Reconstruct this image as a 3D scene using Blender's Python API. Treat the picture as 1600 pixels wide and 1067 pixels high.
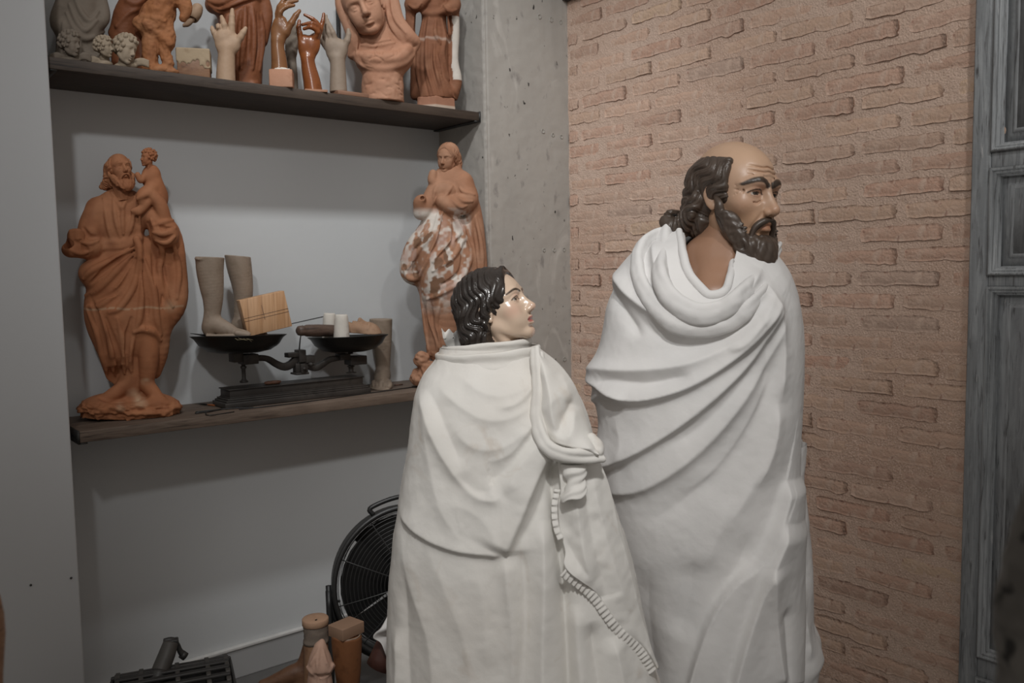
import bpy, math, random
import numpy as np
random.seed(7); rng = np.random.default_rng(7)
for o in list(bpy.data.objects): bpy.data.objects.remove(o)
scene = bpy.context.scene
# ------------------------------------------------------------------ camera (measured: focal length 1340 px on a 1600 px wide frame)
FPX = 1340.2; YAW, PITCH, ROLL = [math.radians(v) for v in (39.094, -4.6695, -0.9658)]
def cam_axes():
    f = np.array([math.sin(YAW) * math.cos(PITCH), math.cos(YAW) * math.cos(PITCH), math.sin(PITCH)])
    r = np.cross(f, [0, 0, 1]); r /= np.linalg.norm(r); u = np.cross(r, f)
    c, s = math.cos(ROLL), math.sin(ROLL); return np.array([c * r + s * u, -s * r + c * u, f])
CM = cam_axes()
def ray(x, y): return ((x - 800) / FPX) * CM[0] - ((y - 533.5) / FPX) * CM[1] + CM[2]
def onX(x, y, X): d = ray(x, y); return d * X / d[0]
def onY(x, y, Y): d = ray(x, y); return d * Y / d[1]
def onZ(x, y, z): d = ray(x, y); return d * z / d[2]
cam = bpy.data.cameras.new('camera'); cam.sensor_fit = 'HORIZONTAL'; cam.sensor_width = 36; cam.lens = FPX * 36 / 1600
cam.clip_start = .05
co = bpy.data.objects.new('camera', cam); scene.collection.objects.link(co); scene.camera = co
from mathutils import Matrix
co.matrix_world = Matrix(((*[float(v[0]) for v in (CM[0], CM[1], -CM[2])], 0), (*[float(v[1]) for v in (CM[0], CM[1], -CM[2])], 0), (*[float(v[2]) for v in (CM[0], CM[1], -CM[2])], 0), (0, 0, 0, 1)))
cam.dof.use_dof = True; cam.dof.focus_distance = 2.25; cam.dof.aperture_fstop = 5.0
# ------------------------------------------------------------------ light: two rows of ceiling spots (placed from the shelf shadows), dim room light, exposure
from mathutils import Vector
W = bpy.data.worlds.new('room_light'); scene.world = W; W.use_nodes = True
W.node_tree.nodes['Background'].inputs['Color'].default_value = (1, .93, .86, 1); W.node_tree.nodes['Background'].inputs['Strength'].default_value = .29
def spot(name, loc, aim, power, size, angle, blend_, col):
    l = bpy.data.lights.new(name, 'SPOT'); l.energy = power; l.shadow_soft_size = size; l.spot_size = math.radians(angle); l.spot_blend = blend_; l.color = col
    o = bpy.data.objects.new(name, l); scene.collection.objects.link(o); o.location = loc
    o.rotation_euler = (Vector(aim) - Vector(loc)).to_track_quat('-Z', 'Y').to_euler(); return o
for pos, aim, watt, size, cone, col in (
        ((-.65, -.39, 1.91), (1.45, 2.1, .40), 75, .09, 48, (.98, .99, 1)), ((-.65, -.39, 1.91), (2.3, 1.4, .20), 64, .09, 46, (1, .985, .96)),
        ((-.65, -.39, 1.91), (.2, 2.5, .60), 52, .09, 40, (.98, .99, 1)), ((-.10, -.39, 1.91), (1.25, 1.45, -.52), 160, .09, 35, (1, .985, .96)),
        ((1.10, -.39, 1.91), (2.3, 1.6, .50), 72, .09, 50, (1, .985, .96)), ((.50, 1.33, 2.15), (1.65, 2.5, .40), 100, .08, 62, (.97, .99, 1)), ((1.30, 1.33, 2.15), (1.75, 2.55, .35), 36, .08, 62, (.97, .99, 1))):
    spot('track_lamp', pos, aim, watt, size, cone, 1, col)
vs = scene.view_settings; vs.view_transform = 'Standard'; vs.look = 'None'; vs.gamma = 1; vs.use_curve_mapping = False; vs.exposure = 0.0
# ------------------------------------------------------------------ sculpting helpers
f32 = np.float32
def smin(a, b, k):
    if k <= 0: return np.minimum(a, b)
    h = np.maximum(k - np.abs(a - b), 0) / k
    return np.minimum(a, b) - h * h * (k * .25)
def spline(P, n=6):
    P = np.asarray(P, float)
    if len(P) < 3: return np.array([P[0] + (P[-1] - P[0]) * t for t in np.linspace(0, 1, n + 1)])
    Q = np.vstack([2 * P[0] - P[1], P, 2 * P[-1] - P[-2]]); out = []
    for i in range(1, len(Q) - 2):
        a, b, c, d = Q[i - 1:i + 3]
        for t in np.arange(n) / n:
            out.append(.5 * (2 * b + (c - a) * t + (2 * a - 5 * b + 4 * c - d) * t * t + (3 * b - a - 3 * c + d) * t ** 3))
    out.append(P[-1]); return np.array(out)
class SDF:
    """distance field on a grid: shapes are joined, cut and blended, then skinned"""
    def __init__(s, lo, hi, h):
        s.h = h; s.lo = np.asarray(lo, float)
        s.n = np.ceil((np.asarray(hi, float) - s.lo) / h).astype(int) + 1
        s.ax = [(s.lo[i] + h * np.arange(s.n[i])).astype(f32) for i in range(3)]
        s.F = np.full(tuple(s.n), 1e3, f32)
    def sl(s, lo, hi):
        r = []
        for i in range(3):
            a = int(np.floor((lo[i] - s.lo[i]) / s.h)); b = int(np.ceil((hi[i] - s.lo[i]) / s.h)) + 1
            a = max(a, 0); b = min(b, s.n[i])
            if b <= a: return None
            r.append(slice(a, b))
        return tuple(r)
    def put(s, S, d, k, op):
        A = s.F[S]
        if op == 'u': s.F[S] = smin(A, d, k)
        elif op == 's': s.F[S] = -smin(-A, d, k)
        elif op == 'i': s.F[S] = -smin(-A, -d, k)
    def grids(s, S, c):
        return (s.ax[0][S[0]] - f32(c[0]))[:, None, None], (s.ax[1][S[1]] - f32(c[1]))[None, :, None], (s.ax[2][S[2]] - f32(c[2]))[None, None, :]
    def ell(s, c, r, k=0., op='u', rot=None):
        r = np.ones(3) * np.asarray(r, float); R_ = max(r) if rot is not None else r
        pad = k + 2 * s.h
        S = s.sl(np.asarray(c) - R_ - pad, np.asarray(c) + R_ + pad)
        if S is None: return s
        X, Y, Z = s.grids(S, c)
        if rot is not None:
            m = np.asarray(rot, f32)     # rows = local axes
            X, Y, Z = [m[i, 0] * X + m[i, 1] * Y + m[i, 2] * Z for i in range(3)]
        x, y, z = (X / f32(r[0])) ** 2, (Y / f32(r[1])) ** 2, (Z / f32(r[2])) ** 2
        k0 = np.sqrt(x + y + z); k1 = np.sqrt(x / f32(r[0] ** 2) + y / f32(r[1] ** 2) + z / f32(r[2] ** 2)) + f32(1e-9)
        s.put(S, k0 * (k0 - 1) / k1, k, op); return s
    def box(s, c, r, k=0., op='u', rot=None, rnd=0.):
        r = np.asarray(r, float); R_ = np.linalg.norm(r) if rot is not None else r
        pad = k + 2 * s.h
        S = s.sl(np.asarray(c) - R_ - pad, np.asarray(c) + R_ + pad)
        if S is None: return s
        X, Y, Z = s.grids(S, c)
        if rot is not None:
            m = np.asarray(rot, f32)
            X, Y, Z = [m[i, 0] * X + m[i, 1] * Y + m[i, 2] * Z for i in range(3)]
        q = [np.abs(v) - f32(r[i] - rnd) for i, v in enumerate((X, Y, Z))]
        d = np.sqrt(sum(np.maximum(v, 0) ** 2 for v in q)) + np.minimum(np.maximum(np.maximum(q[0], q[1]), q[2]), 0) - f32(rnd)
        s.put(S, d, k, op); return s
    def chain(s, P, r, k=0., op='u', n=5, flat=None):
        """a tapering tube through the points; r = list of radii along it; flat=(dir,f): squashed by f along dir"""
        P = np.asarray(P, float); r = np.broadcast_to(np.asarray(r, float), (len(P),)) if np.ndim(r) == 0 else np.asarray(r, float)
        if len(r) != len(P): r = np.interp(np.linspace(0, 1, len(P)), np.linspace(0, 1, len(r)), r)
        if n > 1:
            Q = spline(np.c_[P, r], n); P, r = Q[:, :3], np.maximum(Q[:, 3], 1e-4)
        pad = k + 2 * s.h + r.max()
        S = s.sl(P.min(0) - pad, P.max(0) + pad)
        if S is None: return s
        D = np.full(s.F[S].shape, 1e3, f32); o = [x.start for x in S]
        for i in range(len(P) - 1):
            a, b, ra, rb = P[i], P[i + 1], r[i], r[i + 1]
            p2 = k + 2 * s.h + max(ra, rb)
            T = s.sl(np.minimum(a, b) - p2, np.maximum(a, b) + p2)
            if T is None: continue
            X, Y, Z = s.grids(T, a); ab = (b - a).astype(f32); L = float(ab @ ab) + 1e-12
            t = np.clip((X * ab[0] + Y * ab[1] + Z * ab[2]) / f32(L), 0, 1)
            x, y, z = X - t * ab[0], Y - t * ab[1], Z - t * ab[2]
            q = x * x + y * y + z * z
            if flat is not None:
                u = np.asarray(flat[0], f32); e = x * u[0] + y * u[1] + z * u[2]
                q = q + e * e * f32(1 / flat[1] ** 2 - 1)
            d = np.sqrt(q) - (f32(ra) + t * f32(rb - ra))
            W = tuple(slice(T[j].start - o[j], T[j].stop - o[j]) for j in range(3))
            D[W] = np.minimum(D[W], d)
        s.put(S, D, k, op); return s
    def mesh(s):
        F = s.F; pad = np.pad(F, 1, constant_values=1e3); I = pad < 0
        n = np.array(pad.shape) - 1
        cnt = np.zeros(tuple(n), np.int8)
        for a in (0, 1):
            for b in (0, 1):
                for c in (0, 1): cnt += I[a:a + n[0], b:b + n[1], c:c + n[2]]
        cell = np.argwhere((cnt > 0) & (cnt < 8))
        idx = np.full(tuple(n), -1, np.int32); idx[tuple(cell.T)] = np.arange(len(cell))
        acc = np.zeros((len(cell), 3)); num = np.zeros(len(cell))
        cor = [(a, b, c) for a in (0, 1) for b in (0, 1) for c in (0, 1)]
        val = {c: np.clip(pad[cell[:, 0] + c[0], cell[:, 1] + c[1], cell[:, 2] + c[2]], -50 * s.h, 50 * s.h) for c in cor}
        for c in cor:
            for ax in range(3):
                if c[ax]: continue
                e = list(c); e[ax] = 1; va, vb = val[c], val[tuple(e)]
                m = (va < 0) != (vb < 0); t = np.where(m, va / np.where(m, va - vb, 1), 0)
                p = np.zeros((len(cell), 3)) + np.array(c); p[:, ax] += t
                acc[m] += p[m]; num[m] += 1
        V = (cell + acc / num[:, None] - 1) * s.h + s.lo
        Q = []
        for ax in range(3):
            sl0 = [slice(1, -1)] * 3; sl0[ax] = slice(0, -1); sl1 = list(sl0); sl1[ax] = slice(1, None)
            a, b = I[tuple(sl0)], I[tuple(sl1)]
            e = np.argwhere(a != b); flip = b[tuple(e.T)]
            off = np.ones(3, int); off[ax] = 0; e = e + off
            u, v = (ax + 1) % 3, (ax + 2) % 3
            def at(du, dv):
                q = e.copy(); q[:, u] -= du; q[:, v] -= dv; return idx[q[:, 0], q[:, 1], q[:, 2]]
            f = np.stack([at(1, 1), at(0, 1), at(0, 0), at(1, 0)], 1)
            f[flip] = f[flip][:, ::-1]; Q.append(f)
        Q = np.concatenate(Q); Q = Q[(Q >= 0).all(1)]
        return V, Q
def relax(V, Q, it=1, lam=.5):
    """light Laplacian smoothing of a quad skin"""
    E = np.concatenate([Q[:, [0, 1]], Q[:, [1, 2]], Q[:, [2, 3]], Q[:, [3, 0]]]); n = len(V)
    w = np.bincount(E[:, 0], minlength=n) + np.bincount(E[:, 1], minlength=n)
    for _ in range(it):
        S = np.stack([np.bincount(E[:, 0], V[E[:, 1], i], n) + np.bincount(E[:, 1], V[E[:, 0], i], n) for i in range(3)], 1)
        V = V + lam * (S / np.maximum(w, 1)[:, None] - V)
    return V
def vnoise(P, scale, seed=0):
    """smooth value noise in -1..1 at points P"""
    q = np.asarray(P) / scale + seed * 17.31; i = np.floor(q).astype(np.int64); f = q - i; f = f * f * (3 - 2 * f); r = 0
    def h(a):
        n = (a[:, 0] * 374761393 + a[:, 1] * 668265263 + a[:, 2] * 1274126177 + seed * 974711) & 0x7fffffff
        n = ((n ^ (n >> 13)) * 1274126177) & 0x7fffffff
        return ((n ^ (n >> 16)) & 0xffff) / 32767.5 - 1
    for a in (0, 1):
        for b in (0, 1):
            for c in (0, 1):
                w = (f[:, 0] if a else 1 - f[:, 0]) * (f[:, 1] if b else 1 - f[:, 1]) * (f[:, 2] if c else 1 - f[:, 2])
                r = r + w * h(i + np.array([a, b, c]))
    return r
def vnormals(V, Q):
    n = np.cross(V[Q[:, 2]] - V[Q[:, 0]], V[Q[:, 3]] - V[Q[:, 1]]); N = np.zeros_like(V)
    for i in range(4):
        for j in range(3): N[:, j] += np.bincount(Q[:, i], n[:, j], len(V))
    return N / (np.linalg.norm(N, axis=1)[:, None] + 1e-12)
def join(parts):
    """join [(V,Q,C)] arrays"""
    o = 0; VV, QQ, CC = [], [], []
    for V, Q, C in parts:
        VV.append(V); QQ.append(Q + o); CC.append(C); o += len(V)
    return np.concatenate(VV), np.concatenate(QQ), np.concatenate(CC)
def const(V, c): return np.tile(np.asarray(c, float)[:3], (len(V), 1))
def blend(C, c, w):
    w = np.clip(w, 0, 1)[:, None]; return C * (1 - w) + np.asarray(c)[:3] * w
def dseg(P, pts, n=4):
    """distance of points P to a polyline"""
    L = spline(pts, n) if n > 1 else np.asarray(pts, float); best = np.full(len(P), 1e9)
    for a, b in zip(L[:-1], L[1:]):
        ab = b - a; t = np.clip(((P - a) @ ab) / (ab @ ab + 1e-12), 0, 1)
        best = np.minimum(best, ((P - a - t[:, None] * ab) ** 2).sum(1))
    return np.sqrt(best)
# ------------------------------------------------------------------ meshes and objects
COL = bpy.context.scene.collection
def mesh_data(name, V, Q, mats, C=None, smooth=True, mi=None):
    V = np.asarray(V, f32); Q = np.asarray(Q, np.int32); me = bpy.data.meshes.new(name); k = Q.shape[1]
    me.vertices.add(len(V)); me.vertices.foreach_set('co', V.ravel())
    me.loops.add(Q.size); me.loops.foreach_set('vertex_index', Q.ravel())
    me.polygons.add(len(Q)); me.polygons.foreach_set('loop_start', np.arange(len(Q), dtype=np.int32) * k)
    me.polygons.foreach_set('loop_total', np.full(len(Q), k, np.int32))
    me.polygons.foreach_set('use_smooth', np.full(len(Q), smooth))
    for m in (mats if isinstance(mats, (list, tuple)) else [mats]): me.materials.append(m)
    if mi is not None: me.polygons.foreach_set('material_index', np.asarray(mi, np.int32))
    if C is not None:
        a = me.color_attributes.new('tint', 'FLOAT_COLOR', 'POINT')
        a.data.foreach_set('color', np.c_[C, np.ones(len(C))].astype(f32).ravel())
    me.update(calc_edges=True); me.validate(); return me
def link(name, me, parent=None, loc=None):
    o = bpy.data.objects.new(name, me); COL.objects.link(o)
    if loc is not None: o.location = loc
    if parent is not None: o.parent = parent
    return o
def tag(o, label=None, cat=None, group=None, kind=None):
    if label: o['label'] = label
    if cat: o['category'] = cat
    if group: o['group'] = group
    if kind: o['kind'] = kind
    return o
def thing(name, label, cat, loc, group=None):
    o = bpy.data.objects.new(name, None); o.empty_display_size = .05; COL.objects.link(o); o.location = loc
    return tag(o, label, cat, group)
def part(name, parent, V, Q, mat, C=None, smooth=True, mi=None):
    """world-space vertices become one mesh child of the thing (or a top-level mesh when parent is None)"""
    V = np.asarray(V, float); base = world_of(parent) if parent is not None else np.zeros(3)
    return link(name, mesh_data(name, V - base, Q, mat, C, smooth, mi), parent)
def world_of(o):
    p = np.zeros(3)
    while o is not None: p = p + np.array(o.location); o = o.parent
    return p
def solo(name, label, cat, V, Q, mat, C=None, smooth=True, group=None, kind=None):
    V = np.asarray(V, float); b = np.array([V[:, 0].mean(), V[:, 1].mean(), V[:, 2].min()])
    o = link(name, mesh_data(name, V - b, Q, mat, C, smooth), None, b); return tag(o, label, cat, group, kind)
# simple solids, as (V, Q) arrays
def boxq(c, r, rot=None):
    c, r = np.asarray(c, float), np.asarray(r, float)
    V = np.array([(x, y, z) for x in (-1, 1) for y in (-1, 1) for z in (-1, 1)], float) * r
    if rot is not None: V = V @ np.asarray(rot, float)
    Q = np.array([(0, 1, 3, 2), (4, 6, 7, 5), (0, 4, 5, 1), (2, 3, 7, 6), (0, 2, 6, 4), (1, 5, 7, 3)])
    return V + c, Q
def bevbox(c, r, bev, rot=None, seed=None, jit=0.):
    """box with chamfered edges, quads only"""
    c, r = np.asarray(c, float), np.asarray(r, float); b = np.minimum(bev, r * .49)
    u = [np.array([-r[i], -r[i] + b[i], r[i] - b[i], r[i]]) for i in range(3)]
    V, M = [], {}
    def vid(i, j, k):
        e = [i in (0, 3), j in (0, 3), k in (0, 3)]
        if (i, j, k) not in M:
            p = np.array([u[0][i], u[1][j], u[2][k]])
            ne = sum(e)
            if ne >= 2:
                for a in range(3):
                    if e[a]: p[a] -= np.sign(p[a]) * b[a] * (.293 if ne == 2 else .42)
            M[(i, j, k)] = len(V); V.append(p)
        return M[(i, j, k)]
    Q = []
    for ax in range(3):
        a, d = (ax + 1) % 3, (ax + 2) % 3
        for side in (0, 3):
            for i in range(3):
                for j in range(3):
                    q = []
                    for (p_, q_) in ((i, j), (i + 1, j), (i + 1, j + 1), (i, j + 1)):
                        t = [0, 0, 0]; t[ax] = side; t[a] = p_; t[d] = q_; q.append(vid(*t))
                    Q.append(q if side else q[::-1])
    V = np.array(V)
    if jit: V += np.random.default_rng(seed).normal(0, jit, V.shape)
    if rot is not None: V = V @ np.asarray(rot, float)
    return V + c, np.array(Q)
def tube(P, r, n=10, sp=4, caps=True):
    """tube along a path; quads (caps are shrunk rings)"""
    P = np.asarray(P, float); r = np.asarray(r, float)
    r = np.full(len(P), float(r)) if r.ndim == 0 else np.interp(np.linspace(0, 1, len(P)), np.linspace(0, 1, len(r)), r)
    if sp > 1:
        Q_ = spline(np.c_[P, r], sp); P, r = Q_[:, :3], Q_[:, 3]
    T = np.gradient(P, axis=0); T /= np.linalg.norm(T, axis=1)[:, None] + 1e-12
    u = np.cross(T[0], [0, 0, 1.]);
    if np.linalg.norm(u) < .05: u = np.cross(T[0], [1., 0, 0])
    V = []; a = np.linspace(0, 2 * np.pi, n, endpoint=False)
    if caps: P = np.vstack([P[:1], P, P[-1:]]); T = np.vstack([T[:1], T, T[-1:]]); r = np.r_[r[0] * .02, r, r[-1] * .02]
    for p, t, rr in zip(P, T, r):
        u = u - t * (u @ t); u /= np.linalg.norm(u); v = np.cross(t, u)
        V.append(p + rr * (np.cos(a)[:, None] * u + np.sin(a)[:, None] * v))
    m = len(P); V = np.concatenate(V); i = np.arange(m - 1)[:, None] * n; j = np.arange(n)[None, :]; j2 = (j + 1) % n
    Q = np.stack([i + j, i + j2, i + n + j2, i + n + j], -1).reshape(-1, 4); return V, Q
def lathe(prof, c, ax=(0, 0, 1), n=32, ell=(1, 1)):
    """spin (radius, height) pairs about an axis through c"""
    ax = np.asarray(ax, float); ax /= np.linalg.norm(ax); u = np.cross(ax, [0, 1., 0])
    if np.linalg.norm(u) < .1: u = np.cross(ax, [1., 0, 0])
    u /= np.linalg.norm(u); v = np.cross(ax, u); a = np.linspace(0, 2 * np.pi, n, endpoint=False)
    V = np.concatenate([np.asarray(c) + ax * h + max(r_, 1e-4) * (ell[0] * np.cos(a)[:, None] * u + ell[1] * np.sin(a)[:, None] * v) for r_, h in prof])
    m = len(prof); i = np.arange(m - 1)[:, None] * n; j = np.arange(n)[None, :]; j2 = (j + 1) % n
    return V, np.stack([i + j, i + j2, i + n + j2, i + n + j], -1).reshape(-1, 4)
def jq(*vq):
    """join (V,Q) pairs"""
    o = 0; VV, QQ = [], []
    for V, Q in vq: VV.append(V); QQ.append(Q + o); o += len(V)
    return np.concatenate(VV), np.concatenate(QQ)
def rotm(ax, deg):
    ax = np.asarray(ax, float); ax /= np.linalg.norm(ax); t = np.radians(deg); K = np.array([[0, -ax[2], ax[1]], [ax[2], 0, -ax[0]], [-ax[1], ax[0], 0]])
    return np.eye(3) + np.sin(t) * K + (1 - np.cos(t)) * K @ K
class Frame:
    """local measuring frame at a thing: x, y as read off the photograph (in photo pixels), d toward the viewer,
    turned into metres on an upright plane that stands at the thing's own distance"""
    def __init__(s, x0, y0, p0):
        s.x0, s.y0 = x0, y0; s.p0 = np.asarray(p0, float); r = ray(x0, y0)
        h = np.array([r[0], r[1], 0.]); s.en = -h / np.linalg.norm(h)
        def hit(x, y):
            q = ray(x, y); return q * ((s.p0 @ s.en) / (q @ s.en))
        s.ex = (hit(x0 + 5, y0) - hit(x0 - 5, y0)) / 10; s.ey = (hit(x0, y0 + 5) - hit(x0, y0 - 5)) / 10
        s.s = np.linalg.norm(s.ex)
    def w(s, P):
        """points measured on the thing's upright plane, then moved d toward the viewer"""
        P = np.asarray(P, float); x, y = (P[..., 0:1] - 800) / FPX, (P[..., 1:2] - 533.5) / FPX
        q = x * CM[0] - y * CM[1] + CM[2]; return q * ((s.p0 @ s.en) / (q @ s.en))[..., None] + P[..., 2:3] * s.s * s.en
    def y_at(s, z, x=None):
        a, b = s.y0 - 900., s.y0 + 1500.; x = s.x0 if x is None else x
        for _ in range(60):
            m = (a + b) / 2
            if s.w(np.array([x, m, 0.]))[2] > z: a = m
            else: b = m
        return a
def nearer(pts, d):
    """where a line seen on the page lies when its cloth is d closer than the measuring plane"""
    pts = np.array(pts, float); f = 1 - np.asarray(d, float) / FPX; pts[:, 0] = 800 + (pts[:, 0] - 800) * f; pts[:, 1] = 533.5 + (pts[:, 1] - 533.5) * f; return pts
def turned(yaw, pitch, roll):
    """columns: head axes (side, face, crown) in frame coordinates (x right, y down, d toward viewer); yaw 0 faces the viewer, 90 faces right"""
    a, b, c = np.radians([yaw, pitch, roll])
    f = np.array([np.sin(a) * np.cos(b), -np.sin(b), np.cos(a) * np.cos(b)])
    u = np.array([-np.sin(a) * np.sin(b), -np.cos(b), -np.cos(a) * np.sin(b)])
    s = np.cross(u, f) * -1
    # roll about the face axis
    u2 = u * np.cos(c) + s * np.sin(c); s2 = s * np.cos(c) - u * np.sin(c)
    return np.stack([s2, f, u2], 1)
# ------------------------------------------------------------------ procedural materials
def mat(name, col=(.5, .5, .5), rough=.6, tint=False, var=.0, var2=None, scale=8., bump=0., bscale=60., spec=.5, metal=0., coat=0., coat_r=.1, sss=0., detail=6., rvar=0., extra=None, rnd=0., bdet=4.):
    m = bpy.data.materials.new(name); m.use_nodes = True; nt = m.node_tree; N, L = nt.nodes, nt.links
    b = N['Principled BSDF']; b.inputs['Roughness'].default_value = rough; b.inputs['Metallic'].default_value = metal
    b.inputs['Specular IOR Level'].default_value = spec; b.inputs['Coat Weight'].default_value = coat; b.inputs['Coat Roughness'].default_value = coat_r
    if sss: b.inputs['Subsurface Weight'].default_value = sss; b.inputs['Subsurface Radius'].default_value = (.01, .004, .002); b.inputs['Subsurface Scale'].default_value = .5
    tc = N.new('ShaderNodeTexCoord')
    if tint:
        a = N.new('ShaderNodeAttribute'); a.attribute_name = 'tint'; src = a.outputs['Color']
    else:
        r = N.new('ShaderNodeRGB'); r.outputs[0].default_value = (*col, 1); src = r.outputs[0]
    def mixin(src, fac, c2, mode='MIX'):
        x = N.new('ShaderNodeMix'); x.data_type = 'RGBA'; x.blend_type = mode
        if hasattr(fac, 'is_output'): L.new(fac, x.inputs['Factor'])
        else: x.inputs['Factor'].default_value = fac
        L.new(src, x.inputs['A'])
        if hasattr(c2, 'is_output'): L.new(c2, x.inputs['B'])
        else: x.inputs['B'].default_value = (*c2, 1)
        return x.outputs['Result']
    def noise(sc, det=detail, stretch=None, dist=0.):
        n = N.new('ShaderNodeTexNoise'); n.inputs['Scale'].default_value = sc; n.inputs['Detail'].default_value = det; n.inputs['Distortion'].default_value = dist
        v = tc.outputs['Object']
        if stretch:
            mp = N.new('ShaderNodeMapping'); mp.inputs['Scale'].default_value = stretch; L.new(v, mp.inputs['Vector']); v = mp.outputs['Vector']
        L.new(v, n.inputs['Vector']); return n.outputs['Fac']
    def ramp(f, a, b_):
        r = N.new('ShaderNodeMapRange'); r.inputs['From Min'].default_value = a; r.inputs['From Max'].default_value = b_; L.new(f, r.inputs['Value']); return r.outputs['Result']
    if var:
        src = mixin(src, ramp(noise(scale), .35, .7), var2 if var2 else tuple(c * (1 - var) for c in col), 'MIX' if var2 else 'MULTIPLY') if var2 else mixin(src, ramp(noise(scale), .3, .7), (1 - var,) * 3, 'MULTIPLY')
    if extra: src = extra(N, L, tc, src, mixin, noise, ramp)
    if rnd:
        oi = N.new('ShaderNodeObjectInfo'); hs = N.new('ShaderNodeHueSaturation'); mr = N.new('ShaderNodeMapRange'); mr.inputs['To Min'].default_value = 1 - rnd; mr.inputs['To Max'].default_value = 1 + rnd
        L.new(oi.outputs['Random'], mr.inputs['Value']); L.new(mr.outputs['Result'], hs.inputs['Value']); L.new(src, hs.inputs['Color']); src = hs.outputs['Color']
    L.new(src, b.inputs['Base Color'])
    if rvar: 
        mr = N.new('ShaderNodeMapRange'); mr.inputs['To Min'].default_value = max(rough - rvar, .02); mr.inputs['To Max'].default_value = min(rough + rvar, 1); L.new(noise(scale * 2.3), mr.inputs['Value']); L.new(mr.outputs['Result'], b.inputs['Roughness'])
    if bump:
        bp = N.new('ShaderNodeBump'); bp.inputs['Strength'].default_value = 1; bp.inputs['Distance'].default_value = bump; L.new(noise(bscale, bdet), bp.inputs['Height']); L.new(bp.outputs['Normal'], b.inputs['Normal'])
    return m
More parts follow.
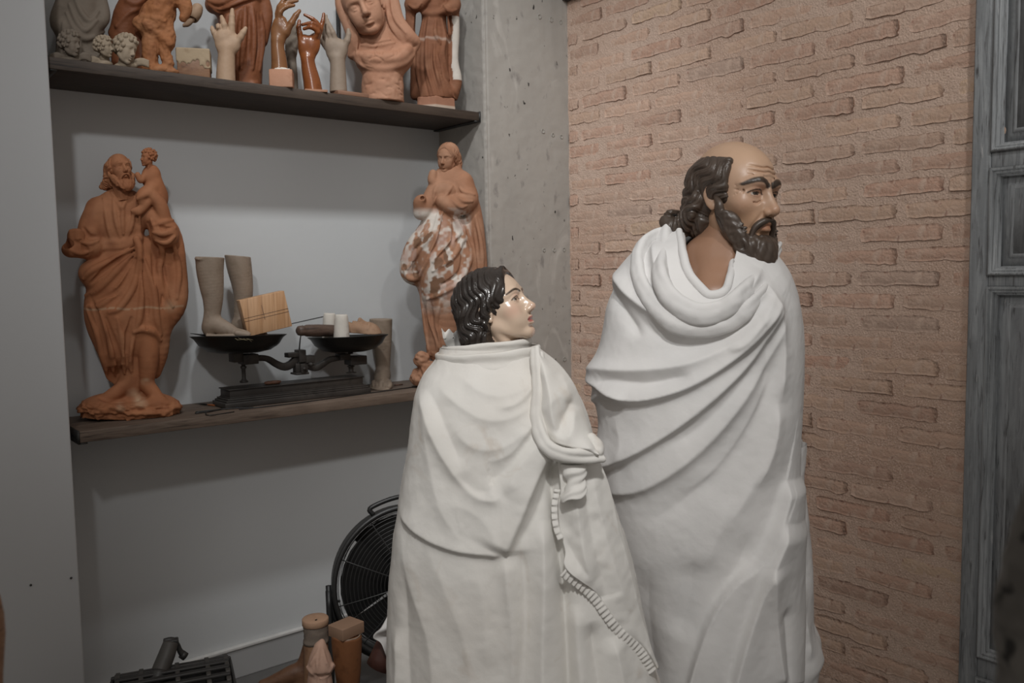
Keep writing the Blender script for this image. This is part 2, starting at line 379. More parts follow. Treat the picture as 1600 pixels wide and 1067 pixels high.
# ------------------------------------------------------------------ heads. One unit is the head's height; x side, y face, z crown
def head_field(h=.0125, fem=.5, child=0., neck=True, eyes='open', mouth=0., old=0., neck_tilt=0., nose=1., lo=(-.5, -.62, -1.05), hi=(.5, .68, .6)):
    S = SDF(lo, hi, h); m = 1 - fem
    S.ell((0, -.07, .135), (.33, .425, .365))
    S.ell((0, .06, .05), (.29, .33, .36), .08)
    S.ell((0, .12, -.16), (.235, .255, .315), .1)                       # face
    for s in (-1, 1):
        S.chain([(s * .205, -.02, -.235), (s * .16, .14, -.36), (s * .045, .275, -.43)], [.075, .07, .062], .09)   # jaw
        S.ell((s * .165, .22, -.1), (.1, .1, .09), .08)                # cheekbone
        if fem > .3 or child: S.ell((s * .14, .235, -.23), (.1, .1, .12), .1)
    S.ell((0, .29, -.435), (.085 + .02 * m, .07, .06), .07)              # chin
    S.ell((0, .30, -.27), (.12, .075, .1), .08)                         # mouth mound
    # eye sockets
    for s in (-1, 1):
        S.ell((s * .135, .395, .005), (.105, .075, .062), .07, 's')
        S.ell((s * .05, .40, .0), (.03, .05, .06), .05, 's')
        S.chain([(s * .045, .335 + .02 * m, .075), (s * .13, .335 + .025 * m, .1), (s * .235, .25, .065)], [.025, .034 + .012 * m, .02], .06)      # brow
        ex, ez = s * .132, -.003
        S.ell((ex, .262, ez), .078, .012)                               # eyeball
        ur = .016 + .004 * old
        if eyes == 'open':
            S.chain([(s * .058, .318, -.012), (s * .09, .343, .026), (s * .135, .345, .037), (s * .18, .322, .024), (s * .212, .285, -.008)], [.01, ur, ur + .003, ur, .01], .018)
            S.chain([(s * .06, .316, -.016), (s * .1, .333, -.036), (s * .145, .333, -.041), (s * .185, .312, -.031), (s * .212, .285, -.008)], [.009, .012, .013, .012, .009], .022)
        else:
            S.ell((ex, .272, ez + .008), (.09, .08, .066), .012)
            S.chain([(s * .058, .322, -.022), (s * .1, .348, -.045), (s * .145, .347, -.05), (s * .185, .325, -.038), (s * .212, .288, -.012)], [.008, .011, .012, .011, .008], .012)
    # nose
    nl = .03 * nose
    S.chain([(0, .345, .06), (0, .378 + nl * .5, -.03), (0, .43 + nl, -.14)], [.03, .031, .04], .05)
    S.chain([(0, .33, .03), (0, .36 + nl * .3, -.08), (0, .39 + nl * .6, -.165)], [.035, .045, .055], .04)
    S.ell((0, .432 + nl, -.158), (.043, .04, .038), .03)
    for s in (-1, 1):
        S.ell((s * .046, .393 + nl * .5, -.178), (.03, .042, .03), .025)
        S.ell((s * .024, .412 + nl * .7, -.206), (.013, .022, .012), .012, 's')
    # lips
    w = .088
    S.ell((0, .375, -.235), (.022, .03, .03), .03, 's')                   # philtrum
    up = [(-w, .322, -.298), (-.045, .37, -.277), (-.014, .39, -.268), (0, .387, -.272), (.014, .39, -.268), (.045, .37, -.277), (w, .322, -.298)]
    S.chain(up, [.01, .022, .024, .022, .024, .022, .01], .02)
    z = -.325 - .03 * mouth
    S.chain([(-w * .9, .322, -.304), (-.04, .366, z), (0, .38, z - .003), (.04, .366, z), (w * .9, .322, -.304)], [.01, .025, .029, .025, .01], .02)
    g = .009 + .022 * mouth
    S.chain([(-w * 1.02, .345, -.3), (-.04, .4, -.299 - .01 * mouth), (0, .408, -.297 - .012 * mouth), (.04, .4, -.299 - .01 * mouth), (w * 1.02, .345, -.3)], [.006, g * .8, g, g * .8, .006], .008, 's')
    S.ell((0, .365, -.378), (.075, .03, .02), .03, 's')
    # ears
    for s in (-1, 1):
        q = rotm((0, 0, 1), s * -18) @ rotm((1, 0, 0), -8)
        S.ell((s * .322, -.04, -.05), (.028, .075, .12), .02, rot=q)
        S.ell((s * .348, -.02, -.06), (.02, .045, .08), .012, 's', rot=q)
        S.chain([(s * .325, .0, -.0), (s * .345, -.03, .045), (s * .352, -.09, .02), (s * .345, -.1, -.06), (s * .33, -.06, -.13)], [.01, .014, .015, .014, .012], .01)
        S.chain([(s * .335, -.06, .0), (s * .338, -.065, -.06), (s * .332, -.03, -.1)], [.009, .012, .01], .01)
        S.ell((s * .318, -.02, -.15), (.024, .03, .034), .02)
        S.ell((s * .318, .025, -.075), (.014, .014, .026), .015)
    if old:
        for s in (-1, 1):
            S.chain([(s * .075, .385, -.18), (s * .125, .345, -.27), (s * .135, .3, -.33)], [.008, .011, .006], .02, 's')
            S.chain([(s * .07, .345, -.07), (s * .13, .345, -.1), (s * .19, .305, -.08)], [.006, .01, .006], .02, 's')
        for i, zz in enumerate((.15, .19, .235)):
            S.chain([(-.2, .3 - i * .012, zz + .01), (-.07, .375 - i * .018, zz - .004), (0, .383 - i * .02, zz + .008), (.07, .375 - i * .018, zz - .004), (.2, .3 - i * .012, zz + .01)], [.003, .008, .007, .008, .003], .02, 's')
        for s in (-1, 1):
            S.chain([(s * .02, .39, .05), (s * .024, .39, .12)], [.006, .006], .015, 's')
            for q in (-.02, .01, .035):
                S.chain([(s * .225, .27, q * .4), (s * .27, .2, q * 1.6)], [.006, .003], .012, 's')
    if neck:
        r = .19 + .035 * m
        S.chain([(0, -.08, -.3), (0, -.11 - neck_tilt * .3, -.62), (0, -.14 - neck_tilt, -1.1)], [r + .01, r, r + .05], .09)
        for s in (-1, 1):
            S.chain([(s * .2, -.06, -.24), (s * .14, .04, -.6), (s * .03, .1, -1.)], [.03, .045, .04], .07)
        if m > .3: S.ell((0, .1, -.62), (.05, .05, .07), .07)
    return S
def face_paint(V, skin, lip=None, blush=None, brow=None, iris=None, old=0.):
    """paint of a carved, polychromed head in head coordinates"""
    C = const(V, skin); A = np.abs(V[:, 0]); M = np.c_[A, V[:, 1], V[:, 2]]
    front = V[:, 1] > .2
    if blush is not None:
        d = np.sqrt(((M - [.19, .25, -.13]) ** 2).sum(1)); C = blend(C, blush, np.clip(1 - d / .15, 0, 1) ** 1.2 * (.75 - .4 * old))
        d = np.sqrt(((M - [.0, .34, -.45]) ** 2).sum(1)); C = blend(C, blush, np.clip(1 - d / .09, 0, 1) * .5)
        d = np.sqrt(((M - [.0, .48, -.17]) ** 2).sum(1)); C = blend(C, blush, np.clip(1 - d / .1, 0, 1) * .35)
        d = np.sqrt(((M - [.13, .36, .03]) ** 2).sum(1)); C = blend(C, blush, np.clip(1 - d / .1, 0, 1) * .4)
    if lip is not None:
        d = np.minimum(dseg(M, [(0, .395, -.277), (.045, .375, -.283), (.085, .325, -.3)]), dseg(M, [(0, .385, -.322), (.04, .37, -.322), (.08, .325, -.303)]))
        C = blend(C, lip, np.clip((.03 - d) / .008, 0, 1))
        d = dseg(M, [(0, .38, -.3), (.045, .37, -.3), (.085, .32, -.3)]); C = blend(C, np.array(lip) * .25, np.clip((.012 - d) / .006, 0, 1))
    F2 = np.c_[A, np.zeros(len(V)), V[:, 2]]; flat = lambda L: [(x, 0, z) for x, y, z in L]
    if brow is not None:
        b = [(.04, .37, .088), (.1, .375, .108), (.17, .34, .112), (.25, .24, .08)] if not old else [(.035, .39, .075), (.1, .385, .115), (.18, .34, .112), (.255, .24, .065)]
        d = dseg(F2, flat(b)); w = (.021 + .012 * old) * (1 - .5 * np.clip((A - .1) / .16, 0, 1)); C = blend(C, brow, np.clip((w - d) / .01 + .3, 0, 1) * front)
    if iris is not None:
        e = np.sqrt(((M - [.132, .262, -.003]) ** 2).sum(1)); ball = (np.abs(e - .078) < .007) & front & (A > .06) & (A < .212) & (np.abs(V[:, 2]) < .034)
        C[ball] = (.50, .45, .40)
        dx = np.c_[V[:, 0] - np.sign(V[:, 0]) * .134, V[:, 2] - .006]; r = np.sqrt((dx ** 2).sum(1))
        C[ball & (r < .040)] = iris; C[ball & (r < .02)] = (.005, .004, .004)
        d = dseg(F2, flat([(.06, 0, -.012), (.09, 0, .02), (.135, 0, .028), (.18, 0, .017), (.216, 0, -.008)])); C = blend(C, (.03, .018, .012), np.clip((.009 - d) / .005, 0, 1) * front)
        d = dseg(F2, flat([(.07, 0, -.02), (.1, 0, -.036), (.145, 0, -.04), (.19, 0, -.028)])); C = blend(C, (.22, .11, .08), np.clip((.007 - d) / .006, 0, 1) * front * .6)
    return C
def strand(S, P, r, k, amp=.02, waves=3., ph=0., side=None, n=9):
    """a wavy lock of carved hair"""
    Q = spline(P, max(2, n // (len(P) - 1))); t = np.linspace(0, 1, len(Q)); T = np.gradient(Q, axis=0); T /= np.linalg.norm(T, axis=1)[:, None] + 1e-9
    u = np.cross(T, Q - np.array([0, -.07, .05]) if side is None else side); u /= np.linalg.norm(u, axis=1)[:, None] + 1e-9
    Q = Q + u * (amp * np.sin(2 * np.pi * waves * t + ph) * np.sin(np.pi * np.clip(t * 1.2, 0, 1)) ** .5)[:, None]
    rr = np.interp(t, np.linspace(0, 1, len(r)), r); S.chain(Q, rr, k, n=1)

def cran(az, el, g=1.0):
    """point on the skull: az 0 = face, 90 = side; el = height angle; g grows it"""
    a, e = np.radians(az), np.radians(el); d = np.array([np.sin(a) * np.cos(e), np.cos(a) * np.cos(e), np.sin(e)])
    r = np.array([.33, .425, .365]) if e > 0 else np.array([.33, .425, .40])
    return np.array([0, -.07, .135]) + g * d / np.linalg.norm(d / r)
def locks(V, Q, q, d, fine=3.1, fd=.35):
    """carves rounded locks with sharp grooves between them; q counts locks across the flow"""
    N = vnormals(V, Q); h = np.abs(np.sin(np.pi * q)) ** .7 - .6 + fd * (np.abs(np.sin(np.pi * (q * fine + .3 * np.sin(q * 5)))) ** .8 - .6)
    return V + N * (d * h)[:, None]
def flow_bob(V, n=8., wav=.17, amp=.42):
    y = V[:, 1] + .07; l = np.sqrt(V[:, 0] ** 2 + np.maximum(V[:, 2] - .1, 0) ** 2); ph = np.arctan2(l, y)
    s = V[:, 2] + .25 * np.abs(V[:, 0]); w = np.clip((.47 - V[:, 2]) / .25, 0, 1)
    return ph * n / np.pi * 2 * .5 * 2 + w * amp * np.sin(2 * np.pi * s / wav / 1.0 + 2.2 * ph) + .5 * vnoise(V, .22, 3)
def bob_hair(h=.0105, length=.62, lo=(-.62, -.75, -.95), hi=(.62, .62, .62), n=7., depth=.03, wav=.34, amp=.5):
    """parted, wavy hair falling to the nape"""
    S = SDF(lo, hi, h)
    S.ell((0, -.075, .15), (.365, .46, .395))
    S.ell((0, .50, -.12), (.33, .38, .54), .04, 's', rot=rotm((1, 0, 0), -8))       # frees the face
    for s in (-1, 1):
        S.chain([(s * .2, -.24, 0), (s * .2, -.29, -.3), (s * .16, -.28, -length + .1)], [.2, .2, .13], .06)
        S.chain([(s * .03, .25, .44), (s * .2, .21, .30), (s * .31, .10, .12), (s * .335, -.02, -.02), (s * .31, -.1, -.2)], [.03, .05, .055, .055, .05], .03)
    S.ell((0, -.36, -.25), (.27, .2, .42), .08)
    for s in (-1, 1):
        for i in range(7):
            t = i / 6; S.chain([(s * (.32 - .24 * t), -.16 - .30 * t, -.3), (s * (.31 - .23 * t), -.2 - .3 * t, -length + .12), (s * (.27 - .2 * t), -.22 - .22 * t, -length - .03 * (i % 2))], [.06, .055, .02], .03)
    S.ell((0, .03, .53), (.006, .5, .06), .03, 's')                                  # parting
    V, Q = S.mesh(); V = relax(V, Q, 1); fr_ = np.clip((.24 - V[:, 1]) / .2, .25, 1); return locks(V, Q, flow_bob(V, n, wav, amp), depth * fr_), Q
def bald_hair(h=.0105, seed=2, lo=(-.62, -.98, -.85), hi=(.62, .62, .62), depth=.03):
    """long wavy hair around a bald crown, flicked out at the nape"""
    S = SDF(lo, hi, h); r = np.random.default_rng(seed)
    S.ell((0, -.08, .10), (.385, .475, .33))
    S.ell((0, .02, .52), (.30, .52, .24), .04, 's')
    S.ell((0, .42, .0), (.5, .34, .62), .05, 's', rot=rotm((1, 0, 0), -12))
    for s in (-1, 1):
        S.ell((s * .18, -.3, -.15), (.17, .2, .3), .08)
        S.chain([(s * .29, .12, .27), (s * .325, .07, .1), (s * .335, .0, -.03)], [.04, .055, .04], .04)
        for i in range(8):
            t = i / 7
            P = [(s * (.34 - .22 * t), -.20 - .2 * t, -.08), (s * (.35 - .2 * t), -.30 - .12 * t, -.24), (s * (.36 - .2 * t), -.40 - .08 * t, -.34 + .02 * r.normal()), (s * (.39 - .2 * t), -.50 - .05 * t, -.35 + .02 * r.normal()), (s * (.38 - .2 * t), -.56 - .05 * t, -.27 + .02 * r.normal()), (s * (.37 - .2 * t), -.52, -.22)]
            S.chain(P, [.07, .075, .07, .065, .05, .025], .025)
    S.ell((0, -.36, .0), (.25, .17, .3), .08)
    V, Q = S.mesh(); V = relax(V, Q, 1)
    x, y, z = np.abs(V[:, 0]), V[:, 1], V[:, 2]; ph = np.arctan2(x, y + .07)
    low = np.clip((-.25 - y) / .2, 0, 1) * np.clip((-.05 - z) / .2, 0, 1)
    u = (y * .72 - z * .5) * (1 - low) + low * (z * .9 + .35 * y); al = -.6 * y - .8 * z
    q = u * 9 + .36 * np.sin(2 * np.pi * al / .3 + 3 * x) + .5 * vnoise(V, .2, 4)
    return locks(V, Q, q, depth * np.clip((.33 - z) / .12, .12, 1) * np.clip((.24 - y) / .14, .2, 1)), Q
def beard(h=.010, seed=3, lo=(-.5, -.3, -.95), hi=(.5, .68, .1), long_=1.0):
    S = SDF(lo, hi, h); r = np.random.default_rng(seed)
    for s in (-1, 1):
        S.chain([(s * .31, .03, -.08), (s * .285, .06, -.22), (s * .21, .15, -.38), (s * .1, .27, -.5)], [.03, .055, .085, .1], .04)
        for i in range(10):                               # curling locks along the jaw
            t = i / 9; z0 = -.06 - .24 * t; q = .045 * np.sin(i * 2.2)
            P = [(s * (.335 - .06 * t), .02 + .12 * t, z0), (s * (.345 - .10 * t), .08 + .12 * t, z0 - .09), (s * (.30 - .08 * t), .15 + .12 * t, z0 - .17 + q), (s * (.255 - .1 * t), .22 + .11 * t, z0 - .22 - .06 * t), (s * (.24 - .14 * t), .29 + .08 * t, z0 - .24 - .08 * t - q)]
            strand(S, P, [.02, .038, .042, .038, .014], .012, .03, 1.6, i * 1.3, side=(s, 0, 0), n=30)
            strand(S, [np.array(p) + [s * .014, .02, -.03] for p in P], [.01, .02, .024, .02, .01], .008, .035, 2.0, i * 2.1 + 1, side=(s, 0, 0), n=30)
        S.chain([(s * .02, .405, -.245), (s * .07, .39, -.262), (s * .125, .345, -.32), (s * .15, .31, -.42)], [.022, .034, .032, .02], .02)   # moustache
        for q in (0, 1, 2): S.chain([(s * (.015 + .01 * q), .428 - .012 * q, -.24 - .006 * q), (s * .075, .412 - .014 * q, -.255 - .016 * q), (s * .135, .362 - .01 * q, -.315 - .02 * q), (s * .165, .33, -.40 - .02 * q)], [.008, .013, .013, .008], .008)
    S.ell((0, .30, -.5), (.13, .11, .12 * long_), .05)
    for i in range(14):
        a = (i / 13 - .5) * 2; y = .40 - .1 * a * a
        P = [(a * .13, y - .02, -.40 - .02 * (i % 2)), (a * .15, y + .03, -.48), (a * .12, y + .03, -.56 - .05 * long_), (a * .06, y - .02, -.64 - .06 * long_ + .02 * (i % 3))]
        strand(S, P, [.022, .04, .042, .02], .016, .03, 1.6, i * 1.9, side=(0, 1, 0), n=24)
    S.ell((0, .47, -.34), (.06, .1, .035), .02, 's')
    return S
# ------------------------------------------------------------------ the room
XB, YF, YW, XS, XL = 2.4, 2.569, 2.872, 1.977, .523      # brick wall, pillar fronts, niche back, pillar side, left pier edge
ZF, ZT = -1.40, 1.75
def structure(name, V, Q, m, C=None, smooth=False, parent=None):
    o = part(name, parent, V, Q, m, C, smooth)
    if parent is None: o['kind'] = 'structure'
    return o
def ab(x0, x1, y0, y1, z0, z1, bev=0.):
    c = [(x0 + x1) / 2, (y0 + y1) / 2, (z0 + z1) / 2]; r = [(x1 - x0) / 2, (y1 - y0) / 2, (z1 - z0) / 2]
    return bevbox(c, r, bev) if bev else boxq(c, r)
m_plaster = mat('painted_plaster', (.60, .615, .62), .75, var=.06, scale=1.5, bump=.0006, bscale=40)
m_pier = mat('painted_pier', (.53, .54, .55), .7, var=.05, scale=1.5, bump=.0005, bscale=50)
m_floor = mat('concrete_floor', (.16, .155, .15), .7, var=.3, scale=5, bump=.001, bscale=20)
m_base = mat('baseboard_paint', (.42, .42, .42), .5, var=.1, scale=6)
structure('floor', *ab(-3, 3.2, -2.2, 3.2, ZF - .1, ZF), m_floor)
structure('wall_back', *ab(XL - .3, XS + .1, YW, YW + .15, ZF, ZT), m_plaster)
structure('wall_left', *ab(-3, XL, YF, YW + .15, ZF, ZT, .004), m_pier)
structure('baseboard_back', *ab(XL, XS, YW - .014, YW, ZF, -1.287, .004), m_base)
part('lit_top_edge', bpy.data.objects['baseboard_back'], *ab(XL, XS, YW - .020, YW, -1.296, -1.284, .003), mat('baseboard_lit_edge', (.66, .65, .63), .6, var=.15, scale=30))  # paler strip: light from above on the baseboard top, put into its colour
for i, (x, y) in enumerate(((48, 914), (111, 903))):      # old nail heads left in the pier
    p = onY(x, y, YF); V, Q = lathe([(.0, .0035), (.0025, .003), (.0032, .001), (.0032, -.004)], p, (0, -1, 0), 10)
    part('nail_head', bpy.data.objects['wall_left'], V, Q, mat('nail', (.03, .03, .03), .5) if not i else bpy.data.materials['nail'])
# concrete pillar in the corner, with board marks, pits and tie holes
def conc_extra(N, L, tc, src, mixin, noise, ramp):
    n = noise(3.2, 8, (1, 1, .35), .6); src = mixin(src, ramp(n, .35, .72), (.41, .385, .35))
    n = noise(26, 4, (1, 1, .6)); src = mixin(src, ramp(n, .62, .72), (.26, .243, .225))
    n = noise(55, 2, (1, 1, .55)); src = mixin(src, ramp(n, .73, .75), (.03, .027, .025))
    n = noise(9, 8, (1, 1, .5), 1.); return mixin(src, ramp(n, .6, .7), (.45, .425, .39))
m_conc = mat('cast_concrete', (.335, .315, .288), .85, extra=conc_extra, bump=.0012, bscale=30)
def grid(u, v, f):
    U, Vv = np.meshgrid(u, v, indexing='ij'); P = f(U.ravel(), Vv.ravel()); n, m = len(u), len(v)
    i = np.arange(n - 1)[:, None] * m; j = np.arange(m - 1)[None, :]
    return P, np.stack([i + j, i + m + j, i + m + j + 1, i + j + 1], -1).reshape(-1, 4)
zz = np.linspace(ZF, ZT, 420)
us = np.r_[np.linspace(-.31, -.02, 40), np.linspace(-.018, .02, 20), np.linspace(.022, XB - XS + .02, 50)]
def pil(u, z):
    x = np.where(u < 0, XS, XS + u); y = np.where(u < 0, YF - u, YF)
    P = np.c_[x, y, z]; nb = vnoise(P, .03, 3) * .0012 + vnoise(P, .009, 4) * .0006
    e = np.exp(-(u / .006) ** 2); ragged = vnoise(np.c_[z * 0, z * 0, z], .012, 5) * .5 + vnoise(np.c_[z * 0, z * 0, z], .004, 6) * .5
    d = nb + e * (.004 + .005 * np.maximum(ragged, -.3)) * 1.0 + np.exp(-((u - .012) / .004) ** 2) * .0025
    P[:, 0] += np.where(u < 0, d, d * .5 * e); P[:, 1] += np.where(u < 0, d * e, d); return P
V, Q = grid(us, zz, pil)
structure('wall_pillar', V, Q[:, ::-1], m_conc, smooth=True)
PIL = bpy.data.objects['wall_pillar']; m_mark = mat('tie_hole_rim', (.42, .40, .36), .85, var=.5, scale=150, bump=.001, bscale=150)
for (x, y) in ((843, 26), (861, 31), (876, 35), (848, 205), (864, 211), (877, 214), (850, 391), (866, 391), (881, 390), (867, 563), (882, 561)):
    p = onY(x, y, YF); a = np.random.default_rng(x).uniform(.8, 1.15)
    V, Q = lathe([(.0001, .003), (.003 * a, .0028), (.0045 * a, .0008), (.0065 * a, -.0022), (.0085 * a, -.0024), (.0105 * a, .003)], p, (0, 1, 0), 14)
    V += np.random.default_rng(y).normal(0, .0006, V.shape); part('formwork_mark', PIL, V, Q, m_mark)
# brick wall: mortar bed with single bricks
def mort_extra(N, L, tc, src, mixin, noise, ramp):
    src = mixin(src, ramp(noise(2.2, 4), .4, .66), (.52, .36, .275)); src = mixin(src, ramp(noise(220, 2), .5, .68), (.68, .51, .42)); return mixin(src, ramp(noise(120, 3), .62, .74), (.42, .285, .22))
MORT = (.575, .43, .345)
m_mort = mat('lime_mortar', MORT, .9, extra=mort_extra, bump=.0034, bscale=170)
Y0, Y1 = 1.0, YF
def mort(y, z):
    P = np.c_[np.full_like(y, XB), y, z]; c = np.abs(((z - .007) / .0635 + .5) % 1 - .5)
    P[:, 0] += .0010 * vnoise(P, .02, 1) + .0013 * vnoise(P, .008, 2) + .002 * vnoise(P, .12, 8); return P
V, Q = grid(np.linspace(YF + .02, .95, 250), np.linspace(ZF, 1.15, 400), mort)
structure('wall_right', V, Q[:, ::-1], m_mort, smooth=True); WR = bpy.data.objects['wall_right']
m_bricks = []
for i, c in enumerate(((0.507, 0.332, 0.252), (0.493, 0.313, 0.235), (0.541, 0.376, 0.282), (0.473, 0.318, 0.245), (0.527, 0.359, 0.272), (0.5, 0.349, 0.269), (0.554, 0.396, 0.286), (0.459, 0.332, 0.265))):
    def bex(N, L, tc, src, mixin, noise, ramp):
        src = mixin(src, ramp(noise(16, 6, None, 1.), .46, .70), MORT); src = mixin(src, ramp(noise(70, 4), .6, .76), (.62, .46, .37)); return mixin(src, ramp(noise(45, 3), .62, .74), (.34, .2, .15))
    m_bricks.append(mat('handmade_brick_%d' % i, c, .85, extra=bex, bump=.0034, bscale=120, rnd=.07))
def brick_shape(L, H, seed):
    r = np.random.default_rng(seed); nu, nv = 15, 6
    u = np.linspace(-1, 1, nu); v = np.linspace(-1, 1, nv); U, Vv = np.meshgrid(u, v, indexing='ij')
    lo_ = np.interp(u, np.linspace(-1, 1, 9), r.normal(0, .09, 9)) + r.normal(0, .05, nu); hi_ = np.interp(u, np.linspace(-1, 1, 7), r.normal(0, .08, 7)) + r.normal(0, .03, nu)
    y = U * L / 2 + (np.abs(U) > .95) * r.normal(0, .002, U.shape); z = np.where(Vv < 0, Vv * (1 - lo_[:, None]), Vv * (1 - hi_[:, None])) * H / 2
    corner = np.maximum(np.abs(U) - .8, 0) / .2; z = z * (1 - .22 * corner ** 2 * r.uniform(.3, 1.3))
    edge = np.maximum(np.abs(U) ** 14, np.abs(Vv) ** 6 * np.where(Vv < 0, .6, 1.35))
    x = -(.0052 + r.normal(0, .0007, U.shape)) * (1 - np.clip(edge, 0, 1.25) * .85) + r.normal(0, .0005)
    x -= .0016 * U * r.normal() + .0012 * Vv * r.normal()
    P = np.c_[x.ravel(), y.ravel(), z.ravel()]; i = np.arange(nu - 1)[:, None] * nv; j = np.arange(nv - 1)[None, :]
    Q = np.stack([i + j, i + nv + j, i + nv + j + 1, i + j + 1], -1).reshape(-1, 4)
    ring = [k * nv for k in range(nu)] + [(nu - 1) * nv + k for k in range(1, nv)] + [k * nv + nv - 1 for k in range(nu - 2, -1, -1)] + [k for k in range(nv - 2, 0, -1)]
    B = P[ring].copy(); B[:, 0] = .012; n0 = len(P); m_ = len(ring); k = np.arange(m_)
    return np.vstack([P, B]), np.vstack([Q, np.stack([np.array(ring)[k], n0 + k, n0 + (k + 1) % m_, np.array(ring)[(k + 1) % m_]], 1)[:, ::-1]])
rb = np.random.default_rng(11); meshes = {}
full = [[mesh_data('brick', *brick_shape(.240, .043, s * 9 + mi), m_bricks[mi]) for s in range(3)] for mi in range(8)]
half = [[mesh_data('brick', *brick_shape(.09, .042, 500 + s * 9 + mi), m_bricks[mi]) for s in range(2)] for mi in range(8)]
for k in range(-22, 17):
    zc = .007 + .0635 * k + .0195
    j0 = 1.335 if k % 2 else 1.2
    for n in range(-2, 6):
        a = j0 + .2605 * n + rb.normal(0, .004); b = a + .2605
        if b < Y0 + .03 or a > YF - .02: continue
        mi = int(rb.choice(8, p=[.22, .1, .2, .08, .2, .1, .06, .04]))
        yc = (a + b) / 2; src = full[mi][int(rb.integers(3))]; sy = 1.
        lo_, hi_ = max(a + .012, .9), min(b - .012, YF - .006)
        if hi_ - lo_ < .03: continue
        if hi_ - lo_ < .2: yc = (lo_ + hi_) / 2; sy = (hi_ - lo_) / .09; src = half[mi][int(rb.integers(2))]
        if sy > 1.5: sy = (hi_ - lo_) / .236; src = full[mi][int(rb.integers(3))]
        o = link('brick', src, WR, (XB + rb.uniform(-.001, .0035), yc, zc + rb.normal(0, .0015)))
        o.scale = (1, sy * (1 if rb.random() < .5 or sy != 1 else rb.uniform(.95, 1.02)), rb.uniform(.92, 1.08)); o.rotation_euler = (rb.normal(0, .006), 0, rb.normal(0, .004))
# dark steel beam on top of the brick wall
m_steel = mat('dark_steel', (.05, .047, .044), .5, var=.3, scale=12)
structure('trim_1', *ab(XB - .03, XB + .05, .6, YF, 1.063, 1.20, .004), m_steel)
# shelves: dark planks let into the niche, with end brackets
def wood_extra(dk, lt, sx=(1.2, 14, 14)):
    def f(N, L, tc, src, mixin, noise, ramp):
        src = mixin(src, ramp(noise(6, 8, sx, 1.5), .38, .66), lt); src = mixin(src, ramp(noise(14, 6, (.6, 9, 9), .5), .58, .7), dk); return mixin(src, ramp(noise(3, 5), .5, .75), tuple(c * 1.25 for c in lt))
    return f
m_shelf = mat('dark_stained_plank', (.042, .029, .021), .65, extra=wood_extra((.018, .012, .009), (.064, .045, .033)), bump=.0012, bscale=30)
m_shelf2 = mat('dusty_plank', (.10, .069, .05), .7, extra=wood_extra((.04, .026, .019), (.15, .11, .083)), bump=.0012, bscale=30)
m_iron = mat('black_iron', (.02, .019, .018), .5, var=.3, scale=20)
ZS1, ZS2, TH = .594, -.42, .032
def shelf(name, label, z, x0, x1, y0, m, br):
    t = thing(name, label, 'shelf', ((x0 + x1) / 2, (y0 + YW) / 2, z - TH))
    n = 60; u = np.linspace(x0, x1, n)
    V, Q = ab(x0, x1, y0, YW - .003, z - TH, z, .002); part('plank', t, V, Q, m)
    for bx in br:
        s = 1 if bx > (x0 + x1) / 2 else -1
        V, Q = jq(ab(bx - .002, bx + .002, y0 - .003, YW, z - TH - .004, z + .002), ab(min(bx, bx - s * .022), max(bx, bx - s * .022), y0 + .0, YW, z - TH - .0045, z - TH - .0005))
        part('end_bracket', t, V, Q, m_iron)
    return t
shelf('wall_shelf', 'long dark plank shelf at the top, crowded with clay hands and statues', ZS1, XL + .005, XS - .006, 2.597, m_shelf, (XS - .004, XL + .004))
shelf('wall_shelf', 'lower dusty brown plank shelf carrying the old balance scale', ZS2, XL + .022, XS - .006, 2.569, m_shelf2, (XS - .004, XL + .02))
# carved grey-blue wooden door on the right
def door_extra(N, L, tc, src, mixin, noise, ramp):
    src = mixin(src, ramp(noise(9, 8, (8, 8, .7), 1.), .42, .7), (.35, .37, .385)); src = mixin(src, ramp(noise(22, 6, (6, 6, .5), .8), .56, .72), (.085, .085, .088)); return mixin(src, ramp(noise(30, 4, (3, 3, .4)), .66, .74), (.42, .425, .43))
m_door = mat('worn_grey_blue_paint', (.235, .25, .262), .55, extra=door_extra, bump=.0012, bscale=60)
m_doorp = mat('worn_grey_panel_paint', (.26, .272, .284), .55, extra=door_extra, bump=.0012, bscale=60)
DX = 2.372; DY = onX(1511, 500, DX)[1]
D = thing('door_1', 'carved grey-blue wooden door with worn paint and framed panels, right of the bricks', None, (DX, DY - .3, ZF)); D['kind'] = 'structure'
def dz(y): return onX(1560, y, DX)[2]
def dy(x, y=400): return onX(x, y, DX)[1]
zt = ZT
ys = dy(1547, 300)
rails = [(dz(262), dz(236)), (dz(448), dz(430)), (dz(1068), dz(1036)), (ZF, ZF + .05)]
part('stile', D, *ab(DX, DX + .05, ys, DY, ZF, zt, .005), m_door)
for z0, z1 in rails: part('rail', D, *ab(DX + .002, DX + .05, DY - .75, ys, z0, z1, .003), m_door)
spans = [(rails[0][1], zt), (rails[1][1], rails[0][0]), (rails[2][1], rails[1][0]), (rails[3][1], rails[2][0])]
def moulding(y1, y0, z0, z1, prof):
    """mitred moulding around a panel: prof = (inset, x) steps"""
    V = []; 
    for ins, x in prof:
        for (a, b) in ((y1 - ins, z0 + ins), (y0 + ins, z0 + ins), (y0 + ins, z1 - ins), (y1 - ins, z1 - ins)): V.append((x, a, b))
    n = len(prof); Q = [(i * 4 + j, i * 4 + (j + 1) % 4, i * 4 + 4 + (j + 1) % 4, i * 4 + 4 + j) for i in range(n - 1) for j in range(4)]
    return np.array(V), np.array(Q)[:, ::-1]
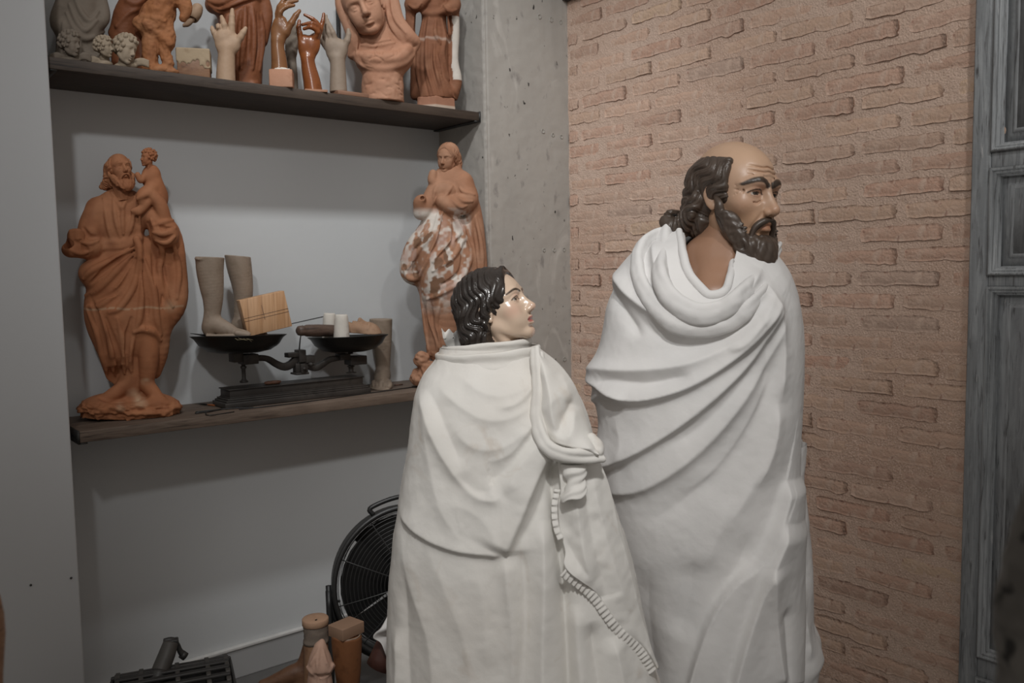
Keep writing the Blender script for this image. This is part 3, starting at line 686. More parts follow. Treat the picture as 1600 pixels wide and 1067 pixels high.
for z0, z1 in spans:
    pr = [(-.001, DX + .02), (-.001, DX - .006), (.003, DX - .009), (.006, DX - .008), (.008, DX - .002), (.011, DX - .004), (.014, DX - .001), (.0165, DX + .006), (.019, DX + .005), (.022, DX + .02), (.024, DX + .022)]
    V, Q = moulding(ys, DY - .62, z0, z1, pr); part('panel_moulding', D, V, Q, m_door)
    V, Q = moulding(ys - .022, DY - .60, z0 + .022, z1 - .022, [(0, DX + .03), (0, DX + .021), (.02, DX + .018), (.022, DX + .014), (.03, DX + .011), (.033, DX + .013), (.05, DX + .013), (.1, DX + .013)])
    part('raised_panel', D, V, Q, m_doorp)
    part('panel_field', D, *ab(DX + .0125, DX + .03, DY - .55, ys - .05, z0 + .05, z1 - .05), m_doorp)
part('door_back', D, *ab(DX + .03, DX + .05, DY - .75, ys, ZF, zt), m_door)
# ------------------------------------------------------------------ the two draped, painted wooden figures
def weave_extra(N, L, tc, src, mixin, noise, ramp):
    src = mixin(src, ramp(noise(3, 6), .45, .7), (.74, .71, .665)); src = mixin(src, ramp(noise(9, 5, None, 1.), .60, .72), (.70, .655, .60)); return src
m_cloth_w = mat('cream_cotton', (.80, .785, .75), .85, extra=weave_extra, bump=.0016, bscale=30, bdet=8, spec=.2)
def weave2(N, L, tc, src, mixin, noise, ramp):
    return mixin(src, ramp(noise(5, 6), .45, .72), (.69, .685, .68))
m_cloth_m = mat('grey_white_linen', (.745, .735, .725), .9, extra=weave2, bump=.0016, bscale=28, bdet=8, spec=.15)
def crop(x0, y0, k): return lambda pts: np.array([(x0 + x / k, y0 + y / k) for x, y in pts])
def fold_field(P2, folds):
    """depth offset of cloth at points P2 from a list of folds: (polyline, amplitude, sharp side width, soft side width, kind)"""
    out = np.zeros(len(P2)); 
    for f in folds:
        pts, A, w1, w2 = f[0], f[1], f[2], f[3]; end = f[4] if len(f) > 4 else .25
        L = spline(pts, 5); m = 3 * max(w1, w2)
        sel = np.where((P2[:, 0] > L[:, 0].min() - m) & (P2[:, 0] < L[:, 0].max() + m) & (P2[:, 1] > L[:, 1].min() - m) & (P2[:, 1] < L[:, 1].max() + m))[0]
        if not len(sel): continue
        p = P2[sel]; bd = np.full(len(p), 1e9); sg = np.zeros(len(p)); tt = np.zeros(len(p)); n = len(L) - 1
        seg = np.linalg.norm(np.diff(L, axis=0), axis=1); cum = np.r_[0, np.cumsum(seg)]
        for i in range(n):
            a, ab = L[i], L[i + 1] - L[i]; l2 = ab @ ab + 1e-9; t = np.clip(((p - a) @ ab) / l2, 0, 1); d = p - a - t[:, None] * ab; q = (d ** 2).sum(1)
            b = q < bd; bd[b] = q[b]; cr = ab[0] * d[:, 1] - ab[1] * d[:, 0]; sg[b] = np.sign(cr[b]); tt[b] = (cum[i] + t[b] * seg[i]) / cum[-1]
        d = np.sqrt(bd); w = np.where(sg > 0, w1, w2)                 # w1: side to the right of travel on the page
        env = np.clip(np.minimum(tt + .02, 1.02 - tt) / max(end, 1e-3), 0, 1); env = env * env * (3 - 2 * env)
        g = np.exp(-(d / w) ** 1.35)
        out[sel] += A * env * g
    return out
class Robe:
    """a hanging cloth as a closed sleeve: rows of (y, left, right, depth radius, depth centre) in the figure's frame"""
    def __init__(s, fr, rows, nth=520, ny=420, power=2.3, sm=23):
        R_ = np.array(rows, float); ys = np.linspace(R_[0, 0], R_[-1, 0], ny); cs = [np.interp(ys, R_[:, 0], R_[:, i]) for i in range(1, 5)]
        k = np.hanning(sm); k /= k.sum(); pad = lambda a: np.convolve(np.pad(a, sm // 2, mode='edge'), k, 'valid')
        cs = [pad(c) for c in cs]; s.ys = ys
        # more columns on the front
        th = np.r_[np.linspace(-np.pi * .06, np.pi * 1.06, int(nth * .74)), np.linspace(np.pi * 1.06, np.pi * 1.94, int(nth * .26) + 2)[1:-1]]
        T, Yg = np.meshgrid(th, np.arange(ny), indexing='xy'); xl, xr, b, c0 = [c[Yg] for c in cs]
        C, Sn = np.cos(T), np.sin(T); e = 2 / power
        x = (xl + xr) / 2 - (xr - xl) / 2 * np.sign(C) * np.abs(C) ** e; d = c0 + b * np.sign(Sn) * np.abs(Sn) ** (e * .9)
        s.P = np.stack([x, ys[Yg], d], -1).reshape(-1, 3); s.nth, s.ny = len(th), ny; s.T = T.ravel(); s.fr = fr
        i = np.arange(ny - 1)[:, None] * s.nth; j = np.arange(s.nth)[None, :]; j2 = (j + 1) % s.nth
        s.Q = np.stack([i + j, i + j2, i + s.nth + j2, i + s.nth + j], -1).reshape(-1, 4)
    def normals(s):
        N = vnormals(s.P, s.Q); c = s.P - np.array([s.P[:, 0].mean(), 0, s.P[:, 2].mean()])
        return N * np.sign((N[:, [0, 2]] * c[:, [0, 2]]).sum() + 1e-9)
    def fold(s, folds, back=True, seed=1, wr=1.6):
        N = s.normals(); front = np.clip(np.sin(s.T) * 3 + .6, 0, 1)
        f = fold_field(s.P[:, :2], folds) * front
        f += (1 - front) * (6 * np.sin(s.T * 11 + vnoise(s.P, 90, 2) * 2))
        f += wr * vnoise(s.P * [1, .55, 1], 46, seed) + wr * .55 * vnoise(s.P * [1, .7, 1], 20, seed + 1) + wr * .22 * vnoise(s.P, 9, seed + 2)
        D = N.copy(); D[:, 2] += .55 * front; D /= np.linalg.norm(D, axis=1)[:, None]      # folds lie forward of the body
        s.P = s.P + D * f[:, None]; return s
    def surf(s, x, y):
        """front depth of the cloth at page points"""
        x, y = np.asarray(x, float), np.asarray(y, float); out = []
        F = s.P[s.P[:, 2] > np.median(s.P[:, 2])]
        for a, b in zip(x.ravel(), y.ravel()):
            q = (F[:, 0] - a) ** 2 + (F[:, 1] - b) ** 2; i = np.argpartition(q, 6)[:6]; out.append(F[i, 2].max())
        return np.array(out).reshape(x.shape)
def outward(V, Q):
    a, b, c, d = (V[Q[:, i]] for i in range(4)); v = (np.einsum('ij,ij->i', a, np.cross(b, c)) + np.einsum('ij,ij->i', a, np.cross(c, d))).sum()
    return Q if v > 0 else Q[:, ::-1]
def solid_part(name, parent, V, Q, m, C=None, smooth=True): return part(name, parent, V, outward(V - V.mean(0), Q), m, C, smooth)
def slab(P, Q, t):
    """gives an open sheet (frame points) a thickness of t away from the viewer"""
    n = len(P); E = np.concatenate([Q[:, [0, 1]], Q[:, [1, 2]], Q[:, [2, 3]], Q[:, [3, 0]]]); key = {}
    for a, b in E: key[(a, b)] = 1
    B = np.array([(a, b) for a, b in key if (b, a) not in key]); P2 = P.copy(); P2[:, 2] -= t
    return np.vstack([P, P2]), np.vstack([Q, Q[:, ::-1] + n, np.stack([B[:, 1], B[:, 0], B[:, 0] + n, B[:, 1] + n], 1)])
def sheet(A, B, nu, nv, dep):
    """sheet between two page curves A and B; dep(x, y, u, v) gives its depth"""
    a, b = spline(A, 12), spline(B, 12); r = lambda L, n: np.stack([np.interp(np.linspace(0, 1, n), np.r_[0, np.cumsum(np.linalg.norm(np.diff(L, axis=0), axis=1))] / np.linalg.norm(np.diff(L, axis=0), axis=1).sum(), L[:, i]) for i in range(2)], 1)
    a, b = r(a, nu), r(b, nu); v = np.linspace(0, 1, nv)[None, :, None]; G = a[:, None] * (1 - v) + b[:, None] * v
    U, Vv = np.meshgrid(np.linspace(0, 1, nu), np.linspace(0, 1, nv), indexing='ij'); P = np.c_[G.reshape(-1, 2), dep(G[..., 0].ravel(), G[..., 1].ravel(), U.ravel(), Vv.ravel())]
    i = np.arange(nu - 1)[:, None] * nv; j = np.arange(nv - 1)[None, :]
    return P, np.stack([i + j, i + nv + j, i + nv + j + 1, i + j + 1], -1).reshape(-1, 4)
# ---------------- the young woman
wf = Frame(790, 700, ray(790, 700) * 1.92)
WO = thing('painted_figure', 'painted statue of a dark-haired woman in a white cloth, gazing upward', 'statue', tuple(wf.w(np.array([[800, wf.y_at(ZF), 0.]]))[0]))
WO.location.z = ZF; ybw = wf.y_at(ZF)
cw0 = crop(580, 500, 1.881); cw = lambda pts: nearer(cw0(pts), 95)
rowsW = [(543, 690, 834, 52, 0), (560, 684, 842, 58, 0), (575, 672, 862, 66, 0), (590, 660, 884, 76, 2), (612, 651, 902, 84, 4), (640, 646, 914, 92, 8), (700, 638, 930, 100, 10), (760, 628, 950, 106, 12), (815, 620, 968, 112, 12), (830, 618, 974, 113, 12),
         (900, 611, 990, 118, 14), (960, 609, 1004, 124, 14), (1020, 609, 1018, 130, 16), (1067, 610, 1032, 136, 16), (1200, 612, 1058, 146, 18), (ybw - 4, 616, 1070, 150, 18)]
RW = Robe(wf, rowsW, 440, 400)
FW = [(cw([(130, 205), (165, 290), (215, 390), (290, 480), (350, 502), (388, 486)]), 9, 9, 34, .15),
      (cw([(385, 490), (430, 410), (480, 350), (525, 300)]), 6, 24, 8, .2), (cw([(250, 430), (310, 476), (360, 470)]), -6, 12, 14, .35),
      (cw([(75, 572), (150, 615), (260, 645), (388, 655)]), 9, 5, 26, .12), (cw([(386, 657), (430, 565), (470, 470), (510, 390), (535, 340)]), 15, 7, 34, .10),
      (cw([(150, 250), (165, 380), (200, 520), (270, 625)]), 6, 14, 26, .2), (cw([(205, 560), (250, 520), (330, 560), (386, 650)]), 4, 14, 20, .3),
      (cw([(180, 180), (250, 235), (330, 275), (410, 272), (490, 225)]), 4, 7, 22, .25), (cw([(240, 145), (310, 195), (380, 212), (450, 190), (492, 150)]), 3, 6, 18, .25),
      (cw([(230, 300), (300, 355), (380, 355), (450, 310), (500, 270)]), 4.5, 8, 24, .25), (cw([(330, 400), (400, 375), (450, 320), (495, 262)]), 5, 6, 14, .25), (cw([(300, 420), (350, 440), (400, 410), (470, 320), (500, 280)]), -4, 10, 12, .3),
      (cw([(360, 250), (430, 230), (492, 170)]), 5, 5, 12, .3), (cw([(420, 640), (470, 560), (515, 460), (540, 400)]), -6, 10, 10, .25), (cw([(300, 665), (330, 800), (340, 1000)]), 5, 16, 22, .3),
      (cw([(390, 660), (400, 760), (415, 900), (408, 1250)]), 12, 10, 40, .1), (cw([(440, 640), (450, 800), (440, 1000), (436, 1250)]), -15, 16, 14, .12), (cw([(500, 560), (500, 750), (495, 950), (500, 1250)]), 12, 10, 16, .12),
      (cw([(530, 380), (545, 600), (568, 800), (585, 1250)]), -22, 12, 10, .08), (cw([(590, 800), (600, 950), (620, 1250)]), 9, 10, 14, .15), (cw([(640, 850), (660, 1000), (690, 1250)]), -12, 14, 10, .15), (cw([(700, 900), (730, 1050), (745, 1250)]), 10, 10, 16, .15),
      (cw([(78, 600), (110, 760), (175, 930), (200, 1250)]), 7, 12, 34, .2), (cw([(150, 620), (230, 780), (290, 960), (300, 1250)]), 6, 16, 44, .25), (cw([(66, 900), (75, 1000), (70, 1250)]), 8, 8, 10, .2), (cw([(95, 700), (100, 900), (120, 1250)]), -7, 10, 12, .25),
      (cw([(140, 195), (170, 215), (215, 300), (270, 420)]), -6, 9, 12, .3)]
RW.fold(FW, seed=5, wr=1.5)
V = wf.w(RW.P); robe_w = solid_part('robe', WO, V, RW.Q, m_cloth_w)
# stand-up collar, two turns of the cloth
def band(fr, yt, yb, xl, xr, b, c0, th, seed, slope=(0, 0), nlay=3, roll=5, m=m_cloth_w, parent=None, name='collar', wob=2.):
    n, k = 200, 40; T = np.linspace(0, 2 * np.pi, n, endpoint=False); P = []
    for i in range(k):
        v = i / (k - 1); r_ = th * np.sin(np.pi * v) ** .35 * .6 + 1.6 * np.sin(v * np.pi * 2 * nlay + 1)
        y = yt + (yb - yt) * v + slope[0] * np.cos(T) * -1 + slope[1] * np.sin(T)
        x = (xl + xr) / 2 - ((xr - xl) / 2 + r_) * np.cos(T); d = c0 + (b + r_) * np.sin(T); p = np.stack([x, y, d], 1)
        a = wob * vnoise(np.c_[p[:, 0], p[:, 1] * 3.2, p[:, 2]], 55, seed) + wob * .5 * vnoise(np.c_[p[:, 0], p[:, 1] * 3, p[:, 2]], 22, seed + 3); p[:, 0] -= a * np.cos(T); p[:, 2] += a * np.sin(T); p[:, 1] += .8 * a; P.append(p)
    inner = [q.copy() for q in P[::-1]]
    for q in inner: q[:, 0] += 4 * np.cos(T); q[:, 2] -= 4 * np.sin(T)
    P = np.concatenate(P + inner); m_ = 2 * k; i = np.arange(m_)[:, None]; j = np.arange(n)[None, :]; i2 = (i + 1) % m_; j2 = (j + 1) % n
    Q = np.stack([i * n + j, i * n + j2, i2 * n + j2, i2 * n + j], -1).reshape(-1, 4); return solid_part(name, parent, fr.w(P), Q, m)
band(wf, 545, 584, 684, 842, 60, 0, 5, 3, (-6, 0), 1.6, parent=WO)
band(wf, 534, 556, 692, 828, 52, -2, 4, 8, (-8, -2), 1, parent=WO)
# loose flap of cloth behind the neck
P, Q = sheet(np.array([(689, 516), (694, 535), (700, 552)]), np.array([(712, 520), (728, 535), (745, 552)]), 26, 26, lambda x, y, u, v: -12 - 22 * v + 7 * np.sin(u * 5 + v * 3) + 2 * vnoise(np.c_[x, y, x * 0], 10, 2))
P[:, 1] += 3 * np.sin(P[:, 0] * .5) * (P[:, 1] < 528); P, Q = slab(P, Q, 4); solid_part('neck_flap', WO, wf.w(P), Q, m_cloth_w)
# cloth swept over the arm: rolled edge, sleeve end, hanging end with a gathered frill
def over(robe, off): return lambda x, y: robe.surf(x, y) + off
def hill(P2): return fold_field(P2, [])
armL = cw([(484, 85), (487, 190), (485, 280), (508, 342), (545, 368), (660, 378)]); armR = cw([(500, 82), (560, 128), (605, 190), (632, 270), (650, 320), (662, 352)])
fa = [(cw([(500, 110), (520, 200), (530, 280), (560, 330)]), 9, 12, 9, .2), (cw([(592, 222), (560, 275), (540, 320)]), -10, 8, 8, .2), (cw([(600, 240), (590, 290), (560, 340)]), 7, 8, 10, .3), (cw([(520, 330), (580, 345), (655, 350)]), 8, 6, 12, .2), (cw([(560, 140), (575, 180), (590, 225)]), 6, 8, 8, .3)]
base = RW.surf(*np.array([(838, 600), (900, 700), (870, 650)]).T)
P, Q = sheet(armL, armR, 70, 46, lambda x, y, u, v: np.interp(u, [0, .4, 1], [52, 92, 112]) + 16 * np.sin(np.pi * np.clip(v, 0, 1)) - 40 * v ** 3 + fold_field(np.c_[x, y], fa) + 1.5 * vnoise(np.c_[x, y, x * 0], 16, 4))
P, Q = slab(P, Q, 14); solid_part('sleeve', WO, wf.w(P), Q, m_cloth_w)
rl = np.c_[cw([(482, 85), (486, 190), (483, 285), (506, 345), (545, 368), (600, 376), (656, 380)]), [54, 82, 100, 118, 124, 122, 108]]
S = SDF((820, 535, 20), (950, 720, 170), 1.3); S.chain(rl, [7, 8, 9, 9, 9, 8, 7], 2, n=8)
S.chain(rl + np.array([9, 4, 2]), [5, 6, 6, 6, 6, 5, 5], 3, n=8); S.chain(rl + np.array([3, -7, 3]) , [4, 5, 5, 6, 6, 6, 5], 2, n=8); S.chain(np.c_[cw([(645, 330), (662, 355), (660, 385)]), [98, 104, 100]], [8, 9, 6], 6)
V, Q = S.mesh(); V += .9 * vnormals(V, Q) * vnoise(V, 14, 3)[:, None]; solid_part('rolled_hem', WO, wf.w(V), Q, m_cloth_w)
# sleeve end, an open tube with a ragged mouth
c0, c1 = np.array([(574 / 1.881 + 580), 700, 108.]), np.array([(572 / 1.881 + 580), 746, 122.]); n, k = 60, 26; T = np.linspace(0, 2 * np.pi, n, endpoint=False); P = []
for i in range(2 * k):
    o = i < k; v = i / (k - 1) if o else (2 * k - 1 - i) / (k - 1); r_ = (15 + 2.5 * np.sin(v * 9) + 1.2 * np.sin(v * 23 + T * 2)) * (1 if o else .86)
    p = c0 + (c1 - c0) * v; x = p[0] - r_ * np.cos(T) * 1.05 + 5 * np.sin(v * 3); y = p[1] + 5 * np.cos(T) * v + 2.2 * np.sin(T * 3 + 1) * v; P.append(np.stack([x, y + 0 * T, p[2] + r_ * .8 * np.sin(T)], 1))
m_ = 2 * k; i = np.arange(m_)[:, None]; j = np.arange(n)[None, :]; P = np.concatenate(P); Q = np.stack([i * n + j, i * n + (j + 1) % n, (i + 1) % m_ * n + (j + 1) % n, (i + 1) % m_ * n + j], -1).reshape(-1, 4)
solid_part('cuff', WO, wf.w(P), Q, m_cloth_w)
hl = cw([(540, 372), (553, 470), (546, 520), (550, 590), (565, 650), (566, 692), (650, 765), (722, 865), (800, 952), (842, 1022)]); hr = cw([(655, 372), (688, 440), (708, 500), (730, 600), (752, 680), (772, 760), (792, 850), (815, 920), (832, 975), (850, 1020)])
fh = [(cw([(590, 400), (600, 520), (615, 640), (640, 740)]), 9, 10, 16, .2), (cw([(640, 400), (665, 520), (700, 660), (760, 850)]), 8, 12, 20, .2), (cw([(620, 400), (632, 540), (660, 680), (690, 790)]), -7, 10, 12, .2), (cw([(560, 600), (590, 660), (640, 730)]), -5, 8, 10, .3)]
gx, gy = np.linspace(855, 1025, 12), np.linspace(690, 1060, 16); GX, GY = np.meshgrid(gx, gy, indexing='ij'); GD = RW.surf(GX, GY)
for _ in range(2): GD = np.maximum(GD, np.pad(GD, 1, mode='edge')[2:, 1:-1] * .5 + np.pad(GD, 1, mode='edge')[:-2, 1:-1] * .5)
def on_w(x, y):
    a = np.clip((np.asarray(x) - gx[0]) / (gx[1] - gx[0]), 0, 10.999); b = np.clip((np.asarray(y) - gy[0]) / (gy[1] - gy[0]), 0, 14.999); i, j = a.astype(int), b.astype(int); a, b = a - i, b - j
    return GD[i, j] * (1 - a) * (1 - b) + GD[i + 1, j] * a * (1 - b) + GD[i, j + 1] * (1 - a) * b + GD[i + 1, j + 1] * a * b
def hdep(x, y, u, v): return np.minimum(on_w(x, y) + 7, np.interp(y, [690, 760, 870, 960, 1050], [112, 124, 134, 138, 140])) + 5 * np.sin(np.pi * v) + 7 * (1 - v) ** 2 * np.sin(u * 16) * (u < .62) + fold_field(np.c_[x, y], fh) + 1.6 * vnoise(np.c_[x, y, x * 0], 22, 7) + 1. * vnoise(np.c_[x, y, x * 0], 10, 9)
P, Q = sheet(hl, hr, 120, 60, hdep); Ph, Qh = slab(P, Q, 7); solid_part('hanging_cloth', WO, wf.w(Ph), Qh, m_cloth_w)
# frill: small pleats along the free edge
edge = P.reshape(120, 60, 3)[:, 0]; e0 = spline(cw([(566, 692), (650, 765), (722, 865), (800, 952), (842, 1022)]), 40)
def frill(e2, wdt, pl, seed, name):
    n = len(e2); t = np.r_[0, np.cumsum(np.linalg.norm(np.diff(e2, axis=0), axis=1))]; nn = int(t[-1] / 1.1); tt = np.linspace(0, t[-1], nn); E = np.stack([np.interp(tt, t, e2[:, i]) for i in range(2)], 1)
    tg = np.gradient(E, axis=0); tg /= np.linalg.norm(tg, axis=1)[:, None]; nrm = np.stack([-tg[:, 1], tg[:, 0]], 1); nrm *= np.where(nrm[:, :1] > 0, -1, 1)
    r = np.random.default_rng(seed); ph = 2 * np.pi * tt / pl + np.cumsum(r.normal(0, .12, nn)); k = 9; P = []
    for i in range(k):
        v = i / (k - 1); xy = E + nrm * (wdt * v) + tg * (1.5 * np.sin(ph) * v)[:, None]; d = np.array(hdep(E[:, 0], E[:, 1], np.full(nn, .7), np.zeros(nn))) + 1.0 + (.5 + 1.3 * v) * np.sin(ph) + 1.2 * np.sin(np.pi * v)
        P.append(np.c_[xy, d])
    P = np.stack(P, 1).reshape(-1, 3); i = np.arange(nn - 1)[:, None] * k; j = np.arange(k - 1)[None, :]; Q = np.stack([i + j, i + k + j, i + k + j + 1, i + j + 1], -1).reshape(-1, 4)
    P, Q = slab(P, Q, 2); solid_part(name, WO, wf.w(P), Q, m_cloth_w)
frill(e0, 14, 7.5, 1, 'frill'); frill(spline(cw([(553, 478), (544, 525), (547, 575), (560, 610)]), 30), 9, 9, 2, 'frill')
# body: one carved figure from crown to the wooden stand inside the cloth
m_skin_w = mat('polychrome_skin', tint=True, rough=.24, coat=.55, coat_r=.12, spec=.5, bump=.0004, bscale=30)
Rw = turned(69, 22, 0); HW, cW = 121, np.array([776, 480.5, 6.])
S = head_field(.0095, fem=1, mouth=.45, nose=.9); V, Q = S.mesh(); V = relax(V, Q, 1, .4)
C = face_paint(V, (.70, .53, .40), (.42, .13, .11), (.66, .30, .22), (.06, .04, .028), (.07, .042, .028)); V = V @ Rw.T * HW + cW
S = SDF((640, 500, -90), (900, ybw + 2, 90), 7.); S.chain([(768, 530, 0), (775, 600, 0)], [32, 40], 10, n=1); S.ell((775, 640, 0), (95, 60, 45), 20); S.chain([(785, 660, 0), (800, 900, 0), (810, ybw - 8, 0)], [75, 80, 85], 20, n=1)
V2, Q2 = S.mesh(); V, Q, C = join([(V, Q, C), (V2, Q2, const(V2, (.5, .36, .27)))]); V = np.c_[V[:, :2], V[:, 2]]; solid_part('body', WO, wf.w(V), Q, m_skin_w, C)
m_hair_w = mat('carved_dark_hair', (.030, .022, .018), .3, coat=.5, coat_r=.15, var=.4, scale=30)
V, Q = bob_hair(.009, length=.56); V = (V - [0, .05, 0]) * [1.03, 1.06, 1.02] + [0, .05, -.005]; V = V @ Rw.T * HW + cW; solid_part('hair', WO, wf.w(V), Q, m_hair_w)
# ---------------- the bearded man
mf = Frame(1095, 700, ray(1095, 700) * 2.25)
MA = thing('painted_figure', 'painted statue of a balding bearded man wrapped in greyish white linen', 'statue', tuple(mf.w(np.array([[1100, mf.y_at(ZF), 0.]]))[0]))
MA.location.z = ZF; ybm = mf.y_at(ZF)
cm0 = crop(880, 330, 1.4476); cm = lambda pts: nearer(cm0(pts), 100)
rowsM = [(360, 1058, 1160, 60, -25), (372, 1030, 1185, 72, -20), (385, 1000, 1205, 84, -16), (400, 982, 1218, 92, -12), (420, 966, 1232, 104, -8), (445, 956, 1242, 114, -4), (480, 950, 1250, 122, 0), (520, 944, 1254, 126, 0), (560, 934, 1254, 128, 0), (600, 928, 1253, 130, 0), (625, 930, 1252, 130, 0),
         (660, 936, 1251, 128, 0), (700, 936, 1249, 126, 0), (760, 946, 1245, 124, 0), (830, 958, 1247, 124, 0), (900, 975, 1253, 126, 0), (970, 992, 1257, 128, 0), (1040, 1004, 1256, 130, 0), (1067, 1006, 1254, 131, 0), (1150, 1010, 1245, 134, 0), (ybm - 4, 1014, 1240, 136, 0)]
RM = Robe(mf, rowsM, 440, 400)
FM = [(cm([(235, 50), (245, 120), (290, 185), (355, 218), (425, 200), (485, 120)]), 15, 7, 18, .1), (cm([(130, 120), (180, 178), (255, 225), (340, 245), (420, 232), (500, 160)]), 13, 7, 18, .12),
      (cm([(190, 60), (205, 120), (250, 190), (310, 225)]), 7, 7, 10, .2), (cm([(115, 150), (150, 190), (185, 235), (215, 275)]), -11, 10, 9, .25),
      (cm([(70, 372), (110, 350), (190, 345), (300, 330), (390, 295), (460, 245), (515, 170)]), 13, 12, 12, .12), (cm([(60, 395), (100, 385), (190, 411), (300, 385), (390, 335), (470, 265), (525, 190)]), 17, 6, 24, .1),
      (cm([(95, 590), (210, 525), (330, 440), (430, 350), (495, 260), (530, 200)]), 15, 6, 30, .1), (cm([(110, 640), (220, 610), (340, 525), (440, 410), (510, 290), (538, 220)]), 11, 8, 30, .12),
      (cm([(200, 700), (300, 640), (400, 540), (480, 420), (530, 300)]), -8, 20, 22, .25), (cm([(180, 190), (240, 260), (320, 290), (420, 270), (480, 220)]), -6, 10, 12, .3),
      (cm([(300, 1180), (318, 1067), (362, 915), (417, 824), (480, 770), (520, 680), (540, 600)]), 24, 50, 5, .08), (cm([(405, 1180), (417, 1052), (459, 887), (491, 786), (525, 690)]), 20, 40, 5, .1), (cm([(462, 690), (440, 760), (400, 850), (350, 960), (330, 1100)]), -9, 16, 22, .2),
      (cm([(488, 780), (505, 900), (530, 1060)]), 12, 8, 14, .12), (cm([(538, 260), (520, 400), (500, 520), (440, 640), (380, 720)]), 7, 14, 22, .25),
      (cm([(530, 880), (540, 950), (548, 1060)]), -10, 9, 8, .2), (cm([(230, 780), (220, 900), (240, 1100)]), -10, 26, 22, .3), (cm([(330, 760), (320, 850), (290, 950)]), -9, 30, 22, .3), (cm([(420, 620), (380, 720), (350, 800)]), 6, 30, 16, .3),
      (cm([(105, 395), (140, 372), (230, 372), (330, 350)]), -9, 7, 8, .2), (cm([(186, 412), (150, 405), (110, 412), (85, 440)]), 8, 8, 5, .2), (cm([(260, 520), (340, 470), (420, 390), (480, 300)]), -5, 10, 12, .3), (cm([(300, 620), (380, 560), (450, 460), (500, 350)]), 6, 7, 20, .25), (cm([(520, 420), (505, 520), (470, 610)]), 7, 7, 12, .25), (cm([(400, 300), (440, 280), (490, 220)]), 6, 5, 10, .25), (cm([(150, 450), (170, 520), (150, 560)]), 4, 10, 14, .3),
      (cm([(70, 430), (85, 480), (80, 540)]), -6, 10, 10, .3), (cm([(480, 130), (515, 200), (530, 290), (525, 420)]), 8, 8, 10, .2), (cm([(455, 200), (490, 300), (480, 400)]), -5, 14, 12, .3)]
RM.fold(FM, seed=9, wr=1.3)
# the cloth stops short of the floor on the right side
P = RM.P.copy(); Pn = 800 + (P[:, 0] - 800) / (1 - P[:, 2] / FPX); hem = np.interp(Pn, [1080, 1160, 1172, 1250, 1262], [ybm - 4, ybm - 30, 1064, 1069, 1062]); hem = 533.5 + (hem - 533.5) * (1 - P[:, 2] / FPX)
lim = P[:, 1] > hem; P[lim, 1] = hem[lim] + (P[lim, 1] - hem[lim]) * .012; P[lim, 2] -= (RM.P[lim, 1] - hem[lim]) * .12
lx_, ly_ = nearer(np.array([(1076, 352), (1084, 392), (1094, 421), (1113, 444), (1126, 453), (1147, 447), (1156, 425), (1166, 384)]), 70).T
V0 = RM.P; gone = (np.sin(RM.T) > -.05) & (V0[:, 0] > lx_[0] - 2) & (V0[:, 0] < lx_[-1] + 2) & (V0[:, 1] < np.interp(V0[:, 0], lx_, ly_)); QM = RM.Q[~gone[RM.Q].any(1)]      # the neckline
part('robe', MA, mf.w(P), QM, m_cloth_m)
# second layer that swings out at the back
rows2 = [(y, a, b + (18 if y < 1100 else 0), c, d) for y, a, b, c, d in [(700, 1090, 1246, 60, -40), (760, 1085, 1242, 64, -40), (830, 1080, 1250, 70, -42), (900, 1080, 1256, 74, -44), (960, 1080, 1258, 76, -44), (1000, 1080, 1260, 80, -46), (1030, 1080, 1272, 84, -48), (1048, 1080, 1276, 86, -48), (1062, 1080, 1268, 86, -48), (ybm - 4, 1060, 1250, 90, -40)]]
R2 = Robe(mf, rows2, 220, 160, sm=7); R2.fold([(np.array([(1248, 900), (1255, 960), (1266, 1030)]), 7, 6, 8, .2)], seed=4, wr=2.); solid_part('under_cloth', MA, mf.w(R2.P), R2.Q, m_cloth_m)
# cowl: rolls of cloth round the neck
def cowl(P, r, seed, k=3, amp=1.):
    P = np.array(P, float); r = np.asarray(r, float); lo, hi = P.min(0) - r.max() - 8, P.max(0) + r.max() + 8; S = SDF(lo, hi, 1.6); S.chain(P, r, 2, n=8, flat=((0, 1, 0), 1.))
    S.chain(P + np.array([2, -r.mean() * .8, r.mean() * .35]), r * .55, 3, n=8); S.chain(P + np.array([0, r.mean() * .8, r.mean() * .2]), r * .5, 4, n=8)
    V, Q = S.mesh(); V = V + amp * vnormals(V, Q) * (vnoise(V, 20, seed) + .5 * vnoise(V, 9, seed + 1))[:, None]; return V, Q
def on_robe(L, r, off=.15):
    L = np.array(L, float); xy = cm(L[:, :2]); d = RM.surf(xy[:, 0], xy[:, 1]) + off * np.asarray(r); k_ = ~np.isnan(L[:, 2]); d[k_] = L[k_, 2]; return np.c_[nearer(cm0(L[:, :2]), d), d]
na = float('nan')
for L, r, sd, off in (([(318, 16, -55), (268, 40, -12), (272, 72, 20), (292, 120, 50), (318, 160, 68), (348, 178, 80), (378, 184, 84), (398, 176, 80), (408, 140, 54), (414, 100, 30), (420, 60, -20)], [9, 10, 9, 9, 9, 10, 10, 10, 9, 8, 6], 1, 0),
                 ([(292, 14, -60), (238, 44, -6), (238, 84, 36), (258, 132, na), (290, 182, na), (345, 212, na), (400, 208, na), (446, 176, na), (470, 132, 52), (480, 90, -20)], [9, 13, 13, 13, 14, 14, 13, 13, 11, 6], 3, .0),
                 ([(236, 48, -20), (196, 66, 30), (190, 110, na), (222, 172, na), (290, 232, na), (360, 246, na), (430, 230, na), (474, 192, na), (500, 140, 30)], [7, 10, 11, 12, 13, 12, 12, 10, 5], 5, -.25)):
    V, Q = cowl(on_robe(L, r, off), r, sd); solid_part('cowl_fold', MA, mf.w(V), Q, m_cloth_m)
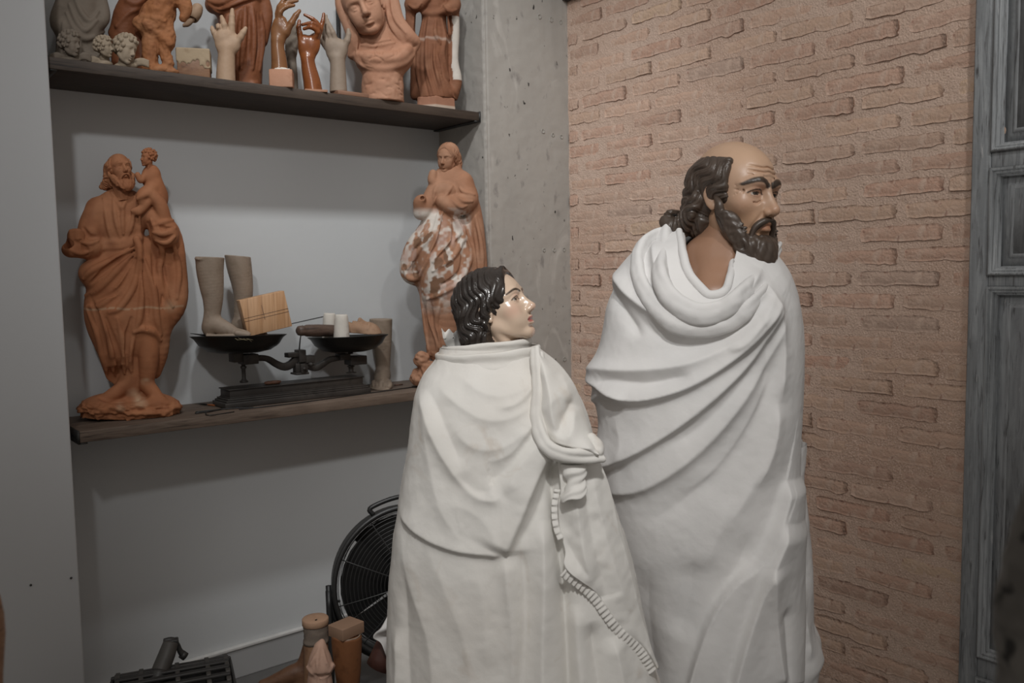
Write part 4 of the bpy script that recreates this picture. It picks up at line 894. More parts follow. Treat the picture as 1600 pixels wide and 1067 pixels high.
hemL = np.c_[lx_, ly_, RM.surf(np.array(lx_), np.array(ly_) + 4) - 3]; hemL[0, 2] = min(hemL[0, 2], 20.); hemL[-1, 2] = min(hemL[-1, 2], 30.)
S = SDF(hemL.min(0) - 16, hemL.max(0) + 16, 1.3); S.chain(hemL, [5, 6.5, 6.5, 6.5, 6.5, 6.5, 6, 4], 1, n=8); V, Q = S.mesh(); V = relax(V, Q, 2) + .6 * vnormals(V, Q) * vnoise(V, 14, 3)[:, None]; solid_part('neck_hem', MA, mf.w(V), Q, m_cloth_m)
m_skin_m = mat('polychrome_skin_tan', tint=True, rough=.42, coat=.25, coat_r=.3, var=.12, scale=9, bump=.0005, bscale=40)
Rm = turned(47, -3, 2); HM, cM = 163, np.array([1152, 304., 10.])
S = head_field(.0095, fem=0., old=1, nose=1.15); V, Q = S.mesh(); V = relax(V, Q, 1, .4)
C = face_paint(V, (.56, .36, .245), (.44, .16, .11), (.52, .21, .13), (.045, .028, .018), (.045, .033, .025), 1.)
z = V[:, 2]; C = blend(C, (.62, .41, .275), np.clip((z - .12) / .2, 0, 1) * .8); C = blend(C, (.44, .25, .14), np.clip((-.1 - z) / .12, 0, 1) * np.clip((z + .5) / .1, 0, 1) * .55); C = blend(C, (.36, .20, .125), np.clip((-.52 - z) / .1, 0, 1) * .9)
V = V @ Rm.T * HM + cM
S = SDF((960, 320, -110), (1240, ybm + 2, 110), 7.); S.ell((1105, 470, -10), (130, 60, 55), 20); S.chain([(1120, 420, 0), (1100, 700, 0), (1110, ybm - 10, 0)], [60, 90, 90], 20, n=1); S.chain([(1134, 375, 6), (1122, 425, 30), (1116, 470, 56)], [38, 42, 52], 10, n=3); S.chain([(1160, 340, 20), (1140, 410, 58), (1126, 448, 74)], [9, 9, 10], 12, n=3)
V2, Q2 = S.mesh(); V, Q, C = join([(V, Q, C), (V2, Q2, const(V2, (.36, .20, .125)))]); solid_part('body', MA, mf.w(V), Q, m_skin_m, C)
m_hair_m = mat('carved_brown_hair', (.085, .060, .045), .42, coat=.25, coat_r=.3, var=.35, scale=25)
V, Q = bald_hair(.0092); V = V @ Rm.T * HM + cM; solid_part('hair', MA, mf.w(V), Q, m_hair_m)
V, Q = beard(.0095).mesh(); V = V @ Rm.T * HM + cM; solid_part('beard', MA, mf.w(V), Q, m_hair_m)
# ------------------------------------------------------------------ clay and plaster pieces on the shelves
class Clay(SDF):
    """a sculpture modelled in units read from an enlarged detail of the photograph: k units per photo pixel from (x0, y0)"""
    def __init__(s, x0, y0, k, fr, lo, hi, h):
        super().__init__(lo, hi, h); s.x0, s.y0, s.k, s.fr = x0, y0, k, fr; s.ext = []
    def front(s, x, y, back=False):
        i = int(np.clip(round((x - s.lo[0]) / s.h), 0, s.n[0] - 1)); j = int(np.clip(round((y - s.lo[1]) / s.h), 0, s.n[1] - 1)); c = s.F[i, j]
        w = np.where(c < 0)[0]
        if not len(w): return None
        m = w[-1]; return s.ax[2][m] + (s.h * c[m] / (c[m] - c[m + 1]) if m + 1 < len(c) else 0)
    def lay(s, pts, r, emb=.35, k=None, op='u', n=6):
        """a fold or groove laid on the front surface along a drawn line"""
        L = spline(pts, n); r = np.interp(np.linspace(0, 1, len(L)), np.linspace(0, 1, np.size(r)), np.atleast_1d(r)) if np.size(r) > 1 else np.full(len(L), float(r))
        P, R_ = [], []
        for (x, y), q in zip(L, r):
            f = s.front(x, y)
            if f is not None: P.append((x, y, f - emb * q)); R_.append(q)
        if len(P) > 1:
            P = np.array(P); z = P[:, 2]; P[:, 2] = np.convolve(np.pad(z, 2, mode='edge'), np.ones(5) / 5, 'valid'); s.chain(P, R_, k if k is not None else r.mean() * 1.1, op, n=1)
        return s
    def folds(s, L, r, emb=.3, k=None):
        for p in L: s.lay(p, [r * .35, r, r, r * .45], emb - .22, (k or r) * .62)
        return s
    def grooves(s, L, r, k=None):
        for p in L: s.lay(p, [r * .4, r * 1.1, r * 1.1, r * .4], -.0, (k if k is not None else r) * .6, 's')
        return s
    def add(s, V, Q): s.ext.append((V, Q))
    def done(s, it=1):
        V, Q = s.mesh(); V = relax(V, Q, it, .35)
        for v, q in s.ext: V, Q = np.vstack([V, v]), np.vstack([Q, q + len(V)])
        s.U = V; return V, Q
    def px(s, V): return np.c_[s.x0 + V[:, 0] / s.k, s.y0 + V[:, 1] / s.k, V[:, 2] / s.k]
    def world(s, V): return s.fr.w(s.px(V))
def ubase(fr, x0, y0, k, z):
    """the height z as a y in detail units"""
    return (fr.y_at(z) - y0) * k
def mini_head(c, H, yaw, pitch, roll, h=.022, fem=.6, hair='bob', beardy=False, eyes='open', mouth=0., old=0., neck=True, nose=1., hd=.035, hn=7.):
    """small sculpted head as one joined skin, in the units of c and H"""
    R_ = turned(yaw, pitch, roll); V, Q = head_field(h, fem=fem, eyes=eyes, mouth=mouth, old=old, neck=neck, nose=nose, lo=(-.5, -.62, -.95 if neck else -.6)).mesh(); P = [(V, Q)]
    if hair == 'bob': P.append(bob_hair(h, .5, n=hn, depth=hd))
    if hair == 'curl':
        S = SDF((-.6, -.75, -.6), (.6, .6, .68), h); S.ell((0, -.09, .14), (.345, .44, .37)); S.ell((0, .5, -.14), (.33, .36, .5), .04, 's'); r = np.random.default_rng(4); pts = []
        for _ in range(600):
            az, el = r.uniform(-180, 180), r.uniform(-40, 88); q = cran(az, el, 1.08)
            if q[1] > .16 and q[2] < .30: continue
            if all(np.linalg.norm(q - p_) > .13 for p_ in pts): pts.append(q)
        for q in pts:
            n_ = (q - np.array([0, -.07, .1])); n_ /= np.linalg.norm(n_); S.ell(q, .085, .015)
            e = np.cross(n_, [.3, .5, .8]); e /= np.linalg.norm(e); S.chain([q + n_ * .085 + e * .05, q + n_ * .095, q + n_ * .085 + np.cross(n_, e) * .05], .016, .012, 's', n=3)
        P.append(S.mesh())
    if hair == 'bald': P.append(bald_hair(h, depth=hd))
    if beardy: v_, q_ = beard(h, long_=1.15).mesh(); P.append((v_ * [1.12, 1.06, 1.06], q_))
    o = 0; VV, QQ = [], []
    for v, q in P: VV.append(v); QQ.append(q + o); o += len(v)
    return np.vstack(VV) @ R_.T * H + np.asarray(c, float), np.vstack(QQ)
def clay_extra(lt, dk):
    def f(N, L, tc, src, mixin, noise, ramp):
        src = mixin(src, ramp(noise(7, 6), .42, .7), lt); src = mixin(src, ramp(noise(24, 6), .55, .75), dk); return src
    return f
def terracotta(name, c, lt=None, dk=None, **k):
    lt = lt or tuple(min(v * 1.25 + .02, 1) for v in c); dk = dk or tuple(v * .72 for v in c); a = dict(rough=.75, bump=.0009, bscale=90, spec=.3); a.update(k); return mat(name, c, extra=clay_extra(lt, dk), **a)
m_terra = terracotta('terracotta', (0.37, 0.137, 0.0621), (0.446, 0.183, 0.0909), (0.283, 0.0959, 0.0424))
m_terra_p = mat('terracotta_tinted', tint=True, rough=.78, var=.18, scale=22, bump=.0009, bscale=90, spec=.3)
m_pinkclay = terracotta('pink_clay', (0.397, 0.202, 0.125), (0.452, 0.25, 0.164), (0.325, 0.155, 0.091))
m_redclay = terracotta('red_brown_clay', (0.198, 0.0689, 0.0297), (0.246, 0.0972, 0.0464), (0.135, 0.0449, 0.0186), rough=.55)
m_orangeclay = terracotta('orange_rough_clay', (0.317, 0.127, 0.0508), (0.388, 0.189, 0.092), (0.194, 0.0698, 0.0283), bump=.003, bscale=55)
m_greyclay = terracotta('grey_clay', (0.196, 0.16, 0.126), (0.24, 0.199, 0.159), (0.144, 0.117, 0.0903))
m_cream = terracotta('cream_plaster', (0.344, 0.275, 0.201), (0.396, 0.32, 0.239), (0.249, 0.184, 0.122))
m_varn = terracotta('varnished_brown_wood', (0.211, 0.0636, 0.0186), (0.262, 0.0864, 0.0279), (0.144, 0.0412, 0.0124), rough=.3, coat=.35, coat_r=.2, bump=.0003)
m_varn2 = terracotta('varnished_red_wood', (0.206, 0.0903, 0.0368), (0.241, 0.112, 0.049), (0.142, 0.0579, 0.0215), rough=.33, coat=.3, coat_r=.2, bump=.0003)
m_beige = terracotta('beige_plaster', (0.386, 0.26, 0.171), (0.42, 0.296, 0.205), (0.328, 0.208, 0.129), rough=.6)
m_putty = terracotta('putty_plaster', (0.275, 0.212, 0.16), (0.312, 0.248, 0.195), (0.221, 0.168, 0.121), rough=.6)
m_white = terracotta('white_plaster', (.62, .58, .52), (.68, .64, .58), (.5, .45, .39))
m_lwood = mat('raw_pale_wood', (.44, .27, .15), .6, extra=wood_extra((.30, .155, .075), (.50, .33, .2), (1, 1, 9)), bump=.0003)
m_mwood = mat('brown_wood', (.19, .09, .045), .5, extra=wood_extra((.11, .05, .025), (.24, .13, .07)), bump=.0004)
def YFr(x, y, Y): return Frame(x, y, onY(x, y, Y))
def YZFr(x, y, z): return Frame(x, y, onZ(x, y, z))
def sculpture(name, label, cat, S, m, paint=None, group=None, it=1, rough_=None, base_z=None, rq=1.):
    V, Q = S.done(it)
    if rough_:
        N = vnormals(V, Q); amp, sc, fn = rough_; V = V + N * (fn(V) * amp * (vnoise(V * [1, rq, 1], sc, 2) + .6 * vnoise(V * [1, rq, 1], sc * .45, 3)))[:, None]
    C = paint(V) if paint else None
    W_ = S.world(V)
    if base_z is not None: W_[:, 2] = np.maximum(W_[:, 2], base_z + .0005)
    return solo(name, label, cat, W_, outward(W_ - W_.mean(0), Q), m, C, group=group)
one = lambda V: np.ones(len(V))
# ---- bearded saint with the child on his arm, on the lower shelf
k = 2.32; fr = YZFr(203, 656, ZS2); fr = Frame(203, 640, fr.p0 + np.array([.02, .07, 0]) + np.array([0, 0, .012])); x0, y0 = 80, 220; yb = ubase(fr, x0, y0, k, ZS2)
S = Clay(x0, y0, k, fr, (20, 15, -170), (500, yb + 6, 170), 3.3)
S.ell((285, yb - 30, 0), (186, 62, 118)); S.ell((360, 960, 25), (105, 45, 80), 20); S.ell((330, 930, 10), (60, 40, 60), 25); S.ell((180, yb - 28, 30), (75, 38, 70), 20)
S.box((285, yb + 40, 0), (300, 40, 200), 0, 's')
S.ell((268, 470, -5), (120, 140, 66), 30); S.ell((275, 610, 0), (158, 190, 78), 40); S.chain([(225, 640, 8), (235, 760, 8), (245, 835, 0)], [82, 66, 52], 30); S.chain([(375, 640, -10), (385, 760, -15), (372, 835, -20)], [62, 42, 30], 25)
S.ell((252, 290, 0), (92, 118, 60), 20); S.chain([(170, 245, 0), (250, 225, -8), (345, 245, 0)], [38, 48, 38], 25); S.ell((160, 480, 15), (62, 52, 50), 30)
S.ell((258, 880, 60), (120, 70, 70), 8, 's'); S.box((330, 850, 50), (48, 120, 30), 4, 's') if False else None
S.chain([(345, 690, 30), (352, 790, 34), (345, 880, 26)], [40, 37, 25], 10); S.chain([(345, 880, 24), (368, 905, 40), (398, 935, 62)], [26, 25, 16], 10)
S.chain([(292, 800, 5), (300, 880, 5), (300, 925, 0)], [34, 26, 24], 12); S.chain([(285, 840, -10), (262, 890, 0), (210, 925, 20), (178, 945, 30)], [34, 28, 22, 12], 14)
S.chain([(345, 250, -20), (430, 330, -25), (458, 470, -25), (452, 590, -25), (415, 680, -30)], [30, 38, 36, 42, 22], 22)                      # mantle on the right
S.chain([(380, 380, -20), (405, 480, -25), (400, 600, -28)], [46, 52, 46], 25); S.chain([(165, 250, 8), (140, 320, 18), (140, 385, 25)], [42, 44, 40], 18); S.chain([(150, 385, 30), (105, 388, 45), (85, 372, 55)], [40, 38, 30], 14)   # right arm and wide cuff
S.ell((78, 395, 55), (38, 30, 36), 8); S.ell((70, 378, 68), (22, 26, 22), 6, 's'); S.chain([(95, 372, 55), (85, 345, 62)], [24, 24], 8)
for i in range(4): S.chain([(78 - 4 + i * 3, 332 + i * 9, 75), (100, 330 + i * 9, 84), (118, 336 + i * 9, 76)], [8, 8.5, 6], 3)
S.chain([(345, 255, 10), (408, 320, 28), (418, 345, 35)], [40, 46, 44], 18); S.ell((405, 340, 34), (50, 44, 46), 14); S.chain([(415, 310, 40), (392, 235, 52), (355, 195, 60)], [26, 25, 20], 8)   # left arm carrying
S.chain([(350, 195, 66), (328, 205, 76), (312, 215, 78)], [16, 12, 7], 5)
S.ell((362, 135, 30), (36, 46, 28), 10); S.chain([(378, 165, 28), (396, 205, 20), (398, 245, 10)], [30, 28, 18], 12); S.chain([(360, 180, 45), (325, 205, 62), (332, 240, 60), (305, 258, 66)], [26, 20, 15, 10], 8); S.chain([(365, 190, 40), (345, 230, 58), (318, 262, 62), (294, 258, 64)], [22, 17, 12, 8], 6)
S.chain([(345, 120, 38), (325, 148, 55), (312, 130, 60)], [14, 12, 11], 6)
S.folds([[(190, 210), (205, 300), (220, 370)], [(225, 215), (235, 290), (250, 350)], [(262, 225), (258, 290), (262, 340)], [(300, 250), (290, 310), (275, 350)], [(320, 270), (318, 340), (330, 400)]], 9)
S.lay([(195, 372), (250, 372), (300, 362), (318, 355)], 13, .2); S.lay([(195, 390), (250, 388), (300, 375)], 9, .3); S.chain([(308, 360, 70), (318, 390, 74), (322, 425, 74)], [14, 12, 9], 6)
S.folds([[(310, 385), (230, 430), (150, 470), (118, 500)], [(312, 392), (240, 470), (170, 540), (125, 560)], [(315, 400), (270, 500), (190, 590), (130, 600)], [(318, 405), (300, 520), (250, 600), (210, 620)], [(320, 420), (330, 520), (318, 640), (300, 690)], [(335, 430), (370, 540), (380, 640), (395, 700)], [(130, 610), (170, 700), (185, 770), (200, 830)], [(175, 620), (215, 720), (225, 830)], [(240, 640), (262, 740), (265, 838)], [(300, 690), (330, 680), (365, 690), (395, 720)], [(300, 700), (282, 770), (290, 830)]], 13, .25, 12)
S.grooves([[(300, 400), (215, 455), (140, 520)], [(305, 430), (255, 530), (170, 575)], [(200, 640), (240, 760), (245, 830)], [(330, 440), (345, 560), (345, 680)], [(290, 640), (275, 720), (275, 820)], [(400, 420), (410, 520), (400, 590)], [(120, 320), (140, 350), (175, 350)], [(385, 300), (410, 325), (445, 320)], [(380, 350), (410, 362), (440, 345)], [(110, 365), (130, 400), (130, 420)], [(350, 300), (372, 420), (372, 520)], [(140, 560), (180, 660), (200, 760)]], 10)
S.folds([[(360, 290), (400, 400), (392, 470), (420, 560)], [(440, 360), (462, 470), (455, 570)], [(390, 470), (400, 540), (440, 600)]], 11); S.folds([[(368, 310), (400, 300), (440, 290)], [(365, 335), (405, 340), (448, 318)], [(375, 365), (415, 372), (445, 350)]], 9); S.folds([[(100, 365), (140, 375), (172, 365)], [(75, 400), (110, 410), (150, 400)]], 8)
S.lay([(222, 190), (235, 215), (255, 250)], 6); S.lay([(292, 190), (275, 215), (258, 245)], 6)
S.add(*mini_head((246, 108, 18), 124, 24, 14, -3, .018, fem=.1, hair='bald', beardy=True, old=1., nose=1., hd=.05))
S.add(*mini_head((350, 66, 40), 62, -62, 2, 0, .03, fem=.9, hair='curl', hd=.05))
def jp(V):
    C = const(V, (0.369, 0.148, 0.0681)); y = V[:, 1]; C = blend(C, (0.452, 0.211, 0.11), np.clip(vnoise(V, 90, 3) * .8, 0, .7)); C = blend(C, (0.275, 0.1, 0.0454), np.clip(vnoise(V, 40, 8) * .9 - .1, 0, .6))
    l = np.abs(y - (606 - .02 * (V[:, 0] - 250) + 3 * np.sin(V[:, 0] * .05))); C = blend(C, (0.507, 0.344, 0.219), np.clip(1 - l / 6, 0, 1) * .75 * (vnoise(V, 14, 1) > -.5)); d = np.sqrt((V[:, 0] - 432) ** 2 + (y - 598) ** 2); C = blend(C, (0.495, 0.316, 0.197), np.clip(1 - d / 32, 0, 1) * .7)
    for (x, yy, r) in ((345, 868, 20), (298, 912, 26), (320, 940, 26), (250, 955, 18)): d = np.sqrt((V[:, 0] - x) ** 2 + ((y - yy) * 1.5) ** 2); C = blend(C, (0.55, 0.383, 0.25), np.clip(1.3 - d / r, 0, 1) * (.6 + .5 * vnoise(V, 16, 5)))
    rk = np.clip((y - 935) / 30, 0, 1); return blend(C, (0.463, 0.201, 0.0942), rk * np.clip(.5 + vnoise(V, 30, 2), 0, 1) * .7)
sculpture('saint_statue', 'brown terracotta statue of a bearded robed man carrying a small child on his arm', 'statue', S, m_terra_p, jp, rough_=(13., 34, lambda V: np.clip((V[:, 1] - 935) / 25, 0, 1) * (V[:, 1] < yb - 3) + .0), base_z=ZS2, rq=2.6)
# ---- standing woman statue with flaking white ground
k = 2.806; x0, y0 = 600, 210; fr = Frame(690, 560, onY(690, 560, 2.615)); yb = ubase(fr, x0, y0, k, ZS2)
S = Clay(x0, y0, k, fr, (60, 20, -150), (480, yb + 6, 170), 3.6)
S.ell((285, 240, 0), (80, 92, 52)); S.chain([(225, 205, 0), (285, 180, -8), (350, 215, -5)], [32, 46, 40], 20); S.ell((262, 330, 0), (62, 60, 46), 25)
S.chain([(258, 350, 0), (235, 470, 8), (250, 620, 10), (268, 780, 5), (250, 930, 5)], [68, 100, 112, 88, 66], 30); S.chain([(330, 420, -5), (350, 560, -5), (330, 700, -5)], [55, 70, 60], 30)
S.chain([(205, 410, 25), (150, 480, 30), (112, 560, 30), (112, 615, 30), (160, 640, 25)], [36, 46, 40, 34, 30], 14)
S.chain([(345, 200, -10), (388, 330, -6), (410, 500, 0), (412, 640, 0), (380, 820, 0), (335, 950, 0)], [36, 38, 38, 40, 46, 44], 25)
S.chain([(232, 225, 20), (180, 330, 45), (162, 345, 52)], [34, 36, 32], 14); S.chain([(165, 345, 52), (158, 305, 70), (168, 288, 84)], [32, 28, 18], 8); S.ell((170, 288, 96), (9, 9, 14), 2, 's')
S.chain([(345, 215, 15), (362, 290, 32), (300, 318, 58), (255, 300, 70)], [44, 50, 44, 30], 14); S.chain([(215, 175, 30), (212, 205, 38), (225, 225, 40)], [18, 20, 12], 8)
S.ell((262, 255, 52), (50, 40, 22), 10)
S.ell((200, yb - 45, 10), (85, 50, 70), 10); S.ell((165, 985, 40), (34, 40, 34), 8); S.ell((190, 1030, 40), (40, 42, 36), 8); S.ell((300, yb - 40, 0), (120, 60, 80), 20); S.box((250, yb + 40, 0), (300, 40, 200), 0, 's')
S.folds([[(240, 345), (215, 440), (150, 520), (105, 590)], [(255, 350), (235, 450), (190, 560), (150, 630)], [(290, 350), (330, 430), (280, 480), (215, 560)], [(310, 360), (350, 440), (300, 540), (215, 600)], [(320, 380), (380, 520), (330, 640), (240, 700), (190, 720)], [(190, 700), (200, 800), (235, 900), (230, 960)], [(250, 720), (230, 820), (245, 930)], [(160, 690), (180, 820), (195, 940)], [(400, 360), (425, 500), (430, 620)], [(370, 400), (395, 540), (390, 640), (330, 760)], [(200, 400), (165, 460), (130, 500)], [(90, 590), (110, 630), (150, 630), (170, 590)]], 11, .25, 10)
S.grooves([[(260, 360), (240, 470), (200, 540)], [(300, 380), (300, 470), (240, 540)], [(205, 720), (215, 830), (240, 920)], [(345, 480), (330, 600), (250, 660)], [(380, 340), (405, 480), (408, 600)], [(130, 560), (140, 610), (160, 600)]], 8); S.folds([[(330, 240), (350, 260), (395, 270)], [(310, 270), (345, 300), (385, 300)], [(300, 230), (280, 260), (262, 285)], [(230, 230), (220, 270), (215, 310)], [(290, 290), (330, 325), (360, 320)]], 8)
S.add(*mini_head((279, 104, 10), 122, -28, -10, 4, .02, fem=1, eyes='closed', hair='bob', hn=6.)); S.chain([(318, 120, -5), (326, 160, -2), (318, 190, 8)], [16, 16, 10], 5)
def vp(V):
    C = const(V, (0.379, 0.188, 0.11)); x, y = V[:, 0], V[:, 1]; C = blend(C, (0.435, 0.248, 0.159), np.clip(.5 + vnoise(V, 60, 3), 0, 1) * .6); C = blend(C, (0.304, 0.138, 0.0736), np.clip(vnoise(V, 40, 8) * .9, 0, .5))
    reg = np.clip((y - 325) / 25, 0, 1) * np.clip((790 - y) / 90, 0, 1) * np.clip((385 - x) / 30, 0, 1); n = vnoise(V * [1, .45, 1], 34, 5) + .6 * vnoise(V, 14, 6) + .12
    C = blend(C, (.68, .63, .57), np.clip(n * 2.6 + .25, 0, 1) * reg * .92); C = blend(C, (.50, .33, .27), np.clip(vnoise(V * [1, .4, 1], 26, 9) * 2 - .3, 0, 1) * reg * .7)
    for (cx, cy, rx, ry, t) in ((238, 565, 20, 26, .4), (270, 540, 9, 28, -.2), (288, 568, 22, 12, -.6), (225, 665, 22, 38, .1), (250, 640, 18, 14, 0), (150, 475, 16, 26, .6), (192, 455, 10, 30, .7), (95, 580, 10, 14, 0), (140, 615, 14, 12, 0)):
        dx, dy_ = x - cx, y - cy; u = (dx * np.cos(t) + dy_ * np.sin(t)) / rx; w = (-dx * np.sin(t) + dy_ * np.cos(t)) / ry; C = blend(C, (.23, .125, .075), np.clip((1.1 - np.sqrt(u * u + w * w) + .35 * vnoise(V, 10, 4)) * 6, 0, 1) * (V[:, 2] > 10))
    return C
sculpture('madonna_statue', 'pale terracotta standing woman statue with flaking white plaster, behind the dark-haired figure', 'statue', S, m_terra_p, vp, base_z=ZS2, rough_=(9., 26, lambda V: np.clip((V[:, 1] - 945) / 20, 0, 1)))
# ---- top shelf, left to right
def top(x, y, Y, k, x0, y0):
    fr = Frame(x, y, onY(x, y, Y)); return fr, ubase(fr, x0, y0, k, ZS1)
x0, y0, k = 60, 0, 4.571
fr, yb = top(130, 90, 2.775, k, x0, y0); S = Clay(x0, y0, k, fr, (60, -560, -230), (540, yb + 10, 230), 8.)
S.chain([(300, yb - 60, 0), (300, 200, 0), (312, 0, 0), (315, -140, 0)], [185, 165, 135, 95], 40); S.ell((300, yb - 60, 60), (190, 120, 130), 60); S.chain([(190, 20, 20), (160, 180, 60), (280, 290, 130), (390, 270, 120)], [70, 75, 60, 40], 40); S.chain([(430, 0, 20), (450, 150, 60), (360, 240, 130)], [60, 60, 45], 30)
S.folds([[(220, 60), (280, 200), (340, 260), (420, 180)], [(200, 120), (270, 270), (350, 320), (470, 240)], [(260, 20), (310, 130), (370, 190), (430, 110)], [(180, 200), (190, 330), (200, 420)], [(300, 330), (300, 420), (310, 480)], [(400, 300), (420, 380), (430, 460)]], 20, .2, 16); S.box((300, yb + 100, 0), (400, 100, 300), 0, 's')
S.add(*mini_head((318, -300, 20), 240, 25, -15, 0, .03, hair='bob')); sculpture('draped_statue', 'grey clay draped seated figure at the left end of the top shelf', 'statue', S, m_greyclay, base_z=ZS1)
def cherub(name, label, cx, cy, H, yaw, pitch, roll, Y, m, wing, mouth=.0):
    fr, yb = top(x0 + cx / k, 95, Y, k, x0, y0); S = Clay(x0, y0, k, fr, (cx - 240, cy - 150, -150), (cx + 240, yb + 8, 200), 5.)
    S.ell((cx, yb - 22, 10), (H * .42, 34, 70)); S.chain([(cx, cy + 20, 0), (cx, yb - 20, 0)], [H * .2, H * .3], 10, n=1)
    for q in wing:
        for i in range(4): S.chain([(cx + q * H * .25, yb - 30 - i * 8, 20 + i * 6), (cx + q * H * .55, yb - 40 - i * 9, 30), (cx + q * H * .8, yb - 20 - i * 14, 20)], [14, 15, 7], 5)
    S.box((cx, yb + 60, 0), (300, 60, 300), 0, 's'); S.add(*mini_head((cx, cy, 60), H, yaw, pitch, roll, .024, fem=1, hair='curl', neck=False, mouth=mouth, nose=.7, hd=.05)); sculpture(name, label, 'sculpture', S, m, base_z=ZS1)
cherub('cherub_head', 'small grey cherub head at the far left end of the top shelf', 228, 328, 180, 52, -4, 0, 2.66, m_greyclay, (-1, 1))
cherub('cherub_head', 'curly brownish cherub head half hidden behind the pale cherub head', 470, 350, 150, 60, 0, -6, 2.655, m_cream, (-1,))
cherub('cherub_head', 'pale cream cherub head with open mouth, tilted down beside the orange animal', 622, 368, 205, 48, -12, 12, 2.645, m_cream, (1,), .8)
fr, yb = top(200, 60, 2.75, k, x0, y0); S = Clay(x0, y0, k, fr, (440, -300, -170), (860, yb + 8, 170), 7.)
S.chain([(610, 260, 0), (640, 120, 10), (720, 0, 20), (760, -130, 10)], [95, 110, 118, 80], 30); S.chain([(520, 230, 10), (600, 150, 30), (700, 40, 60)], [24, 50, 60], 25); S.chain([(700, 230, 0), (735, 330, 0), (745, yb - 20, 0)], [70, 58, 62], 20); S.chain([(590, 260, 0), (600, yb - 20, 0)], [80, 72], 20, n=1); S.lay([(640, 40), (700, 60), (760, 20)], 18); S.lay([(560, 210), (640, 130), (700, 100)], 14)
S.box((650, yb + 60, 0), (400, 60, 300), 0, 's'); sculpture('torso_fragment', 'smooth red-brown clay torso fragment leaning behind the pale cherub head', 'sculpture', S, m_redclay, base_z=ZS1)
fr, yb = top(255, 80, 2.665, k, x0, y0); S = Clay(x0, y0, k, fr, (660, -260, -170), (1120, yb + 8, 190), 6.)
S.ell((850, 110, 0), (130, 120, 90)); S.chain([(720, 165, 20), (790, 200, 30), (870, 170, 30)], [46, 70, 80], 30); S.chain([(870, 90, 10), (910, -20, 20), (960, -90, 30)], [105, 95, 80], 30); S.chain([(960, -60, 40), (1030, 20, 60), (1050, 90, 70), (1035, 150, 75)], [70, 58, 46, 28], 25); S.ell((985, -130, 20), (40, 70, 30), 15)
S.chain([(800, 220, 20), (800, 340, 30), (795, 470, 30)], [66, 60, 58], 20); S.chain([(905, 200, 30), (920, 300, 40), (905, 380, 50), (930, 470, 50)], [62, 60, 44, 42], 20); S.ell((850, yb - 30, 20), (120, 50, 100), 20); S.ell((950, yb - 22, 50), (50, 32, 50), 12)
S.lay([(760, 190), (850, 260), (940, 330)], 22, .2); S.lay([(740, 130), (820, 150), (900, 175)], 16); S.box((850, yb + 60, 0), (400, 60, 300), 0, 's')
sculpture('animal_model', 'rough orange clay sitting animal model with a bowed head', 'sculpture', S, m_orangeclay, rough_=(5.5, 40, one), base_z=ZS1)
# stump on a dark turned stand, behind the block
fr, yb = top(292, 80, 2.77, k, x0, y0); t = thing('arm_fragment', 'small beige arm stump held up on a dark turned wooden stand', 'sculpture', tuple(fr.w(np.array([[292, yb / k, 0.]]))[0])); t.location.z = ZS1
V, Q = lathe([(.001, 0), (.028, 0), (.028, .006), (.012, .012), (.006, .03), (.0085, .055), (.011, .062), (.008, .068), (.013, .078), (.016, .092), (.011, .105), (.013, .112), (.007, .118), (.001, .12)], tuple(t.location), (-.12, 0, 1), 20); part('stand', t, V, Q, m_mwood if False else mat('dark_turned_wood', (.055, .026, .018), .4, var=.3, scale=20))
S = Clay(x0, y0, k, fr, (1030, 10, -90), (1220, 230, 110), 5.); S.chain([(1105, 120, 0), (1120, 95, 8), (1132, 70, 10)], [48, 50, 44], 8); S.ell((1095, 150, 10), (34, 40, 34), 10, 's'); S.chain([(1040, 190, 10), (1070, 170, 12), (1100, 140, 10)], [18, 22, 22], 8); S.box((1040, 235, 0), (60, 40, 60), 4, 's'); V, Q = S.done(); part('stump', t, S.world(V), Q, m_beige)
# chipped block
p = onY(304, 110, 2.665); s_ = .00165; t = thing('wood_block', 'chipped pale wooden block in front of the small arm stump', 'block', (p[0], p[1], ZS1)); ztop = onY(300, 79, 2.665)[2]; hb = ztop - ZS1
Rb = rotm((0, 0, 1), 24)
V, Q = bevbox((p[0], p[1], ZS1 + hb * .46), (.046, .036, hb * .46), .002, Rb); part('block', t, V, Q, m_mwood)
S = SDF((-.056, -.046, .0), (.056, .046, hb + .006), .0022); S.box((0, 0, hb * .66), (.0485, .0385, hb * .34), 0, rnd=.004)
for i in range(16): a = rng.uniform(-.05, .05); S.ell((a, -.042, hb * (.36 + .10 * np.sin(i * 2.3)) + rng.uniform(-.004, .006)), (.006, .012, .010), .003, 's'); S.ell((-.052, a * .8, hb * .40 + rng.uniform(-.004, .008)), (.012, .006, .010), .003, 's')
V, Q = S.mesh(); V = V @ Rb + np.array([p[0], p[1], ZS1]); part('chipped_layer', t, V, Q, terracotta('chipped_gesso', (.36, .275, .18), (.43, .33, .225), (.27, .19, .115)))
